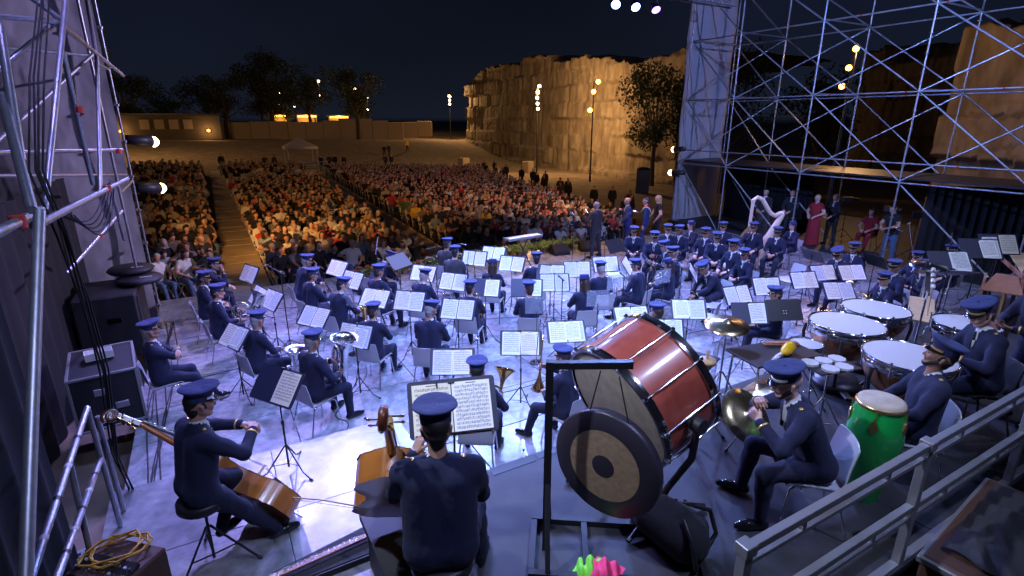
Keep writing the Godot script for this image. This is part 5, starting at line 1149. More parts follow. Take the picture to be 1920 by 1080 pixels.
# ---------------------------------------------------------------- mesh builder
class MB:
	var v := PackedVector3Array()
	var n := PackedVector3Array()
	var uv := PackedVector2Array()
	var ix := PackedInt32Array()
	func tri(a: int, b: int, c: int) -> void:
		var g := (v[b] - v[a]).cross(v[c] - v[a])
		if g.dot(n[a] + n[b] + n[c]) > 0.0:
			ix.append(a); ix.append(c); ix.append(b)
		else:
			ix.append(a); ix.append(b); ix.append(c)
	func put(p: Vector3, nn: Vector3, t := Vector2.ZERO) -> int:
		v.append(p); n.append(nn); uv.append(t)
		return v.size() - 1
	func face(ps: Array, uvs := []) -> void:
		var nn: Vector3 = (ps[2] - ps[0]).cross(ps[1] - ps[0]).normalized()
		var k := v.size()
		for i in ps.size():
			put(ps[i], nn, uvs[i] if uvs else Vector2.ZERO)
		for i in range(2, ps.size()):
			ix.append(k); ix.append(k + i - 1); ix.append(k + i)
	func box(xf: Transform3D, s: Vector3, ch := 0.0) -> MB:
		var h := s / 2.0
		if ch <= 0.0:
			for ax in 3:
				for sg: float in [-1.0, 1.0]:
					var nn := Vector3.ZERO
					nn[ax] = sg
					var u := (ax + 1) % 3
					var w := (ax + 2) % 3
					var k := v.size()
					for q in [[-1, -1], [1, -1], [1, 1], [-1, 1]]:
						var p := Vector3.ZERO
						p[ax] = sg * h[ax]; p[u] = q[0] * h[u]; p[w] = q[1] * h[w]
						put(xf * p, xf.basis * nn, Vector2(q[0], q[1]) * 0.5 + Vector2(0.5, 0.5))
					tri(k, k + 1, k + 2); tri(k, k + 2, k + 3)
			return self
		var inner := h - Vector3.ONE * ch
		# faces, edges and corners of a chamfered box
		for ax in 3:
			var u := (ax + 1) % 3
			var w := (ax + 2) % 3
			for sg: float in [-1.0, 1.0]:
				var nn := Vector3.ZERO
				nn[ax] = sg
				var k := v.size()
				for q in [[-1, -1], [1, -1], [1, 1], [-1, 1]]:
					var p := Vector3.ZERO
					p[ax] = sg * h[ax]; p[u] = q[0] * inner[u]; p[w] = q[1] * inner[w]
					put(xf * p, xf.basis * nn, Vector2(q[0], q[1]) * 0.5 + Vector2(0.5, 0.5))
				tri(k, k + 1, k + 2); tri(k, k + 2, k + 3)
				for s2: float in [-1.0, 1.0]:
					var nd := Vector3.ZERO
					nd[u] = sg; nd[w] = s2
					nd = nd.normalized()
					k = v.size()
					for q in [-1, 1]:
						var p := Vector3.ZERO
						p[ax] = q * inner[ax]; p[u] = sg * h[u]; p[w] = s2 * inner[w]
						put(xf * p, xf.basis * nd)
						p[u] = sg * inner[u]; p[w] = s2 * h[w]
						put(xf * p, xf.basis * nd)
					tri(k, k + 1, k + 3); tri(k, k + 3, k + 2)
		for a in [-1.0, 1.0]:
			for b in [-1.0, 1.0]:
				for c in [-1.0, 1.0]:
					var nd := Vector3(a, b, c).normalized()
					var k := v.size()
					put(xf * Vector3(a * h.x, b * inner.y, c * inner.z), xf.basis * nd)
					put(xf * Vector3(a * inner.x, b * h.y, c * inner.z), xf.basis * nd)
					put(xf * Vector3(a * inner.x, b * inner.y, c * h.z), xf.basis * nd)
					tri(k, k + 1, k + 2)
		return self
	func bx(p: Vector3, s: Vector3, ch := 0.0) -> MB:
		return box(Transform3D(Basis(), p), s, ch)
	func beam(a: Vector3, b: Vector3, w: float, t: float, up := Vector3.UP, ch := 0.0) -> MB:
		var z := (b - a).normalized()
		if absf(z.dot(up)) > 0.98: up = Vector3.RIGHT
		var x := up.cross(z).normalized()
		var y := z.cross(x)
		return box(Transform3D(Basis(x, y, z), (a + b) / 2.0), Vector3(w, t, a.distance_to(b)), ch)
	func tube(ps: Array, r: Variant, seg := 8, caps := true) -> MB:
		var m := ps.size()
		var dir: Vector3 = (ps[1] - ps[0]).normalized()
		var x := dir.cross(Vector3.UP if absf(dir.y) < 0.9 else Vector3.RIGHT).normalized()
		var k0 := v.size()
		for i in m:
			var d: Vector3
			if i == 0: d = ps[1] - ps[0]
			elif i == m - 1: d = ps[i] - ps[i - 1]
			else: d = (ps[i + 1] - ps[i]).normalized() + (ps[i] - ps[i - 1]).normalized()
			d = d.normalized()
			x = (x - d * x.dot(d)).normalized()
			var y := d.cross(x)
			var rr: float = r[i] if r is Array else r
			for j in seg + 1:
				var a := TAU * j / seg
				var nn := x * cos(a) + y * sin(a)
				put(ps[i] + nn * rr, nn, Vector2(float(j) / seg, float(i) / (m - 1)))
		for i in m - 1:
			for j in seg:
				var a := k0 + i * (seg + 1) + j
				tri(a, a + 1, a + seg + 2); tri(a, a + seg + 2, a + seg + 1)
		if caps:
			for e in [0, m - 1]:
				var d: Vector3 = (ps[0] - ps[1]).normalized() if e == 0 else (ps[m - 1] - ps[m - 2]).normalized()
				var c := put(ps[e], d)
				var k := v.size()
				for j in seg + 1:
					put(v[k0 + e * (seg + 1) + j], d)
				for j in seg:
					tri(c, k + j, k + j + 1)
		return self
	func lathe(prof: Array, seg: int, xf := Transform3D(), sharp := false) -> MB:
		# prof: [Vector2(radius, height), ...]
		var m := prof.size()
		for pass_i in (m - 1 if sharp else 1):
			var i0 := pass_i if sharp else 0
			var i1 := pass_i + 1 if sharp else m - 1
			var k0 := v.size()
			for i in range(i0, i1 + 1):
				var d: Vector2
				if sharp: d = prof[i1] - prof[i0]
				elif i == 0: d = prof[1] - prof[0]
				elif i == m - 1: d = prof[i] - prof[i - 1]
				else: d = (prof[i + 1] - prof[i]).normalized() + (prof[i] - prof[i - 1]).normalized()
				var nn := Vector2(d.y, -d.x).normalized()
				for j in seg + 1:
					var a := TAU * j / seg
					put(xf * Vector3(cos(a) * prof[i].x, prof[i].y, sin(a) * prof[i].x), (xf.basis * Vector3(cos(a) * nn.x, nn.y, sin(a) * nn.x)).normalized(), Vector2(float(j) / seg, float(i) / (m - 1)))
			for i in i1 - i0:
				for j in seg:
					var a := k0 + i * (seg + 1) + j
					tri(a, a + 1, a + seg + 2); tri(a, a + seg + 2, a + seg + 1)
		return self
	func disc(c: Vector3, nn: Vector3, r: float, seg := 24) -> MB:
		var x := nn.cross(Vector3.UP if absf(nn.y) < 0.9 else Vector3.RIGHT).normalized()
		var y := nn.cross(x)
		var k := put(c, nn, Vector2(0.5, 0.5))
		for j in seg + 1:
			var a := TAU * j / seg
			put(c + (x * cos(a) + y * sin(a)) * r, nn, Vector2(0.5 + 0.5 * cos(a), 0.5 + 0.5 * sin(a)))
		for j in seg:
			tri(k, k + 1 + j, k + 2 + j)
		return self
	func sheet(rows: int, cols: int, f: Callable) -> MB:
		# f(u, v) -> Vector3 ; smooth normals by differences
		var k0 := v.size()
		for i in rows + 1:
			for j in cols + 1:
				put(f.call(float(j) / cols, float(i) / rows), Vector3.ZERO, Vector2(float(j) / cols, float(i) / rows))
		for i in rows + 1:
			for j in cols + 1:
				var a := k0 + i * (cols + 1) + j
				var l := a - 1 if j > 0 else a
				var r := a + 1 if j < cols else a
				var u := a - cols - 1 if i > 0 else a
				var d := a + cols + 1 if i < rows else a
				n[a] = (v[d] - v[u]).cross(v[r] - v[l]).normalized()
		for i in rows:
			for j in cols:
				var a := k0 + i * (cols + 1) + j
				ix.append(a); ix.append(a + 1); ix.append(a + cols + 2)
				ix.append(a); ix.append(a + cols + 2); ix.append(a + cols + 1)
		return self
	func mesh(into: ArrayMesh = null, m: Material = null) -> ArrayMesh:
		var out := into if into else ArrayMesh.new()
		var a := []
		a.resize(Mesh.ARRAY_MAX)
		a[Mesh.ARRAY_VERTEX] = v
		a[Mesh.ARRAY_NORMAL] = n
		a[Mesh.ARRAY_TEX_UV] = uv
		a[Mesh.ARRAY_INDEX] = ix
		out.add_surface_from_arrays(Mesh.PRIMITIVE_TRIANGLES, a)
		if m: out.surface_set_material(out.get_surface_count() - 1, m)
		return out

# ---------------------------------------------------------------- bodies: a field of tapered bones meshed as one skin
class Field:
	var cell: float
	var lo: Vector3
	var nx: int
	var ny: int
	var nz: int
	var f := PackedFloat32Array()
	var id := PackedByteArray()
	var bones := []   # [a, b, ra, rb, material, blend]
	func bone(a: Vector3, b: Vector3, ra: float, rb: float, m: int, k := 0.03) -> void:
		bones.append([a, b, ra, rb, m, k])
	func carve(a: Vector3, b: Vector3, r: float, k := 0.01) -> void:
		bones.append([a, b, r, r, -1, k])
	func run(size: float, out: Dictionary, xf := Transform3D()) -> void:
		cell = size
		lo = Vector3.ONE * 1e6
		var hi := -lo
		for b in bones:
			var r: float = maxf(b[2], b[3]) + cell * 3.0
			for p in [b[0], b[1]]:
				lo = lo.min(p - Vector3.ONE * r)
				hi = hi.max(p + Vector3.ONE * r)
		nx = int((hi.x - lo.x) / cell) + 2
		ny = int((hi.y - lo.y) / cell) + 2
		nz = int((hi.z - lo.z) / cell) + 2
		f.resize(nx * ny * nz)
		f.fill(9.0)
		id.resize(nx * ny * nz)
		for b in bones:
			splat(b[0], b[1], b[2], b[3], b[4], b[5])
		skin(out, xf)
	func splat(a: Vector3, b: Vector3, ra: float, rb: float, m: int, k: float) -> void:
		var g := maxf(ra, rb) + cell * 2.5 + k
		var p0 := ((a.min(b) - Vector3.ONE * g - lo) / cell).max(Vector3.ZERO)
		var p1 := (a.max(b) + Vector3.ONE * g - lo) / cell
		var x1 := mini(int(p1.x) + 1, nx - 1)
		var y1 := mini(int(p1.y) + 1, ny - 1)
		var z1 := mini(int(p1.z) + 1, nz - 1)
		var ab := b - a
		var inv := 1.0 / maxf(ab.length_squared(), 1e-9)
		var dr := rb - ra
		for iz in range(int(p0.z), z1 + 1):
			for iy in range(int(p0.y), y1 + 1):
				var at := (iz * ny + iy) * nx
				var p := Vector3(lo.x + int(p0.x) * cell - a.x, lo.y + iy * cell - a.y, lo.z + iz * cell - a.z)
				for ix in range(int(p0.x), x1 + 1):
					var t := clampf(p.dot(ab) * inv, 0.0, 1.0)
					var d := (p - ab * t).length() - ra - dr * t
					var i := at + ix
					var e := f[i]
					if m < 0:
						d = -d
						var h := maxf(k - absf(d - e), 0.0) / k
						f[i] = maxf(d, e) + h * h * k * 0.25
					elif d < e:
						id[i] = m
						var h := maxf(k - e + d, 0.0) / k
						f[i] = d - h * h * k * 0.25
					else:
						var h := maxf(k - d + e, 0.0) / k
						if h > 0.0: f[i] = e - h * h * k * 0.25
					p.x += cell
	func skin(out: Dictionary, xf: Transform3D) -> void:
		var sx := 1
		var sy := nx
		var sz := nx * ny
		var vid := {}
		var vs := PackedVector3Array()
		var far := cell * 1.8
		var corner := [0, sx, sy, sx + sy, sz, sx + sz, sy + sz, sx + sy + sz]
		var off := [Vector3(0, 0, 0), Vector3(1, 0, 0), Vector3(0, 1, 0), Vector3(1, 1, 0), Vector3(0, 0, 1), Vector3(1, 0, 1), Vector3(0, 1, 1), Vector3(1, 1, 1)]
		var edges := [[0, 1], [2, 3], [4, 5], [6, 7], [0, 2], [1, 3], [4, 6], [5, 7], [0, 4], [1, 5], [2, 6], [3, 7]]
		var quads := PackedInt32Array()
		var qm := PackedByteArray()
		for iz in nz - 1:
			for iy in ny - 1:
				var row := (iz * ny + iy) * nx
				for ix in nx - 1:
					var i := row + ix
					var e := f[i]
					if e > far or e < -far: continue
					var neg := 0
					for c in corner:
						if f[i + c] < 0.0: neg += 1
					if neg == 0 or neg == 8: continue
					var s := Vector3.ZERO
					var cnt := 0
					for ed in edges:
						var fa := f[i + corner[ed[0]]]
						var fb := f[i + corner[ed[1]]]
						if (fa < 0.0) != (fb < 0.0):
							s += off[ed[0]].lerp(off[ed[1]], fa / (fa - fb))
							cnt += 1
					vid[i] = vs.size()
					vs.append(lo + (Vector3(ix, iy, iz) + s / cnt) * cell)
					var inside := e < 0.0
					if ix > 0 and iy > 0 and iz > 0:
						if (f[i + sx] < 0.0) != inside: add(quads, qm, vid, i, sy, sz, inside, i if inside else i + sx)
						if (f[i + sy] < 0.0) != inside: add(quads, qm, vid, i, sz, sx, inside, i if inside else i + sy)
						if (f[i + sz] < 0.0) != inside: add(quads, qm, vid, i, sx, sy, inside, i if inside else i + sz)
		var ns := PackedVector3Array()
		ns.resize(vs.size())
		for q in range(0, quads.size(), 4):
			var nn := (vs[quads[q + 2]] - vs[quads[q]]).cross(vs[quads[q + 3]] - vs[quads[q + 1]])
			for j in 4: ns[quads[q + j]] += nn
		for i in vs.size():
			ns[i] = (xf.basis * ns[i]).normalized()
			vs[i] = xf * vs[i]
		var flip := xf.basis.determinant() < 0.0
		var maps := {}
		for q in qm.size():
			var m := qm[q]
			if not out.has(m): out[m] = MB.new()
			if not maps.has(m): maps[m] = {}
			var mp: Dictionary = maps[m]
			var mb: MB = out[m]
			var r := [0, 0, 0, 0]
			for j in 4:
				var w := quads[q * 4 + j]
				if not mp.has(w): mp[w] = mb.put(vs[w], ns[w])
				r[j] = mp[w]
			mb.tri(r[0], r[1], r[2])
			mb.tri(r[0], r[2], r[3])
	func add(quads: PackedInt32Array, qm: PackedByteArray, vid: Dictionary, i: int, s1: int, s2: int, inside: bool, at: int) -> void:
		var a: int = vid.get(i, -1)
		var b: int = vid.get(i - s1, -1)
		var c: int = vid.get(i - s1 - s2, -1)
		var d: int = vid.get(i - s2, -1)
		if a < 0 or b < 0 or c < 0 or d < 0: return
		if inside: quads.append_array(PackedInt32Array([a, b, c, d]))
		else: quads.append_array(PackedInt32Array([a, d, c, b]))
		qm.append(id[at])
# ---------------------------------------------------------------- people
const SKIN := 0
const COAT := 1
const LEGS := 2
const SHOE := 3
const SHIRT := 4
const HAIR := 5
const EYE := 6
const LIP := 7
const TIE := 8

func bend(a: Vector3, b: Vector3, l1: float, l2: float, hint: Vector3) -> Vector3:
	var d := b - a
	var l := clampf(d.length(), 0.05, (l1 + l2) * 0.999)
	d = d.normalized()
	var x := (l1 * l1 - l2 * l2 + l * l) / (2.0 * l)
	var h := sqrt(maxf(l1 * l1 - x * x, 0.0))
	var side := (hint - d * hint.dot(d)).normalized()
	return a + d * x + side * h

var cache := {}
func pour(q: Field, key: String, size: float, out: Dictionary, xf: Transform3D) -> void:
	if not cache.has(key):
		var raw := {}
		q.run(size, raw)
		cache[key] = raw
	var flip := xf.basis.determinant() < 0.0
	for m: int in cache[key]:
		var src: MB = cache[key][m]
		if not out.has(m): out[m] = MB.new()
		var dst: MB = out[m]
		var k := dst.v.size()
		dst.v.append_array(xf * src.v)
		dst.n.append_array(Transform3D(xf.basis, Vector3.ZERO) * src.n)
		dst.uv.append_array(src.uv)
		var ix := src.ix
		for i in range(0, ix.size(), 3):
			dst.ix.append(ix[i] + k)
			dst.ix.append(ix[i + (2 if flip else 1)] + k)
			dst.ix.append(ix[i + (1 if flip else 2)] + k)

func head_field(kind: Dictionary) -> Field:
	var q := Field.new()
	var hair: bool = kind.get("hair", true)
	q.bone(Vector3(0, 0.025, -0.022), Vector3(0, 0.03, 0.03), 0.077, 0.079, SKIN, 0.02)
	q.bone(Vector3(0, -0.01, -0.042), Vector3(0, -0.065, -0.048), 0.059, 0.042, SKIN, 0.03)
	q.bone(Vector3(0, -0.08, 0.01), Vector3(0, -0.19, 0.035), 0.053, 0.058, SKIN, 0.025)
	for s: float in [-1.0, 1.0]:
		q.bone(Vector3(s * 0.05, -0.045, 0.0), Vector3(s * 0.012, -0.09, -0.062), 0.026, 0.021, SKIN, 0.02)
		q.bone(Vector3(s * 0.048, 0.024, -0.076), Vector3(s * 0.014, 0.027, -0.09), 0.012, 0.012, SKIN, 0.012)
		q.bone(Vector3(s * 0.04, -0.022, -0.073), Vector3(s * 0.034, -0.03, -0.078), 0.016, 0.014, SKIN, 0.02)
	if hair:
		q.bone(Vector3(0, 0.045, -0.012), Vector3(0, 0.04, 0.04), 0.074, 0.078, HAIR, 0.006)
		q.bone(Vector3(0, -0.02, 0.05), Vector3(0, -0.055, 0.048), 0.062, 0.046, HAIR, 0.01)
		for s: float in [-1.0, 1.0]:
			q.bone(Vector3(s * 0.058, 0.02, 0.0), Vector3(s * 0.06, -0.005, -0.012), 0.026, 0.02, HAIR, 0.008)
	if kind.get("long", false):
		q.bone(Vector3(0, 0.0, 0.06), Vector3(0, -0.17, 0.085), 0.07, 0.05, HAIR, 0.02)
		for s: float in [-1.0, 1.0]:
			q.bone(Vector3(s * 0.065, 0.03, 0.01), Vector3(s * 0.075, -0.15, 0.03), 0.034, 0.03, HAIR, 0.02)
	if kind.get("beard", false):
		for s: float in [-1.0, 1.0]:
			q.bone(Vector3(s * 0.058, -0.035, -0.012), Vector3(s * 0.012, -0.095, -0.066), 0.024, 0.023, HAIR, 0.01)
		q.bone(Vector3(-0.02, -0.047, -0.087), Vector3(0.02, -0.047, -0.087), 0.009, 0.009, HAIR, 0.004)
	for s: float in [-1.0, 1.0]:
		q.carve(Vector3(s * 0.031, 0.006, -0.103), Vector3(s * 0.033, 0.006, -0.1), 0.0125, 0.012)
		q.bone(Vector3(s * 0.031, 0.004, -0.082), Vector3(s * 0.031, 0.0045, -0.0825), 0.0125, 0.0125, EYE, 0.002)
		q.bone(Vector3(s * 0.046, 0.03, -0.084), Vector3(s * 0.016, 0.032, -0.099), 0.006, 0.006, HAIR, 0.004)
		q.bone(Vector3(s * 0.078, 0.008, 0.012), Vector3(s * 0.077, -0.028, 0.004), 0.016, 0.01, SKIN, 0.006)
	q.bone(Vector3(0, 0.008, -0.096), Vector3(0, -0.026, -0.114), 0.009, 0.0125, SKIN, 0.012)
	for s: float in [-1.0, 1.0]:
		q.bone(Vector3(s * 0.011, -0.031, -0.104), Vector3(s * 0.011, -0.031, -0.103), 0.009, 0.009, SKIN, 0.006)
	q.bone(Vector3(-0.018, -0.058, -0.086), Vector3(0.018, -0.058, -0.086), 0.0085, 0.0085, LIP, 0.006)
	q.bone(Vector3(0, -0.092, -0.075), Vector3(0, -0.094, -0.074), 0.018, 0.018, SKIN if not kind.get("beard", false) else HAIR, 0.012)
	return q

func hand_field(curl: Array) -> Field:
	var q := Field.new()
	var xs := [-0.03, -0.0105, 0.0095, 0.0285]
	var ls := [0.042, 0.047, 0.043, 0.034]
	for i in 4:
		q.bone(Vector3(xs[i] * 0.6, 0, 0.0), Vector3(xs[i], 0, -0.082), 0.0155, 0.0125, SKIN, 0.014)
		var p := Vector3(xs[i], 0.002, -0.086)
		var ang := 0.0
		var fan: float = xs[i] * 1.6
		for j in 3:
			ang += curl[j] * (1.0 + 0.06 * (i - 1.5))
			var l: float = ls[i] * [1.0, 0.66, 0.52][j]
			var e: Vector3 = p + Vector3(sin(fan) * cos(ang), -sin(ang), -cos(ang)) * l
			q.bone(p, e, 0.0098 - j * 0.001, 0.0092 - j * 0.001, SKIN, 0.004)
			p = e
	q.bone(Vector3(-0.018, -0.004, -0.012), Vector3(-0.045, -0.014, -0.045), 0.016, 0.012, SKIN, 0.012)
	q.bone(Vector3(-0.045, -0.014, -0.045), Vector3(-0.05, -0.03 - curl[0] * 0.012, -0.082), 0.0112, 0.009, SKIN, 0.004)
	q.bone(Vector3(0, 0, 0.035), Vector3(0, 0, 0.0), 0.026, 0.024, SKIN, 0.012)
	return q

# pose keys: hip, lean, tilt, twist, head [yaw, pitch], hl, hr (wrists), el, er (elbow hints), fl, fr (ankles), kl, kr (knee hints), ll, lr (hand directions), pl, pr (palm directions), curl, kind, fine
func figure(pose: Dictionary, looks: Dictionary) -> ArrayMesh:
	var out := {}
	var q := Field.new()
	var fine: float = pose.get("cell", 0.02)
	var P: Vector3 = pose.get("hip", Vector3(0, 0.565, 0.03))
	var lean := deg_to_rad(pose.get("lean", 4.0))
	var B := Basis(Vector3.UP, deg_to_rad(pose.get("twist", 0.0))) * Basis(Vector3.RIGHT, -lean) * Basis(Vector3.BACK, deg_to_rad(pose.get("tilt", 0.0)))
	var T := B.y
	var R := B.x
	var F := -B.z
	var w: float = pose.get("wide", 1.0)
	var long: float = pose.get("long", 1.0)
	var S := P + T * 0.475 * long
	var nb := S + T * 0.065 + F * 0.012
	for s: float in [-1.0, 1.0]:
		q.bone(P + R * s * 0.075 * w + T * 0.04, S + R * s * 0.082 * w - T * 0.075, 0.112 * w, 0.112 * w, COAT, 0.05)
		q.bone(S + R * s * 0.02 + T * 0.018, S + R * s * 0.165 * w - T * 0.018, 0.068, 0.064, COAT, 0.05)
		q.bone(S + R * s * 0.07 - T * 0.14 + F * 0.03, S + R * s * 0.06 - T * 0.2 + F * 0.03, 0.1 * w, 0.09 * w, COAT, 0.05)
	q.bone(P + T * 0.12 + F * 0.035, P + T * 0.26 + F * 0.03, 0.115 * w, 0.1 * w, COAT, 0.06)
	q.bone(P + R * -0.08 - T * 0.02, P + R * 0.08 - T * 0.02, 0.115 * w, 0.115 * w, COAT, 0.04)
	q.bone(nb - T * 0.03, nb + T * 0.012 + F * 0.004, 0.066, 0.06, SHIRT if pose.get("collar", true) else SKIN, 0.012)
	if pose.get("tie", true):
		q.bone(nb - T * 0.015 + F * 0.055, S - T * 0.12 + F * 0.142 * w, 0.026, 0.01, SHIRT, 0.006)
		q.bone(nb - T * 0.018 + F * 0.082, S - T * 0.115 + F * 0.149 * w, 0.012, 0.013, TIE, 0.003)
	# legs
	var legs_mat: int = LEGS
	for s: float in [-1.0, 1.0]:
		var hj := P + R * s * 0.09 - T * 0.01
		var an: Vector3 = pose.get("fl" if s < 0 else "fr", Vector3(s * 0.12, 0.085, -0.44))
		var kn := bend(hj, an, 0.43, 0.42, pose.get("kl" if s < 0 else "kr", Vector3(s * 0.15, 0.7, -0.6)))
		q.bone(hj, hj.lerp(kn, 0.5), 0.098 * w, 0.086, legs_mat, 0.05)
		q.bone(hj.lerp(kn, 0.45), kn, 0.087, 0.069, legs_mat, 0.04)
		q.bone(kn, kn.lerp(an, 0.35), 0.068, 0.064, legs_mat, 0.03)
		q.bone(kn.lerp(an, 0.3), an + Vector3(0, 0.015, 0), 0.064, 0.053, legs_mat, 0.03)
		var toe: Vector3 = pose.get("tl" if s < 0 else "tr", Vector3(s * 0.25, 0, -1).normalized())
		var heel := Vector3(an.x, an.y - 0.043, an.z) - toe * 0.035
		q.bone(heel, heel + toe * 0.14 + Vector3(0, -0.002, 0), 0.04, 0.04, SHOE, 0.01)
		q.bone(heel + toe * 0.12, heel + toe * 0.215 + Vector3(0, -0.008, 0), 0.041, 0.03, SHOE, 0.02)
		q.bone(an, an - Vector3(0, 0.03, 0), 0.04, 0.042, SHOE, 0.01)
	# arms
	var wrists := []
	var cuffs := []
	for s: float in [-1.0, 1.0]:
		var sh := S + R * s * 0.178 * w - T * 0.02
		var wr: Vector3 = pose.get("hl" if s < 0 else "hr", Vector3(s * 0.14, 0.69, -0.3))
		var eb := bend(sh, wr, 0.285, 0.255, pose.get("el" if s < 0 else "er", Vector3(s * 0.8, -0.5, 0.35)))
		wr = eb + (wr - eb).normalized() * 0.255
		var sleeve: int = COAT if not pose.get("bare", false) else SKIN
		q.bone(sh, sh.lerp(eb, 0.5), 0.068, 0.06, COAT, 0.04)
		q.bone(sh.lerp(eb, 0.45), eb, 0.06, 0.05, sleeve, 0.03)
		q.bone(eb, eb.lerp(wr, 0.96), 0.051, 0.043 if sleeve == COAT else 0.03, sleeve, 0.025)
		if sleeve == COAT: q.bone(eb.lerp(wr, 0.9), eb.lerp(wr, 1.02), 0.034, 0.034, SHIRT, 0.004)
		cuffs.append([eb.lerp(wr, 0.84), (wr - eb).normalized()])
		var dir: Vector3 = pose.get("ll" if s < 0 else "lr", (wr - eb).normalized())
		if pose.get("rough", false):
			q.bone(wr, wr + dir * 0.09, 0.034, 0.034, SKIN, 0.02)
			q.bone(wr + dir * 0.08, wr + dir * 0.15, 0.03, 0.022, SKIN, 0.02)
		wrists.append([wr, dir.normalized(), s])
	# head
	var hd: Array = pose.get("head", [0.0, 0.0])
	var HB := Basis(Vector3.UP, deg_to_rad(pose.get("twist", 0.0) * 0.6 + hd[0])) * Basis(Vector3.RIGHT, deg_to_rad(hd[1]) - lean * 0.35) * Basis(Vector3.BACK, deg_to_rad(pose.get("nod", 0.0)))
	var hc := nb + (T * 0.5 + HB.y * 0.5).normalized() * 0.155 + F * 0.02
	if pose.get("rough", false):
		var b0 := func(a: Vector3) -> Vector3: return hc + HB * a
		q.bone(b0.call(Vector3(0, 0.02, -0.03)), b0.call(Vector3(0, -0.06, -0.045)), 0.078, 0.055, SKIN, 0.03)
		q.bone(b0.call(Vector3(0, -0.03, -0.1)), b0.call(Vector3(0, 0.0, -0.095)), 0.018, 0.014, SKIN, 0.02)
		q.bone(b0.call(Vector3(0, -0.06, 0.01)), nb, 0.052, 0.056, SKIN, 0.02)
		if looks.get("hair", true):
			q.bone(b0.call(Vector3(0, 0.045, -0.015)), b0.call(Vector3(0, 0.02, 0.04)), 0.08, 0.082, HAIR, 0.01)
			if looks.get("long", false):
				for s: float in [-1.0, 1.0]:
					q.bone(b0.call(Vector3(s * 0.06, 0.02, 0.02)), b0.call(Vector3(s * 0.075, -0.16, 0.03)), 0.045, 0.04, HAIR, 0.02)
		else:
			q.bone(b0.call(Vector3(0, 0.035, -0.01)), b0.call(Vector3(0, 0.02, 0.04)), 0.078, 0.08, SKIN, 0.02)
		q.run(fine, out)
	else:
		q.run(fine, out)
		var hs := 0.0058 if fine > 0.015 else 0.0045
		pour(head_field(looks), "head%s%s%s%s" % [looks.get("hair", true), looks.get("long", false), looks.get("beard", false), hs], hs, out, Transform3D(HB, hc))
		for h in wrists:
			var wr: Vector3 = h[0]
			var z: Vector3 = -h[1]
			var palm: Vector3 = pose.get("pl" if h[2] < 0 else "pr", Vector3(-h[2] * 0.4, -1, 0))
			var y := (-(palm - z * palm.dot(z))).normalized()
			var x := y.cross(z)
			var hb := Basis(x * (1.0 if h[2] > 0 else -1.0), y, z)
			var curl: Array = pose.get("cl" if h[2] < 0 else "cr", pose.get("curl", [0.35, 0.5, 0.35]))
			var gs := 0.0062 if fine > 0.015 else 0.0048
			pour(hand_field(curl), "hand%s%s" % [curl, gs], gs, out, Transform3D(hb, wr - z * 0.012))
	var mesh := ArrayMesh.new()
	var order := []
	for k in [SKIN, COAT, LEGS, SHOE, SHIRT, HAIR, EYE, LIP, TIE]:
		if out.has(k):
			(out[k] as MB).mesh(mesh, looks["mats"][k])
			order.append(k)
	mesh.set_meta("order", order)
	mesh.set_meta("head", Transform3D(HB, hc))
	mesh.set_meta("cuffs", cuffs)
	mesh.set_meta("shoulders", [S - R * 0.125 * w + T * 0.048, S + R * 0.125 * w + T * 0.048])
	return mesh

var cap_parts := {}
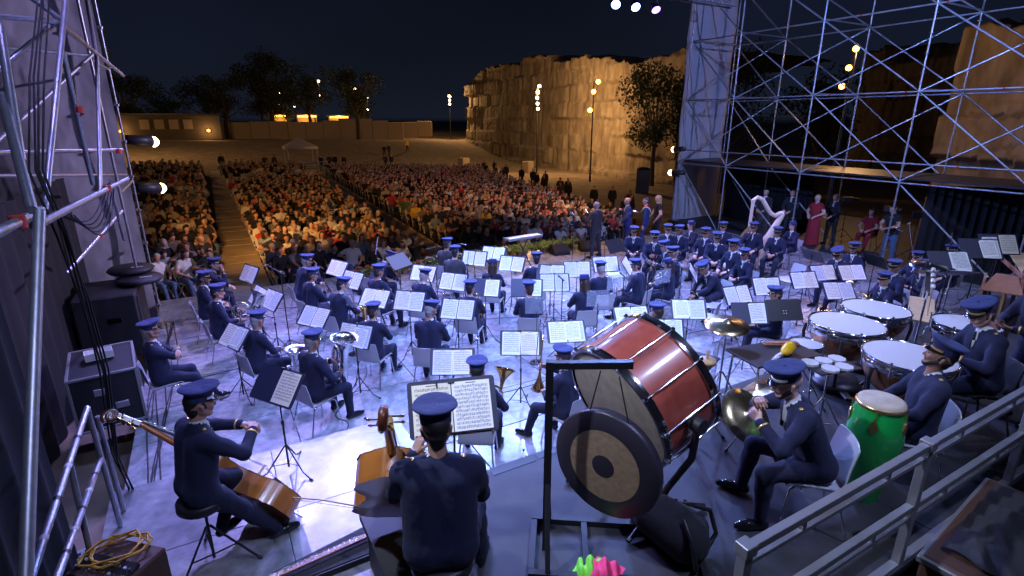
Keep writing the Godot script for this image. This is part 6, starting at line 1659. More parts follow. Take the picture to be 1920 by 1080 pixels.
# navy peaked cap with gold strap; worn at a head transform
func wear_cap(root: Node3D, head: Transform3D, strap: Material, kind := "peaked", tip := 0.0) -> void:
	if not cap_parts.has(kind):
		if kind == "peaked":
			var crown := MB.new()
			var f := func(u: float, t: float) -> Vector3:
				var a := u * TAU
				var front := maxf(0.0, -sin(a))       # a = -90 deg faces -z
				var ring := [[0.093, -0.022], [0.095, 0.03], [0.099, 0.038], [0.128, 0.062], [0.137, 0.071], [0.134, 0.08], [0.11, 0.086], [0.06, 0.086], [0.0, 0.084]]
				var k := t * 8.0
				var i := mini(int(k), 7)
				var p: float = lerpf(ring[i][0], ring[i + 1][0], k - i)
				var y: float = lerpf(ring[i][1], ring[i + 1][1], k - i)
				var up := smoothstep(0.03, 0.075, y) * (0.036 * front * p / 0.13 - 0.012 * maxf(0.0, sin(a)) * p / 0.13)
				return Vector3(cos(a) * p * 0.95, y + up, sin(a) * p * 1.08)
			crown.sheet(24, 28, f)
			var visor := MB.new()
			visor.sheet(6, 14, func(u: float, t: float) -> Vector3:
				var a := lerpf(-PI * 0.93, -PI * 0.07, u)
				var s := sin(u * PI)
				var r := 0.094 + t * 0.05 * s
				return Vector3(cos(a) * r * 0.96, -0.004 - t * t * 0.016 * s - t * 0.004, sin(a) * (r * 1.06)))
			var band := MB.new()
			var pts := []
			for i in 13:
				var a := lerpf(-PI * 0.9, -PI * 0.1, i / 12.0)
				pts.append(Vector3(cos(a) * 0.0955, 0.008, sin(a) * 0.106))
			for i in 12: band.beam(pts[i], pts[i + 1], 0.006, 0.018)
			var badge := MB.new()
			badge.lathe([Vector2(0.0, 0.006), Vector2(0.012, 0.005), Vector2(0.017, 0.0)], 10, Transform3D(Basis(Vector3.RIGHT, -PI / 2 - 0.3), Vector3(0, 0.055, -0.121)))
			cap_parts[kind] = [crown.mesh(), visor.mesh(), band.mesh(), badge.mesh()]
		else:
			var crown := MB.new()
			crown.lathe([Vector2(0.094, -0.02), Vector2(0.094, 0.02), Vector2(0.09, 0.075), Vector2(0.082, 0.088), Vector2(0.05, 0.093), Vector2(0.0, 0.094)], 24)
			var brim := MB.new()
			brim.sheet(4, 28, func(u: float, t: float) -> Vector3:
				var a := u * TAU
				var r := 0.094 + t * 0.026
				return Vector3(cos(a) * r, -0.006 + t * (0.02 * maxf(0.0, sin(a)) - 0.012 * maxf(0.0, -sin(a)) + 0.012 * absf(cos(a))), sin(a) * r * 1.04))
			var badge := MB.new()
			badge.lathe([Vector2(0.0, 0.006), Vector2(0.012, 0.005), Vector2(0.016, 0.0)], 10, Transform3D(Basis(Vector3.RIGHT, -PI / 2), Vector3(0, 0.045, -0.096)))
			cap_parts[kind] = [crown.mesh(), brim.mesh(), null, badge.mesh()]
	var p: Array = cap_parts[kind]
	var xf := head * Transform3D(Basis(Vector3.RIGHT, deg_to_rad(-6.0 + tip)), Vector3(0, 0.067, 0.006))
	var c := part("peaked_cap" if kind == "peaked" else "brimmed_hat", p[0], M.cap_cloth, root, xf)
	part("visor" if kind == "peaked" else "brim", p[1], M.patent if kind == "peaked" else M.cap_cloth, c)
	if p[2]: part("strap", p[2], strap, c)
	part("badge", p[3], M.gold, c)

# a person: node with the body mesh, and a cap and small trimmings as parts
func person(mesh: ArrayMesh, label: String, where: Vector3, turn: float, group := "", cap := "", over := {}) -> Node3D:
	var o := thing("person", label, "person", where, turn, group)
	var b := part("body", mesh, null, o)
	var order: Array = mesh.get_meta("order")
	for k in over:
		var i := order.find(k)
		if i >= 0: b.set_surface_override_material(i, over[k])
	if cap:
		o.scale = Vector3.ONE * rng.randf_range(0.97, 1.04)
		for p: Vector3 in mesh.get_meta("shoulders"):
			part("shoulder_badge", badge_mesh(), M.gold, o, Transform3D(Basis(), p))
		for c: Array in mesh.get_meta("cuffs"):
			var y: Vector3 = c[1]
			var x := y.cross(Vector3.UP if absf(y.y) < 0.9 else Vector3.RIGHT).normalized()
			part("cuff_braid", cuff_mesh(), M.gold_braid, o, Transform3D(Basis(x, y, x.cross(y)), c[0]))
	if cap: wear_cap(o, mesh.get_meta("head"), M.gold_braid if cap != "plain" else M.silver_braid, "brimmed" if cap == "brimmed" else "peaked")
	return o

func badge_mesh() -> ArrayMesh:
	if not cap_parts.has("shoulder"):
		cap_parts["shoulder"] = MB.new().lathe([Vector2(0, 0.024), Vector2(0.014, 0.021), Vector2(0.02, 0.01), Vector2(0.02, -0.01)], 10).mesh()
	return cap_parts["shoulder"]

func cuff_mesh() -> ArrayMesh:
	if not cap_parts.has("cuff"):
		cap_parts["cuff"] = MB.new().lathe([Vector2(0.0455, -0.008), Vector2(0.0475, -0.006), Vector2(0.0475, 0.006), Vector2(0.0445, 0.008)], 16).mesh()
	return cap_parts["cuff"]

func glasses(o: Node3D, mesh: ArrayMesh) -> void:
	var g := MB.new()
	for s: float in [-1.0, 1.0]:
		var ring := []
		for i in 13:
			var a := TAU * i / 12.0
			ring.append(Vector3(s * 0.033 + cos(a) * 0.024, 0.004 + sin(a) * 0.019, -0.106 + absf(s * 0.033 + cos(a) * 0.024) * 0.12))
		g.tube(ring, 0.0022, 5, false)
		g.tube([Vector3(s * 0.057, 0.008, -0.099), Vector3(s * 0.079, 0.01, -0.07), Vector3(s * 0.083, 0.008, 0.01)], 0.0022, 5)
	g.tube([Vector3(-0.009, 0.008, -0.107), Vector3(0.009, 0.008, -0.107)], 0.0022, 5)
	part("glasses", g.mesh(), M.black_gloss, o, mesh.get_meta("head"))
# ---------------------------------------------------------------- furniture and instruments
func shell(mb: MB, rows: int, cols: int, f: Callable, thick: float) -> MB:
	# a bent plate: f(u, v) is its middle
	var nrm := func(u: float, t: float) -> Vector3:
		var e := 0.01
		var a: Vector3 = f.call(minf(u + e, 1.0), t) - f.call(maxf(u - e, 0.0), t)
		var b: Vector3 = f.call(u, minf(t + e, 1.0)) - f.call(u, maxf(t - e, 0.0))
		return b.cross(a).normalized()
	mb.sheet(rows, cols, func(u: float, t: float) -> Vector3: return f.call(u, t) + nrm.call(u, t) * thick * 0.5)
	mb.sheet(rows, cols, func(u: float, t: float) -> Vector3: return f.call(1.0 - u, t) - nrm.call(1.0 - u, t) * thick * 0.5)
	for e in [0.0, 1.0]:
		mb.sheet(1, cols, func(u: float, t: float) -> Vector3: return f.call(u, e) + nrm.call(u, e) * thick * (t - 0.5) * (1.0 if e > 0.5 else -1.0))
		mb.sheet(rows, 1, func(u: float, t: float) -> Vector3: return f.call(e, t) + nrm.call(e, t) * thick * (u - 0.5) * (-1.0 if e > 0.5 else 1.0))
	return mb

func make_chair(label: String, plastic: Material, tubes: Material, where: Vector3, turn: float, group := "") -> Node3D:
	var o := thing("chair", label, "chair", where, turn, group)
	var f := func(u: float, t: float) -> Vector3:
		var prof := [Vector2(-0.23, 0.425), Vector2(-0.2, 0.448), Vector2(-0.05, 0.44), Vector2(0.12, 0.43), Vector2(0.185, 0.45), Vector2(0.215, 0.52), Vector2(0.235, 0.65), Vector2(0.265, 0.79), Vector2(0.272, 0.805)]
		var k := t * 8.0
		var i := mini(int(k), 7)
		var p: Vector2 = prof[i].lerp(prof[i + 1], k - i)
		var half := 0.215 if t < 0.55 else lerpf(0.215, 0.19, (t - 0.55) / 0.45)
		var s := (u - 0.5) * 2.0
		if t > 0.9: half -= 0.03 * pow((t - 0.9) / 0.1, 2.0)
		var dish := s * s * 0.018
		return Vector3(s * half, p.y + (dish if t < 0.5 else 0.0), p.x - (dish * 1.6 if t > 0.5 else 0.0))
	part("seat_shell", shell(MB.new(), 16, 8, f, 0.009).mesh(), plastic, o)
	for s: float in [-1.0, 1.0]:
		part("leg", MB.new().tube([Vector3(s * 0.17, 0.425, -0.02), Vector3(s * 0.19, 0.424, -0.15), Vector3(s * 0.2, 0.4, -0.19), Vector3(s * 0.235, 0.0, -0.235)], 0.0105, 8).mesh(), tubes, o)
		part("leg", MB.new().tube([Vector3(s * 0.17, 0.422, 0.0), Vector3(s * 0.185, 0.418, 0.12), Vector3(s * 0.195, 0.395, 0.155), Vector3(s * 0.23, 0.0, 0.26)], 0.0105, 8).mesh(), tubes, o)
	part("crossbar", MB.new().tube([Vector3(-0.195, 0.395, -0.1), Vector3(0.195, 0.395, -0.1)], 0.009, 6).mesh(), tubes, o)
	return o

func rounded(w: float, h: float, r: float, bulge := 0.0) -> Array:
	var p := []
	for c in [[1, 1, 0.0], [-1, 1, PI / 2], [-1, -1, PI], [1, -1, PI * 1.5]]:
		for i in 5:
			var a: float = c[2] + i * PI / 8.0
			p.append(Vector2(c[0] * (w / 2 - r) + cos(a) * r, c[1] * (h / 2 - r) + sin(a) * r))
	return p

func slab(mb: MB, outline: Array, thick: float, xf: Transform3D) -> MB:
	# an extruded outline: x, y in the plane, thickness along z
	var n := outline.size()
	for sg: float in [-1.0, 1.0]:
		var nn := xf.basis * Vector3(0, 0, sg)
		var c := Vector2.ZERO
		for q: Vector2 in outline: c += q / n
		var k := mb.put(xf * Vector3(c.x, c.y, sg * thick / 2), nn, Vector2(0.5, 0.5))
		for i in n + 1:
			var q: Vector2 = outline[i % n]
			mb.put(xf * Vector3(q.x, q.y, sg * thick / 2), nn, q + Vector2(0.5, 0.5))
		for i in n: mb.tri(k, k + 1 + i, k + 2 + i)
	for i in n:
		var a: Vector2 = outline[i]
		var b: Vector2 = outline[(i + 1) % n]
		var e := (b - a).normalized()
		var nn := xf.basis * Vector3(e.y, -e.x, 0)
		var mid := (a + b) / 2.0
		if Vector2(e.y, -e.x).dot(mid) < 0 and n < 30: nn = -nn
		var k := mb.put(xf * Vector3(a.x, a.y, -thick / 2), nn)
		mb.put(xf * Vector3(b.x, b.y, -thick / 2), nn)
		mb.put(xf * Vector3(b.x, b.y, thick / 2), nn)
		mb.put(xf * Vector3(a.x, a.y, thick / 2), nn)
		mb.tri(k, k + 1, k + 2); mb.tri(k, k + 2, k + 3)
	return mb

var stand_bits := {}
# a music stand; the player sits on its +z side. pages: "two", "one", "none", "wide"
func make_stand(label: String, where: Vector3, turn: float, pages: String, group: String, tilt := 38.0, high := 1.08, score := 0, cover: Material = null) -> Node3D:
	var o := thing("music_stand", label, "music stand", where, turn, group)
	var hub := 0.3
	if not stand_bits.has("leg"):
		stand_bits["shaft"] = MB.new().tube([Vector3(0, 0.06, 0), Vector3(0, 0.62, 0)], 0.011, 8).mesh()
		stand_bits["leg"] = MB.new().tube([Vector3(0, 0.33, 0.012), Vector3(0, 0.06, 0.22), Vector3(0, 0.008, 0.33)], 0.008, 6).mesh()
		stand_bits["strut"] = MB.new().tube([Vector3(0, 0.1, 0.008), Vector3(0, 0.125, 0.17)], 0.005, 5).mesh()
		stand_bits["foot"] = MB.new().tube([Vector3(0, 0.013, 0.318), Vector3(0, 0.011, 0.352)], 0.012, 6).mesh()
		stand_bits["collar"] = MB.new().tube([Vector3(0, 0.59, 0), Vector3(0, 0.64, 0)], 0.017, 8).mesh()
	part("shaft", stand_bits.shaft, M.stand_black, o)
	part("collar", stand_bits.collar, M.stand_black, o)
	part("inner_shaft", MB.new().tube([Vector3(0, 0.6, 0), Vector3(0, high - 0.06, 0), Vector3(0, high, -0.02)], 0.008, 8).mesh(), M.stand_black, o)
	var spin := rng.randf() * TAU
	for i in 3:
		var xf := Transform3D(Basis(Vector3.UP, spin + i * TAU / 3.0), Vector3.ZERO)
		var l := part("leg", stand_bits.leg, M.stand_black, o, xf)
		part("strut", stand_bits.strut, M.stand_black, l)
		part("rubber_foot", stand_bits.foot, M.stand_black, l)
	var desk := Transform3D(Basis(Vector3.RIGHT, deg_to_rad(-tilt)), Vector3(0, high, 0))
	var w := 0.62 if pages != "wide" else 0.66
	var h := 0.375 if pages != "wide" else 0.42
	var cv: Material = cover if cover else M.folder_navy
	if pages == "none": cv = M.stand_black
	var key := "desk" + pages
	if not stand_bits.has(key):
		var d := slab(MB.new(), rounded(w, h, 0.025), 0.008, Transform3D())
		stand_bits[key] = d.mesh()
		stand_bits["lip"] = MB.new().bx(Vector3(0, -0.19, 0.024), Vector3(0.58, 0.005, 0.045)).mesh()
		stand_bits["spine"] = MB.new().bx(Vector3(0, 0.182, 0.012), Vector3(0.05, 0.02, 0.012), 0.003).mesh()
		for sg: float in [-1.0, 1.0]:
			stand_bits["page%d" % sg] = MB.new().sheet(1, 6, func(u: float, t: float) -> Vector3:
				var x := (u if sg > 0 else 1.0 - u)
				var bow := sin(u * PI * (0.9 if sg > 0 else 1.0)) * 0.006 + 0.0085
				return Vector3((0.006 + u * 0.268) if sg > 0 else (-0.274 + u * 0.268), 0.165 - t * 0.34, bow)).mesh()
	var dk := part("desk", stand_bits[key], cv, o, desk)
	if pages != "two": part("lip", stand_bits.lip, M.stand_black, dk)
	if pages != "none":
		part("spine", stand_bits.spine, M.stand_black, dk)
		for sg: int in ([-1, 1] if pages != "one" else [1]):
			var pg := part("page", stand_bits["page%d" % sg], M["score%d" % ((score + (1 if sg > 0 else 0)) % 5)], dk)
			if pages == "wide": pg.scale = Vector3(1.08, 1.14, 1.0)
			pg.rotation.z = rng.randf_range(-0.02, 0.02)
			pg.position = Vector3(rng.randf_range(-0.008, 0.008), rng.randf_range(-0.008, 0.004), 0)
		if rng.randf() < 0.5:
			var ls := part("loose_sheet", stand_bits["page%d" % (1 if rng.randf() < 0.5 else -1)], M["score%d" % ((score + 3) % 5)], dk)
			ls.rotation.z = rng.randf_range(-0.1, 0.1)
			ls.scale = Vector3(0.9, 0.86, 1.0)
			ls.position = Vector3(rng.randf_range(-0.03, 0.03), rng.randf_range(-0.02, 0.015), 0.005)
		if rng.randf() < 0.35:
			part("clip", MB.new().bx(Vector3(rng.randf_range(-0.2, 0.2), 0.17, 0.012), Vector3(0.012, 0.05, 0.018), 0.002).mesh(), [M.cable_orange, M.pale_wood, M.stand_black][rng.randi() % 3], dk)
	return o

# microphone on a stand, boom along the local -z
func make_mic(label: String, where: Vector3, turn: float, high: float, boom: float, rise: float, mic_m: Material, group := "", round_base := false) -> Node3D:
	var o := thing("microphone_stand", label, "microphone", where, turn, group)
	part("shaft", MB.new().tube([Vector3(0, 0.02, 0), Vector3(0, high, 0)], [0.0105, 0.009], 8).mesh(), M.stand_black, o)
	if round_base:
		part("base", MB.new().lathe([Vector2(0.0, 0.024), Vector2(0.1, 0.022), Vector2(0.125, 0.014), Vector2(0.128, 0.0)], 20).mesh(), M.stand_black, o)
	else:
		for i in 3:
			var b := Basis(Vector3.UP, i * TAU / 3.0 + 0.5)
			part("leg", MB.new().tube([b * Vector3(0, 0.14, 0.01), b * Vector3(0, 0.015, 0.32)], 0.009, 6).mesh(), M.stand_black, o)
	var tip := Vector3(0, high + rise, -boom)
	if boom > 0.02:
		part("boom", MB.new().tube([Vector3(0, high, 0) - (tip - Vector3(0, high, 0)) * 0.35, Vector3(0, high, 0), tip], 0.008, 6).mesh(), M.stand_black, o)
		part("clutch", MB.new().tube([Vector3(-0.03, high, 0), Vector3(0.03, high, 0)], 0.022, 8).mesh(), M.stand_black, o)
	var d := (Vector3(0, -0.35, -1)).normalized() if boom > 0.02 else Vector3(0, 0.4, -1).normalized()
	part("microphone", MB.new().tube([tip - d * 0.05, tip + d * 0.0, tip + d * 0.08, tip + d * 0.085, tip + d * 0.12, tip + d * 0.125], [0.01, 0.012, 0.013, 0.018, 0.018, 0.006], 10).mesh(), mic_m, o)
	return o

func make_clarinet(label: String, where: Transform3D) -> Node3D:
	var o := thing("clarinet", label, "clarinet", Vector3.ZERO, 0.0, "clarinets held by seated players")
	o.transform = where
	part("tube", MB.new().lathe([Vector2(0.034, 0.0), Vector2(0.033, 0.005), Vector2(0.02, 0.06), Vector2(0.0135, 0.11), Vector2(0.013, 0.3), Vector2(0.0125, 0.56), Vector2(0.011, 0.6)], 12).mesh(), M.black_gloss, o)
	part("mouthpiece", MB.new().tube([Vector3(0, 0.6, 0), Vector3(0, 0.64, 0), Vector3(0, 0.675, 0.004)], [0.011, 0.0105, 0.004], 8).mesh(), M.black_gloss, o)
	var k := MB.new()
	for y in [0.108, 0.33, 0.57]: k.lathe([Vector2(0.0145, y - 0.006), Vector2(0.0155, y), Vector2(0.0145, y + 0.006)], 12)
	for i in 9:
		k.lathe([Vector2(0.0, 0.008), Vector2(0.007, 0.007), Vector2(0.008, 0.0)], 8, Transform3D(Basis(Vector3.RIGHT, PI / 2) * Basis(), Vector3(0.004 * sin(i * 2.0), 0.15 + i * 0.045, 0.012)))
	k.tube([Vector3(0.012, 0.14, 0.006), Vector3(0.014, 0.36, 0.006)], 0.0022, 5)
	k.tube([Vector3(-0.012, 0.3, 0.006), Vector3(-0.014, 0.55, 0.006)], 0.0022, 5)
	part("keywork", k.mesh(), M.silver, o)
	return o

func curl_pts(c: Vector3, r: float, a0: float, a1: float, n: int, drift := Vector3.ZERO, ax := Vector3.RIGHT, ay := Vector3.UP) -> Array:
	var p := []
	for i in n + 1:
		var t := float(i) / n
		var a := lerpf(a0, a1, t)
		p.append(c + (ax * cos(a) + ay * sin(a)) * r + drift * t)
	return p

func bell_of(mb: MB, at_: Vector3, dir: Vector3, r0: float, r1: float, l: float, seg := 20) -> MB:
	var y := dir.normalized()
	var x := y.cross(Vector3.UP if absf(y.y) < 0.9 else Vector3.RIGHT).normalized()
	var prof := []
	for i in 9:
		var t := i / 8.0
		prof.append(Vector2(r0 + (r1 - r0) * pow(t, 3.2), l * t))
	prof.append(Vector2(r1 - 0.003, l + 0.003))
	for i in range(7, -1, -1):
		var t := i / 8.0
		prof.append(Vector2(maxf(r0 + (r1 - r0) * pow(t, 3.2) - 0.004, 0.003), l * t))
	return mb.lathe(prof, seg, Transform3D(Basis(x, y, x.cross(y)), at_))

func make_horn(called: String, label: String, category: String, where: Transform3D, m: Material, size := 1.0, group := "") -> Node3D:
	# coiled brass with a wide bell (french horn, euphonium)
	var o := thing(called, label, category, Vector3.ZERO, 0.0, group)
	o.transform = where
	part("coil", MB.new().tube(curl_pts(Vector3.ZERO, 0.15 * size, 0.3, TAU * 1.9, 34, Vector3(0, 0, 0.06)), 0.012 * size, 8).tube(curl_pts(Vector3(0, 0, 0.03), 0.1 * size, 0, TAU, 18), 0.008, 6, false).mesh(), m, o)
	part("bell", bell_of(MB.new(), Vector3(0.13, 0.03, 0.0) * size, Vector3(0.35, 0.75, -0.45), 0.02 * size, 0.15 * size, 0.3 * size, 24).mesh(), m, o)
	var k := MB.new()
	for i in 3: k.tube([Vector3(-0.05 + i * 0.035, -0.06, 0.045) * size, Vector3(-0.05 + i * 0.035, 0.05, 0.045) * size], 0.014 * size, 10)
	part("valves", k.mesh(), M.silver, o)
	part("leadpipe", MB.new().tube([Vector3(-0.13, 0.07, 0.05) * size, Vector3(-0.15, 0.2, 0.08) * size, Vector3(-0.1, 0.3, 0.12) * size], [0.008, 0.006, 0.005], 8).mesh(), m, o)
	return o

func make_tuba(label: String, where: Transform3D, m: Material) -> Node3D:
	var o := thing("tuba", label, "tuba", Vector3.ZERO, 0.0, "silver tubas beside their players")
	o.transform = where
	part("bell", bell_of(MB.new(), Vector3(0.08, 0.3, 0), Vector3(0.05, 1, 0), 0.05, 0.19, 0.5, 26).mesh(), m, o)
	part("bow", MB.new().tube([Vector3(0.08, 0.32, 0), Vector3(0.08, 0.12, 0), Vector3(0.05, 0.05, 0), Vector3(-0.02, 0.02, 0), Vector3(-0.1, 0.05, 0), Vector3(-0.13, 0.12, 0), Vector3(-0.13, 0.5, 0), Vector3(-0.09, 0.58, 0), Vector3(-0.03, 0.55, 0.02), Vector3(-0.02, 0.3, 0.03)], [0.055, 0.055, 0.054, 0.052, 0.05, 0.047, 0.035, 0.03, 0.026, 0.022], 12).mesh(), m, o)
	var k := MB.new()
	for i in 4: k.tube([Vector3(-0.06 + i * 0.04, 0.2, 0.065), Vector3(-0.06 + i * 0.04, 0.38, 0.065)], 0.017, 10)
	for i in 3: k.tube(curl_pts(Vector3(-0.04 + i * 0.05, 0.16, 0.07), 0.03, PI, TAU, 8), 0.009, 6)
	part("valves", k.mesh(), M.silver, o)
	part("leadpipe", MB.new().tube([Vector3(-0.06, 0.42, 0.06), Vector3(0.0, 0.55, 0.09), Vector3(0.06, 0.6, 0.14)], 0.009, 8).mesh(), m, o)
	return o

func make_sax(label: String, where: Transform3D) -> Node3D:
	var o := thing("saxophone", label, "saxophone", Vector3.ZERO, 0.0, "brass saxophones held by seated players")
	o.transform = where
	part("body_tube", MB.new().tube([Vector3(0, 0.62, 0), Vector3(0, 0.1, 0), Vector3(0, 0.03, -0.03), Vector3(0, 0.0, -0.075), Vector3(0, 0.03, -0.125)], [0.013, 0.03, 0.034, 0.037, 0.04], 12).mesh(), M.brass, o)
	part("bell", bell_of(MB.new(), Vector3(0, 0.02, -0.122), Vector3(0, 1, -0.18), 0.04, 0.075, 0.26, 20).mesh(), M.brass, o)
	part("neck", MB.new().tube([Vector3(0, 0.62, 0), Vector3(0, 0.68, 0.02), Vector3(0, 0.7, 0.07), Vector3(0, 0.67, 0.15)], [0.013, 0.012, 0.011, 0.008], 8).mesh(), M.brass, o)
	var k := MB.new()
	for i in 8: k.lathe([Vector2(0, 0.01), Vector2(0.017, 0.008), Vector2(0.019, 0.0)], 10, Transform3D(Basis(Vector3.RIGHT, -PI / 2), Vector3(0.006 * sin(i * 3.0), 0.14 + i * 0.055, -0.03 + i * 0.0022)))
	k.tube([Vector3(0.03, 0.1, 0), Vector3(0.022, 0.5, 0)], 0.003, 5)
	part("keywork", k.mesh(), M.gold, o)
	return o

func make_trombone(label: String, where: Transform3D) -> Node3D:
	# stands on its bell: bell mouth at y 0, slide rising
	var o := thing("trombone", label, "trombone", Vector3.ZERO, 0.0, "brass trombones")
	o.transform = where
	part("bell", bell_of(MB.new(), Vector3(0, 0.46, 0), Vector3(0, -1, 0), 0.012, 0.108, 0.46, 26).mesh(), M.brass, o)
	part("bow", MB.new().tube([Vector3(0, 0.44, 0), Vector3(0, 0.6, 0), Vector3(0, 0.74, 0), Vector3(0.01, 0.77, 0), Vector3(0.045, 0.79, 0), Vector3(0.08, 0.77, 0), Vector3(0.09, 0.74, 0), Vector3(0.09, 0.3, 0)], 0.0105, 10).mesh(), M.brass, o)
	part("slide", MB.new().tube([Vector3(0.09, 0.32, 0), Vector3(0.09, 0.32, -0.06), Vector3(0.09, 0.34, -0.07), Vector3(0.09, 0.92, -0.07), Vector3(0.09, 0.955, -0.05), Vector3(0.09, 0.955, -0.02), Vector3(0.09, 0.92, 0.0), Vector3(0.09, 0.4, 0.0)], 0.008, 8).mesh(), M.silver, o)
	part("brace", MB.new().tube([Vector3(0.0, 0.42, 0), Vector3(0.09, 0.42, 0)], 0.006, 6).tube([Vector3(0.0, 0.6, 0), Vector3(0.09, 0.6, 0)], 0.006, 6).mesh(), M.brass, o)
	return o

func bass_half(t: float) -> float:
	# half width of a double bass body, t from tail (0) to neck (1)
	var k := [[0.0, 0.0], [0.02, 0.16], [0.1, 0.28], [0.22, 0.335], [0.34, 0.31], [0.44, 0.235], [0.52, 0.2], [0.6, 0.195], [0.66, 0.225], [0.76, 0.255], [0.86, 0.225], [0.95, 0.12], [1.0, 0.03]]
	for i in k.size() - 1:
		if t <= k[i + 1][0]:
			var u: float = (t - k[i][0]) / (k[i + 1][0] - k[i][0])
			return lerpf(k[i][1], k[i + 1][1], u * u * (3 - 2 * u) if i > 1 else sqrt(u))
	return 0.0

func make_bass(label: String, where: Transform3D) -> Node3D:
	# y runs from tail to scroll, the front looks along +z
	var o := thing("double_bass", label, "double bass", Vector3.ZERO, 0.0, "double basses at the rear of the band")
	o.transform = where
	var L := 1.12
	var out := []
	for i in 41:
		var t := i / 40.0
		out.append(Vector2(bass_half(t), t * L))
	for i in range(39, 0, -1):
		out.append(Vector2(-out[i].x, out[i].y))
	var n := out.size()
	for sg: float in [-1.0, 1.0]:
		var p := MB.new()
		var rows := []
		p.sheet(40, 10, func(u: float, t: float) -> Vector3:
			var s := (u - 0.5) * 2.0 * sg
			var h := bass_half(t) + 0.008
			return Vector3(s * h, t * L, sg * (0.1 + 0.026 * (1.0 - s * s) * sin(clampf(t, 0, 1) * PI))))
		part("top_plate" if sg > 0 else "back_plate", p.mesh(), M.bass_front if sg > 0 else M.bass_back, o)
	var rib := MB.new()
	for i in n:
		var a: Vector2 = out[i]
		var b: Vector2 = out[(i + 1) % n]
		var e := (b - a).normalized()
		var e0: Vector2 = (b - out[(i + n - 1) % n]).normalized()
		var e1: Vector2 = (out[(i + 2) % n] - a).normalized()
		var na := Vector3(e0.y, -e0.x, 0)
		var nn := Vector3(e1.y, -e1.x, 0)
		var k := rib.put(Vector3(a.x, a.y, -0.1), na, Vector2(0, i * 0.04))
		rib.put(Vector3(b.x, b.y, -0.1), nn, Vector2(0, i * 0.04 + 0.04))
		rib.put(Vector3(b.x, b.y, 0.1), nn, Vector2(1, i * 0.04 + 0.04))
		rib.put(Vector3(a.x, a.y, 0.1), na, Vector2(1, i * 0.04))
		rib.tri(k, k + 1, k + 2); rib.tri(k, k + 2, k + 3)
	part("rib", rib.mesh(), M.bass_rib, o)
	for s: float in [-1.0, 1.0]:
		part("f_hole", MB.new().tube([Vector3(s * 0.09, L * 0.5, 0.121), Vector3(s * 0.105, L * 0.515, 0.121), Vector3(s * 0.115, L * 0.5, 0.122), Vector3(s * 0.125, L * 0.42, 0.122), Vector3(s * 0.14, L * 0.35, 0.12), Vector3(s * 0.155, L * 0.335, 0.118), Vector3(s * 0.165, L * 0.35, 0.117)], 0.007, 5).mesh(), M.black_gloss, o)
	part("neck", MB.new().tube([Vector3(0, L - 0.05, 0.06), Vector3(0, L + 0.46, 0.075)], [0.032, 0.024], 10).mesh(), M.bass_rib, o)
	part("fingerboard", MB.new().beam(Vector3(0, L - 0.34, 0.155), Vector3(0, L + 0.46, 0.1), 0.06, 0.014, Vector3.BACK, 0.004).mesh(), M.black_gloss, o)
	var head := part("scroll", MB.new().beam(Vector3(0, L + 0.45, 0.07), Vector3(0, L + 0.66, 0.045), 0.05, 0.06, Vector3.BACK, 0.012).tube(spiral(Vector3(0, L + 0.69, 0.02)), 0.028, 10).tube(spiral(Vector3(0, L + 0.69, 0.02), 0.5), 0.03, 8).mesh(), M.bass_dark, o)
	for i in 4:
		var s := -1.0 if i % 2 else 1.0
		var y := L + 0.48 + i * 0.045
		part("peg", MB.new().tube([Vector3(s * 0.02, y, 0.06), Vector3(s * 0.085, y, 0.06)], 0.006, 6).lathe([Vector2(0, -0.004), Vector2(0.016, -0.003), Vector2(0.016, 0.003), Vector2(0, 0.004)], 10, Transform3D(Basis(Vector3.RIGHT, PI / 2), Vector3(s * 0.095, y, 0.06))).tube([Vector3(s * 0.03, y - 0.01, 0.03), Vector3(s * 0.03, y + 0.02, 0.03)], 0.02, 8).mesh(), M.brass, head)
	part("bridge", slab(MB.new(), [Vector2(-0.07, 0), Vector2(0.07, 0), Vector2(0.045, 0.13), Vector2(-0.045, 0.13)], 0.016, Transform3D(Basis(Vector3.RIGHT, PI / 2), Vector3(0, L * 0.42, 0.115))).mesh(), M.pale_wood, o)
	part("tailpiece", MB.new().beam(Vector3(0, 0.06, 0.15), Vector3(0, L * 0.3, 0.19), 0.07, 0.014, Vector3.BACK, 0.004).mesh(), M.black_gloss, o)
	for i in 4:
		var x := (i - 1.5) * 0.022
		part("string", MB.new().tube([Vector3(x * 0.8, L * 0.3, 0.198), Vector3(x * 1.2, L * 0.42, 0.248), Vector3(x * 0.55, L + 0.47, 0.112)], 0.0018, 4).mesh(), M.silver, o)
	part("endpin", MB.new().tube([Vector3(0, 0.02, 0), Vector3(0, -0.1, 0)], 0.007, 6).mesh(), M.silver, o)
	return o

func spiral(c: Vector3, scale_ := 1.0) -> Array:
	var p := []
	for i in 20:
		var a := -PI / 2 + i * 0.52
		var r := (0.055 - i * 0.0024) * scale_
		p.append(c + Vector3(0, cos(a) * r, sin(a) * r))
	return p

func lugs(o: Node3D, r: float, y0: float, y1: float, n: int, m: Material, rod := 0.006) -> void:
	for i in n:
		var a := TAU * i / n + 0.2
		var c := Vector3(cos(a) * (r + 0.022), 0, sin(a) * (r + 0.022))
		var l := part("tension_rod", MB.new().tube([c + Vector3(0, y0, 0), c + Vector3(0, y1, 0)], rod, 6).mesh(), m, o)
		part("lug", MB.new().tube([c + Vector3(0, lerpf(y0, y1, 0.36), 0), c + Vector3(0, lerpf(y0, y1, 0.64), 0)], rod * 2.2, 8).mesh(), m, l)
		for y: float in [y0, y1]:
			part("claw", MB.new().bx(c * 0.985 + Vector3(0, y, 0), Vector3(0.03, 0.016, 0.03), 0.004).mesh(), m, l)

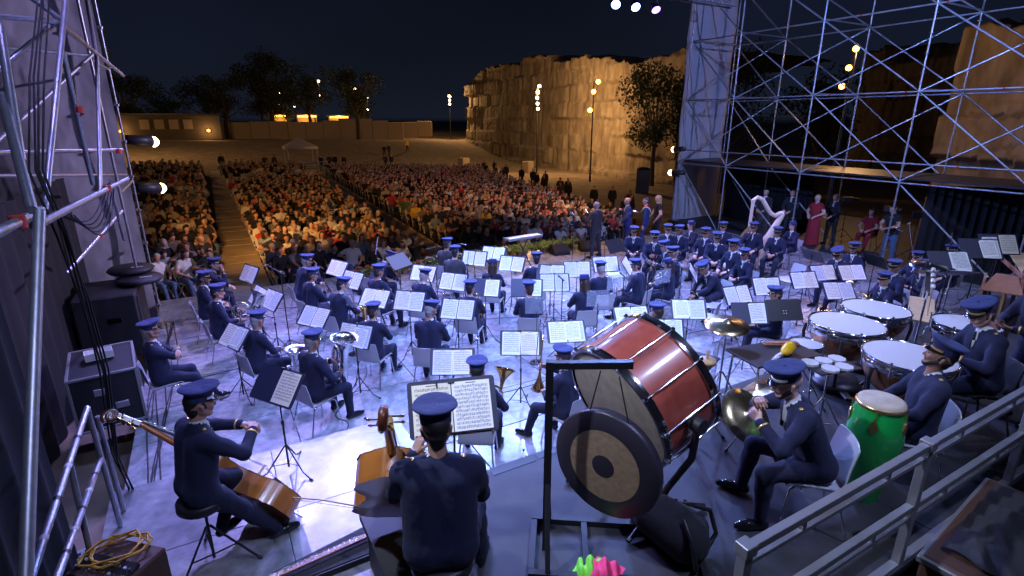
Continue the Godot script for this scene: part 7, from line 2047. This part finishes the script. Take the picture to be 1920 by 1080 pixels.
func make_timpani(label: String, where: Vector3, r: float, high := 0.84) -> Node3D:
	var o := thing("kettledrum", label, "kettledrum", where, rng.randf() * TAU, "copper kettledrums on the rear platform")
	var prof := []
	for i in 13:
		var a := i / 12.0 * PI / 2
		prof.append(Vector2(maxf(0.02, sin(a) * r * 0.97), high - 0.05 - cos(a) * r * 1.05))
	part("bowl", MB.new().lathe(prof, 40).mesh(), M.copper, o)
	part("drumhead", MB.new().lathe([Vector2(0, high), Vector2(r * 0.9, high), Vector2(r * 0.985, high - 0.004), Vector2(r, high - 0.012)], 48).mesh(), M.drum_skin, o)
	part("hoop", MB.new().lathe([Vector2(r * 0.985, high - 0.012), Vector2(r * 0.99, high + 0.006), Vector2(r * 1.02, high + 0.008), Vector2(r * 1.035, high - 0.004), Vector2(r * 1.03, high - 0.03), Vector2(r * 1.0, high - 0.035)], 48).mesh(), M.chrome, o)
	part("rim_ring", MB.new().lathe([Vector2(r * 0.975, high - 0.12), Vector2(r * 1.0, high - 0.1), Vector2(r * 1.0, high - 0.04), Vector2(r * 0.985, high - 0.035)], 48).mesh(), M.chrome, o)
	for i in 8:
		var a := TAU * i / 8.0
		var c := Vector3(cos(a), 0, sin(a)) * (r * 1.05)
		part("tension_rod", MB.new().tube([c + Vector3(0, high + 0.022, 0), c + Vector3(0, high - 0.13, 0)], 0.007, 6).tube([c + Vector3(0, high + 0.008, 0), c + Vector3(0, high + 0.03, 0)], 0.013, 6).mesh(), M.chrome, o)
	for i in 4:
		var a := TAU * i / 4.0 + 0.4
		var d := Vector3(cos(a), 0, sin(a))
		part("strut", MB.new().tube([d * (r * 1.04) + Vector3(0, high - 0.09, 0), d * (r * 1.09) + Vector3(0, high - 0.2, 0), d * (r * 0.95) + Vector3(0, high * 0.3, 0), d * (r * 0.62) + Vector3(0, 0.09, 0)], 0.02, 8).mesh(), M.dark_metal, o)
	part("base", MB.new().lathe([Vector2(0.0, 0.16), Vector2(r * 0.4, 0.14), Vector2(r * 0.7, 0.1), Vector2(r * 0.72, 0.05), Vector2(r * 0.6, 0.03), Vector2(r * 0.6, 0.0)], 24).mesh(), M.dark_metal, o)
	part("pedal", MB.new().bx(Vector3(0, 0.06, r * 0.85), Vector3(0.09, 0.03, 0.26), 0.008).mesh(), M.dark_metal, o)
	return o

func cymbal_mesh(r: float, bow := 0.06) -> ArrayMesh:
	return MB.new().lathe([Vector2(0.006, bow * 0.98 + 0.02), Vector2(r * 0.1, bow * 0.95 + 0.018), Vector2(r * 0.2, bow * 0.8), Vector2(r * 0.24, bow * 0.72), Vector2(r * 0.6, bow * 0.38), Vector2(r, 0.0), Vector2(r, -0.002), Vector2(r * 0.6, bow * 0.36), Vector2(r * 0.2, bow * 0.7), Vector2(0.006, bow * 0.9)], 56).mesh()

func make_tripod(o: Node3D, high: float, spread := 0.32, m: Material = null) -> void:
	m = m if m else M.chrome
	part("shaft", MB.new().tube([Vector3(0, 0.08, 0), Vector3(0, high, 0)], 0.0125, 8).mesh(), m, o)
	for i in 3:
		var b := Basis(Vector3.UP, i * TAU / 3.0 + 0.3)
		var l := part("leg", MB.new().tube([b * Vector3(0, 0.42, 0.015), b * Vector3(0, 0.015, spread)], 0.01, 6).tube([b * Vector3(0, 0.12, 0.01), b * Vector3(0, 0.2, spread * 0.55)], 0.007, 6).mesh(), m, o)
		part("rubber_foot", MB.new().tube([b * Vector3(0, 0.024, spread - 0.01), b * Vector3(0, 0.006, spread + 0.02)], 0.016, 6).mesh(), M.stand_black, l)
# ---------------------------------------------------------------- materials
func score_texture(sd: int) -> ImageTexture:
	var r := RandomNumberGenerator.new()
	r.seed = sd
	var im := Image.create(192, 272, false, Image.FORMAT_RGB8)
	im.fill(Color(0.93, 0.93, 0.9))
	var ink := Color(0.25, 0.25, 0.28)
	var y := 22
	var bars := 9 if sd % 2 else 11
	for s in bars:
		for l in 5: im.fill_rect(Rect2i(14, y + l * 3, 164, 1), Color(0.55, 0.55, 0.56))
		var x := 20
		while x < 172:
			if r.randf() < 0.8:
				var ny := y + r.randi_range(-2, 12)
				im.fill_rect(Rect2i(x, ny, 4, 3), ink)
				im.fill_rect(Rect2i(x + 3, ny - 8, 1, 9), ink)
			x += r.randi_range(5, 11)
		for b in 4: im.fill_rect(Rect2i(14 + b * 55, y, 1, 13), ink)
		y += 21 if bars == 11 else 25
		if y > 254: break
	im.fill_rect(Rect2i(70, 8, 52, 4), ink)
	return ImageTexture.create_from_image(im)

func wood(called: String, a: Color, b: Color, rough: float, coat := 0.0) -> void:
	var m := mat(called, Color.WHITE, rough)
	m.albedo_texture = noise_tex(0.02, a, b, called.length(), 4)
	m.uv1_triplanar = true
	m.uv1_scale = Vector3(1.3, 0.5, 1.3)
	if coat > 0.0:
		m.clearcoat_enabled = true
		m.clearcoat = coat
		m.clearcoat_roughness = 0.12

func cloth(called: String, c: Color, rim := 0.25) -> StandardMaterial3D:
	var m := mat(called, c, 0.92)
	m.rim_enabled = true
	m.rim = rim
	m.rim_tint = 0.6
	m.heightmap_enabled = true
	m.heightmap_texture = M.crease
	m.heightmap_scale = 0.9
	m.uv1_triplanar = true
	m.uv1_scale = Vector3(2.2, 1.3, 2.2)
	return m

func make_materials() -> void:
	M["crease"] = bump_tex(0.012, 9, 3)
	for a in [["skin", 0.46, 0.25, 0.17], ["skin_pale", 0.55, 0.33, 0.25], ["skin_tan", 0.34, 0.18, 0.115]]:
		var m := mat(a[0], lin(a[1], a[2], a[3]), 0.55)
		m.subsurf_scatter_enabled = true
		m.subsurf_scatter_strength = 0.08
	cloth("navy", lin(0.0085, 0.0115, 0.038))
	cloth("navy_trousers", lin(0.008, 0.0105, 0.032))
	cloth("black_suit", lin(0.012, 0.012, 0.015))
	cloth("grey_suit", lin(0.035, 0.036, 0.042))
	cloth("blue_suit", lin(0.02, 0.032, 0.12))
	cloth("red_dress", lin(0.25, 0.012, 0.02))
	cloth("denim", lin(0.08, 0.13, 0.24))
	cloth("white_shirt", lin(0.6, 0.6, 0.62), 0.1)
	cloth("cap_cloth", lin(0.019, 0.028, 0.1), 0.35)
	mat("patent", lin(0.008, 0.008, 0.009), 0.12)
	mat("hair_black", lin(0.012, 0.01, 0.009), 0.6)
	mat("hair_brown", lin(0.04, 0.022, 0.013), 0.6)
	mat("hair_grey", lin(0.3, 0.29, 0.28), 0.7)
	mat("hair_blonde", lin(0.48, 0.3, 0.12), 0.6)
	mat("eye", lin(0.12, 0.1, 0.09), 0.2)
	mat("lip", lin(0.38, 0.14, 0.11), 0.5)
	mat("gold_braid", lin(0.75, 0.5, 0.16), 0.35, 0.7)
	mat("silver_braid", lin(0.75, 0.75, 0.72), 0.35, 0.5)
	mat("gold", lin(0.8, 0.55, 0.2), 0.28, 1.0)
	mat("brass", lin(0.78, 0.52, 0.18), 0.22, 1.0)
	mat("silver", lin(0.78, 0.79, 0.8), 0.2, 1.0)
	mat("chrome", lin(0.72, 0.73, 0.75), 0.12, 1.0)
	mat("black_gloss", lin(0.012, 0.011, 0.011), 0.2)
	mat("stand_black", lin(0.014, 0.014, 0.016), 0.45)
	mat("dark_metal", lin(0.03, 0.03, 0.034), 0.4, 0.4)
	mat("folder_navy", lin(0.02, 0.024, 0.05), 0.5)
	mat("chair_grey", lin(0.42, 0.43, 0.46), 0.45)
	mat("white_plastic", lin(0.7, 0.7, 0.68), 0.5)
	mat("black_plastic", lin(0.02, 0.02, 0.022), 0.5)
	mat("drum_skin", lin(0.5, 0.49, 0.48), 0.55)
	for i in 5:
		var m := mat("score%d" % i, [Color(0.98, 0.97, 0.92), Color(0.92, 0.93, 0.95), Color(0.96, 0.94, 0.86), Color(1, 1, 1), Color(0.97, 0.99, 1.0)][i], 0.75)
		m.albedo_texture = score_texture(31 + i * 7)
		m.backlight_enabled = true
		m.backlight = Color(0.12, 0.12, 0.12)
	wood("bass_front", lin(0.36, 0.13, 0.03), lin(0.5, 0.21, 0.05), 0.35, 0.7)
	wood("bass_back", lin(0.16, 0.05, 0.015), lin(0.27, 0.09, 0.025), 0.35, 0.7)
	wood("bass_rib", lin(0.4, 0.13, 0.022), lin(0.5, 0.19, 0.035), 0.3, 0.8)
	wood("bass_dark", lin(0.1, 0.025, 0.01), lin(0.18, 0.05, 0.018), 0.3, 0.8)
	wood("drum_shell", lin(0.24, 0.04, 0.025), lin(0.38, 0.085, 0.05), 0.38, 0.5)
	wood("pale_wood", lin(0.5, 0.34, 0.17), lin(0.62, 0.45, 0.25), 0.55)
	wood("harp_wood", lin(0.6, 0.46, 0.33), lin(0.72, 0.58, 0.43), 0.4, 0.4)
	wood("rosewood", lin(0.3, 0.12, 0.07), lin(0.42, 0.2, 0.12), 0.45)
	var cal := mat("calf_skin", Color.WHITE, 0.7)
	cal.albedo_texture = noise_tex(0.013, lin(0.34, 0.27, 0.18), lin(0.5, 0.43, 0.32), 4)
	cal.uv1_triplanar = true
	cal.uv1_scale = Vector3(2, 2, 2)
	var cop := mat("copper", Color.WHITE, 0.25, 1.0)
	cop.albedo_texture = noise_tex(0.02, lin(0.5, 0.2, 0.08), lin(0.72, 0.36, 0.17), 3)
	cop.uv1_triplanar = true
	cop.uv1_scale = Vector3(1.5, 1.5, 1.5)
	var cy := mat("cymbal_brass", Color.WHITE, 0.3, 1.0)
	cy.albedo_texture = noise_tex(0.03, lin(0.4, 0.31, 0.16), lin(0.62, 0.53, 0.32), 7)
	cy.uv1_scale = Vector3(4, 0.6, 1)
	var gg := mat("gong_bronze", Color.WHITE, 0.5, 0.2)
	gg.albedo_texture = noise_tex(0.025, lin(0.28, 0.18, 0.1), lin(0.46, 0.34, 0.21), 8)
	gg.uv1_triplanar = true
	gg.uv1_scale = Vector3(3, 3, 3)
	mat("gong_dark", lin(0.035, 0.03, 0.042), 0.4, 0.2)
	var gr := mat("conga_green", lin(0.008, 0.36, 0.06), 0.2)
	gr.clearcoat_enabled = true
	gr.clearcoat = 1.0
	gr.clearcoat_roughness = 0.05
	mat("maraca_yellow", lin(0.75, 0.45, 0.01), 0.3)
	var zn := mat("zinc", Color.WHITE, 0.42, 0.75)
	zn.albedo_texture = noise_tex(0.03, lin(0.3, 0.31, 0.34), lin(0.5, 0.51, 0.54), 5)
	zn.uv1_triplanar = true
	zn.uv1_scale = Vector3(3, 1, 3)
	mat("red_tape", lin(0.6, 0.05, 0.03), 0.6)
	mat("white_tape", lin(0.7, 0.7, 0.72), 0.6)
	var sh := mat("sheeting", lin(0.42, 0.4, 0.42), 0.85)
	sh.backlight_enabled = true
	sh.backlight = Color(0.1, 0.1, 0.1)
	sh.heightmap_enabled = true
	sh.heightmap_texture = bump_tex(0.01, 12, 3)
	sh.heightmap_scale = 3.0
	sh.uv1_triplanar = true
	sh.uv1_scale = Vector3(0.5, 0.3, 0.5)
	var dr := mat("black_drape", lin(0.01, 0.01, 0.012), 0.95)
	mat("cable", lin(0.008, 0.008, 0.009), 0.8)
	mat("cable_orange", lin(0.62, 0.33, 0.03), 0.5)
	mat("case_black", lin(0.016, 0.016, 0.02), 0.55)
	mat("aluminium", lin(0.3, 0.305, 0.315), 0.42, 0.5)
	mat("leather_brown", lin(0.09, 0.045, 0.028), 0.6)
	mat("pink_cloth", lin(0.75, 0.05, 0.16), 0.8)
	mat("lime_cloth", lin(0.2, 0.7, 0.05), 0.8)
	for i in 3:
		var fl := mat("deck%d" % i, Color.WHITE, 0.5)
		fl.albedo_texture = noise_tex(0.006, lin(0.19, 0.19, 0.2) * (1.0 + 0.06 * i), lin(0.47, 0.47, 0.48), 20 + i, 6, 512)
		fl.uv1_triplanar = true
		fl.uv1_world_triplanar = true
		fl.uv1_scale = Vector3(0.23, 0.23, 0.23)
		fl.roughness_texture = noise_tex(0.02, Color(0.35, 0.35, 0.35), Color(0.75, 0.75, 0.75), 40 + i, 4)
		fl.detail_enabled = true
		fl.detail_blend_mode = BaseMaterial3D.BLEND_MODE_MUL
		fl.detail_albedo = noise_tex(0.05, Color(0.72, 0.72, 0.73), Color.WHITE, 70 + i, 5, 512)
		fl.heightmap_enabled = true
		fl.heightmap_texture = bump_tex(0.05, 50 + i)
		fl.heightmap_scale = 0.12
	var dm := mat("dark_mat", Color.WHITE, 0.6)
	dm.albedo_texture = noise_tex(0.01, lin(0.014, 0.015, 0.017), lin(0.05, 0.05, 0.055), 25, 6, 512)
	dm.uv1_triplanar = true
	dm.uv1_world_triplanar = true
	dm.uv1_scale = Vector3(0.35, 0.35, 0.35)
	var gd := mat("sandy_ground", Color.WHITE, 0.95)
	gd.albedo_texture = noise_tex(0.012, lin(0.2, 0.155, 0.11), lin(0.34, 0.27, 0.19), 31, 6, 512)
	gd.uv1_triplanar = true
	gd.uv1_world_triplanar = true
	gd.uv1_scale = Vector3(0.06, 0.06, 0.06)
	gd.detail_enabled = true
	gd.detail_blend_mode = BaseMaterial3D.BLEND_MODE_MUL
	gd.detail_albedo = noise_tex(0.06, Color(0.72, 0.72, 0.72), Color.WHITE, 33, 3)
	gd.heightmap_enabled = true
	gd.heightmap_texture = bump_tex(0.05, 34)
	gd.heightmap_scale = 4.0
	var pv := mat("walkway_stone", Color.WHITE, 0.9)
	pv.albedo_texture = noise_tex(0.02, lin(0.38, 0.31, 0.21), lin(0.54, 0.45, 0.32), 35, 5)
	pv.uv1_triplanar = true
	pv.uv1_world_triplanar = true
	pv.uv1_scale = Vector3(0.2, 0.2, 0.2)
	var cl := mat("tuff", Color.WHITE, 0.95)
	cl.albedo_texture = noise_tex(0.011, lin(0.17, 0.14, 0.1), lin(0.5, 0.43, 0.32), 61, 6, 512, FastNoiseLite.TYPE_SIMPLEX_SMOOTH, 0.36)
	cl.uv1_triplanar = true
	cl.uv1_world_triplanar = true
	cl.uv1_scale = Vector3(0.1, 0.028, 0.1)
	cl.detail_enabled = true
	cl.detail_blend_mode = BaseMaterial3D.BLEND_MODE_MUL
	cl.detail_albedo = noise_tex(0.03, Color(0.66, 0.64, 0.62), Color.WHITE, 63, 3, 512, FastNoiseLite.TYPE_CELLULAR)
	cl.heightmap_enabled = true
	cl.heightmap_texture = bump_tex(0.03, 62, 5)
	cl.heightmap_scale = 3.0
	var lf := mat("leaf", lin(0.02, 0.034, 0.013), 0.7)
	lf.backlight_enabled = true
	lf.backlight = Color(0.1, 0.14, 0.05)
	mat("bark", lin(0.06, 0.045, 0.03), 0.9)
	var fo := mat("plant_leaf", lin(0.1, 0.17, 0.03), 0.6)
	fo.backlight_enabled = true
	fo.backlight = Color(0.2, 0.26, 0.06)
	mat("petal_red", lin(0.55, 0.03, 0.05), 0.6)
	mat("petal_white", lin(0.75, 0.73, 0.68), 0.6)
	mat("render_wall", lin(0.3, 0.24, 0.17), 0.9)
	mat("dark_wall", lin(0.08, 0.065, 0.05), 0.9)

func glow(called: String, c: Color, e: float) -> StandardMaterial3D:
	var m := mat(called, Color.BLACK, 0.5)
	m.emission_enabled = true
	m.emission = c
	m.emission_energy_multiplier = e
	return m

# ---------------------------------------------------------------- terrain
func ground_height(x: float, d: float) -> float:
	var h := -1.0 - 0.05 * clampf(x - 8.0, -10.0, 42.0)
	h += smoothstep(62.0, 100.0, d) * (1.6 + 0.03 * clampf(x, 0.0, 60.0)) * (1.0 - smoothstep(36.0, 48.0, x) * (1.0 - smoothstep(80.0, 110.0, d)))
	return h

func make_ground() -> void:
	var g := MB.new()
	var xs := []
	var ds := []
	for i in 61: xs.append(-400.0 + 1000.0 * (i / 60.0) if i < 8 or i > 52 else lerpf(-60.0, 95.0, (i - 8) / 44.0))
	xs[7] = -75.0; xs[53] = 120.0
	for i in 61: ds.append(lerpf(-60.0, 0.0, i / 6.0) if i < 6 else (lerpf(0.0, 130.0, (i - 6) / 46.0) if i <= 52 else lerpf(130.0, 1500.0, pow((i - 52) / 8.0, 2.0))))
	g.sheet(60, 60, func(u: float, t: float) -> Vector3:
		var x: float = xs[int(round(u * 60))]
		var d: float = ds[int(round(t * 60))]
		return Vector3(x, ground_height(x, d), -d))
	structure("ground", g.mesh(), M.sandy_ground)

# a quarry wall: face along d, looking to -x
func quarry_wall(d0: float, d1: float, x0: float, x1: float, top: Callable, sd: int, label: String) -> void:
	var n := FastNoiseLite.new()
	n.seed = sd
	n.frequency = 0.05
	n.fractal_octaves = 4
	var n2 := FastNoiseLite.new()
	n2.seed = sd + 1
	n2.frequency = 0.2
	var f := func(u: float, t: float) -> Vector3:
		var d := lerpf(d0, d1, u)
		var hi: float = top.call(d) + n2.get_noise_1d(d * 2.0) * 0.4 + floorf(n.get_noise_1d(d * 1.3 + 40.0) * 6.0) * 0.3
		var base := -4.5
		var tt := minf(t / 0.86, 1.0)
		var h := lerpf(base, hi, tt)
		var x := lerpf(x0, x1, u)
		# sawn steps, vertical grooves and broken patches
		var cut := floorf((n.get_noise_2d(d * 0.9, floorf(h / 2.2) * 40.0)) * 5.0) * 0.28
		var groove := -0.5 * smoothstep(0.35, 0.6, n2.get_noise_1d(d * 1.7 + 90.0))
		x += cut * 0.8 - groove * 0.8 + (0.1 if fposmod(h + n.get_noise_1d(d) * 2.0, 3.1) < 0.22 else 0.0) + n.get_noise_2d(d * 3.0, h * 3.0) * 0.06 + n2.get_noise_2d(d * 2.2, h * 2.2) * 0.08
		x += maxf(0.0, n.get_noise_2d(d * 0.6 + 9.0, h * 0.7)) * 0.3 + h * 0.03
		if t > 0.86: x += (t - 0.86) / 0.14 * 26.0
		return Vector3(x, h + (n2.get_noise_2d(d, x) * 0.5 if t > 0.86 else 0.0), -d)
	solo("quarry_cliff", MB.new().sheet(84, 220, f).mesh(), M.tuff, label, "cliff")

var leaf_mesh := {}
func make_tree(label: String, where: Vector3, high: float, wide: float, sd: int, group: String) -> Node3D:
	var o := thing("tree", label, "tree", where, float(sd), group)
	var r := RandomNumberGenerator.new()
	r.seed = sd % 4 + 3
	var key := sd % 4
	if not leaf_mesh.has(key):
		var m := MB.new()
		var lobes := []
		for i in 11:
			var a := r.randf() * TAU
			var q := r.randf()
			lobes.append([Vector3(cos(a) * q * 0.36, r.randf_range(0.38, 0.85), sin(a) * q * 0.36), r.randf_range(0.1, 0.19)])
		for i in 3600:
			var l: Array = lobes[i % 11]
			var v := Vector3(r.randfn(), r.randfn(), r.randfn()).normalized() * pow(r.randf(), 0.4)
			var p: Vector3 = l[0] + v * l[1] * Vector3(1.1, 0.9, 1.1)
			var s := r.randf_range(0.008, 0.02)
			var x := Vector3(r.randfn(), r.randfn() * 0.5, r.randfn()).normalized()
			var y := x.cross(Vector3(r.randfn(), r.randfn(), r.randfn())).normalized()
			m.face([p - x * s, p + y * s * 0.6, p + x * s, p - y * s * 0.6])
		var t := MB.new().tube([Vector3(0, -0.03, 0), Vector3(0.01, 0.2, 0.01), Vector3(-0.01, 0.42, 0), Vector3(0, 0.7, 0.02)], [0.035, 0.026, 0.018, 0.006], 8)
		for l: Array in lobes.slice(0, 7):
			var mid: Vector3 = Vector3(0, 0.34, 0).lerp(l[0], 0.5) + Vector3(0, -0.03, 0)
			t.tube([Vector3(0, 0.3, 0), mid, l[0]], [0.014, 0.009, 0.003], 6)
		leaf_mesh[key] = [t.mesh(), m.mesh()]
	var sc := Transform3D(Basis.from_scale(Vector3(wide, high, wide)), Vector3.ZERO)
	part("trunk", leaf_mesh[key][0], M.bark, o, sc)
	part("crown", leaf_mesh[key][1], M.leaf, o, sc)
	return o

# ---------------------------------------------------------------- lights
func aim(l: Light3D, from: Vector3, to: Vector3) -> void:
	l.position = from
	var d := (to - from).normalized()
	l.basis = Basis.looking_at(d, Vector3.UP if absf(d.y) < 0.97 else Vector3.RIGHT)
	l.shadow_enabled = true

func stage_lamp(label: String, from: Vector3, to: Vector3, c: Color, e: float, angle: float, lens: Material, group: String) -> void:
	var o := thing("stage_lamp", label, "stage lamp", from, 0.0, group)
	var d := (to - from).normalized()
	var b := Basis.looking_at(d, Vector3.UP)
	var xf := Transform3D(b * Basis(Vector3.RIGHT, -PI / 2), Vector3.ZERO)
	part("housing", MB.new().lathe([Vector2(0.0, -0.24), Vector2(0.1, -0.23), Vector2(0.14, -0.12), Vector2(0.15, 0.0), Vector2(0.15, 0.03), Vector2(0.142, 0.03), Vector2(0.138, -0.01)], 20, xf).mesh(), M.black_plastic, o)
	part("lens", MB.new().disc(d * 0.012, d, 0.138, 24).mesh(), lens, o)
	part("yoke", MB.new().tube([b * Vector3(0.165, 0, 0), b * Vector3(0.17, 0, 0) + Vector3(0, 0.2, 0), b * Vector3(-0.17, 0, 0) + Vector3(0, 0.2, 0), b * Vector3(-0.165, 0, 0)], 0.014, 6).tube([Vector3(0, 0.2, 0), Vector3(0, 0.34, 0)], 0.02, 6).mesh(), M.stand_black, o)
	var l := SpotLight3D.new()
	l.name = "stage_lamp_beam"
	l.light_color = c
	l.light_energy = e
	l.spot_angle = angle
	l.spot_angle_attenuation = 0.8
	l.spot_range = 60.0
	l.light_size = 0.12
	add_child(l, true)
	aim(l, from + d * 0.06, to)

func mast(label: String, where: Vector3, high: float, lamps: Array, c: Color, e: float, target: Vector3, lens: Material, bulb := 0.22, group := "sodium floodlight masts", beam := Vector3.ZERO) -> void:
	var o := thing("lamp_mast", label, "lamp mast", where, 0.0, group)
	part("pole", MB.new().tube([Vector3(0, -0.5, 0), Vector3(0, high + 0.15, 0)], [0.11, 0.06], 10).mesh(), M.dark_metal, o)
	for k in lamps.size():
		var q: Vector2 = lamps[k]
		var to := Vector3(0, 0, 0)
		var dir := (Vector3.ZERO - where)
		dir.y = 0
		dir = dir.normalized()
		var side := dir.cross(Vector3.UP)
		var p := Vector3(0, q.y, 0) + side * q.x + dir * 0.28
		var f := part("floodlight", MB.new().box(Transform3D(Basis.looking_at(dir, Vector3.UP), p - dir * 0.09), Vector3(bulb * 1.9, bulb * 1.7, 0.12), 0.02).tube([Vector3(0, q.y, 0), p - dir * 0.12], 0.025, 6).mesh(), M.dark_metal, o)
		part("lens", MB.new().lathe([Vector2(0.0, 0.05), Vector2(bulb * 0.5, 0.035), Vector2(bulb * 0.8, 0.0)], 14, Transform3D(Basis.looking_at(dir, Vector3.UP) * Basis(Vector3.RIGHT, -PI / 2), p - dir * 0.028)).mesh(), lens, f)
	if e > 0.0 and beam != Vector3.ZERO:
		var l := SpotLight3D.new()
		l.name = "mast_beam"
		l.light_color = c
		l.light_energy = e
		l.spot_angle = 58.0
		l.spot_angle_attenuation = 1.0
		l.spot_range = 200.0
		l.light_size = 0.3
		add_child(l, true)
		var from := where + Vector3(0, lamps[0].y, 0)
		aim(l, from + (beam - from).normalized() * 0.8, beam)
	elif e > 0.0:
		var l := OmniLight3D.new()
		l.name = "mast_light"
		l.light_color = c
		l.light_energy = e
		l.omni_range = 200.0
		l.light_size = 0.3
		l.shadow_enabled = true
		add_child(l, true)
		var tw := target - where
		tw.y = 0
		l.position = where + Vector3(0, lamps[0].y, 0) + tw.normalized() * 0.75
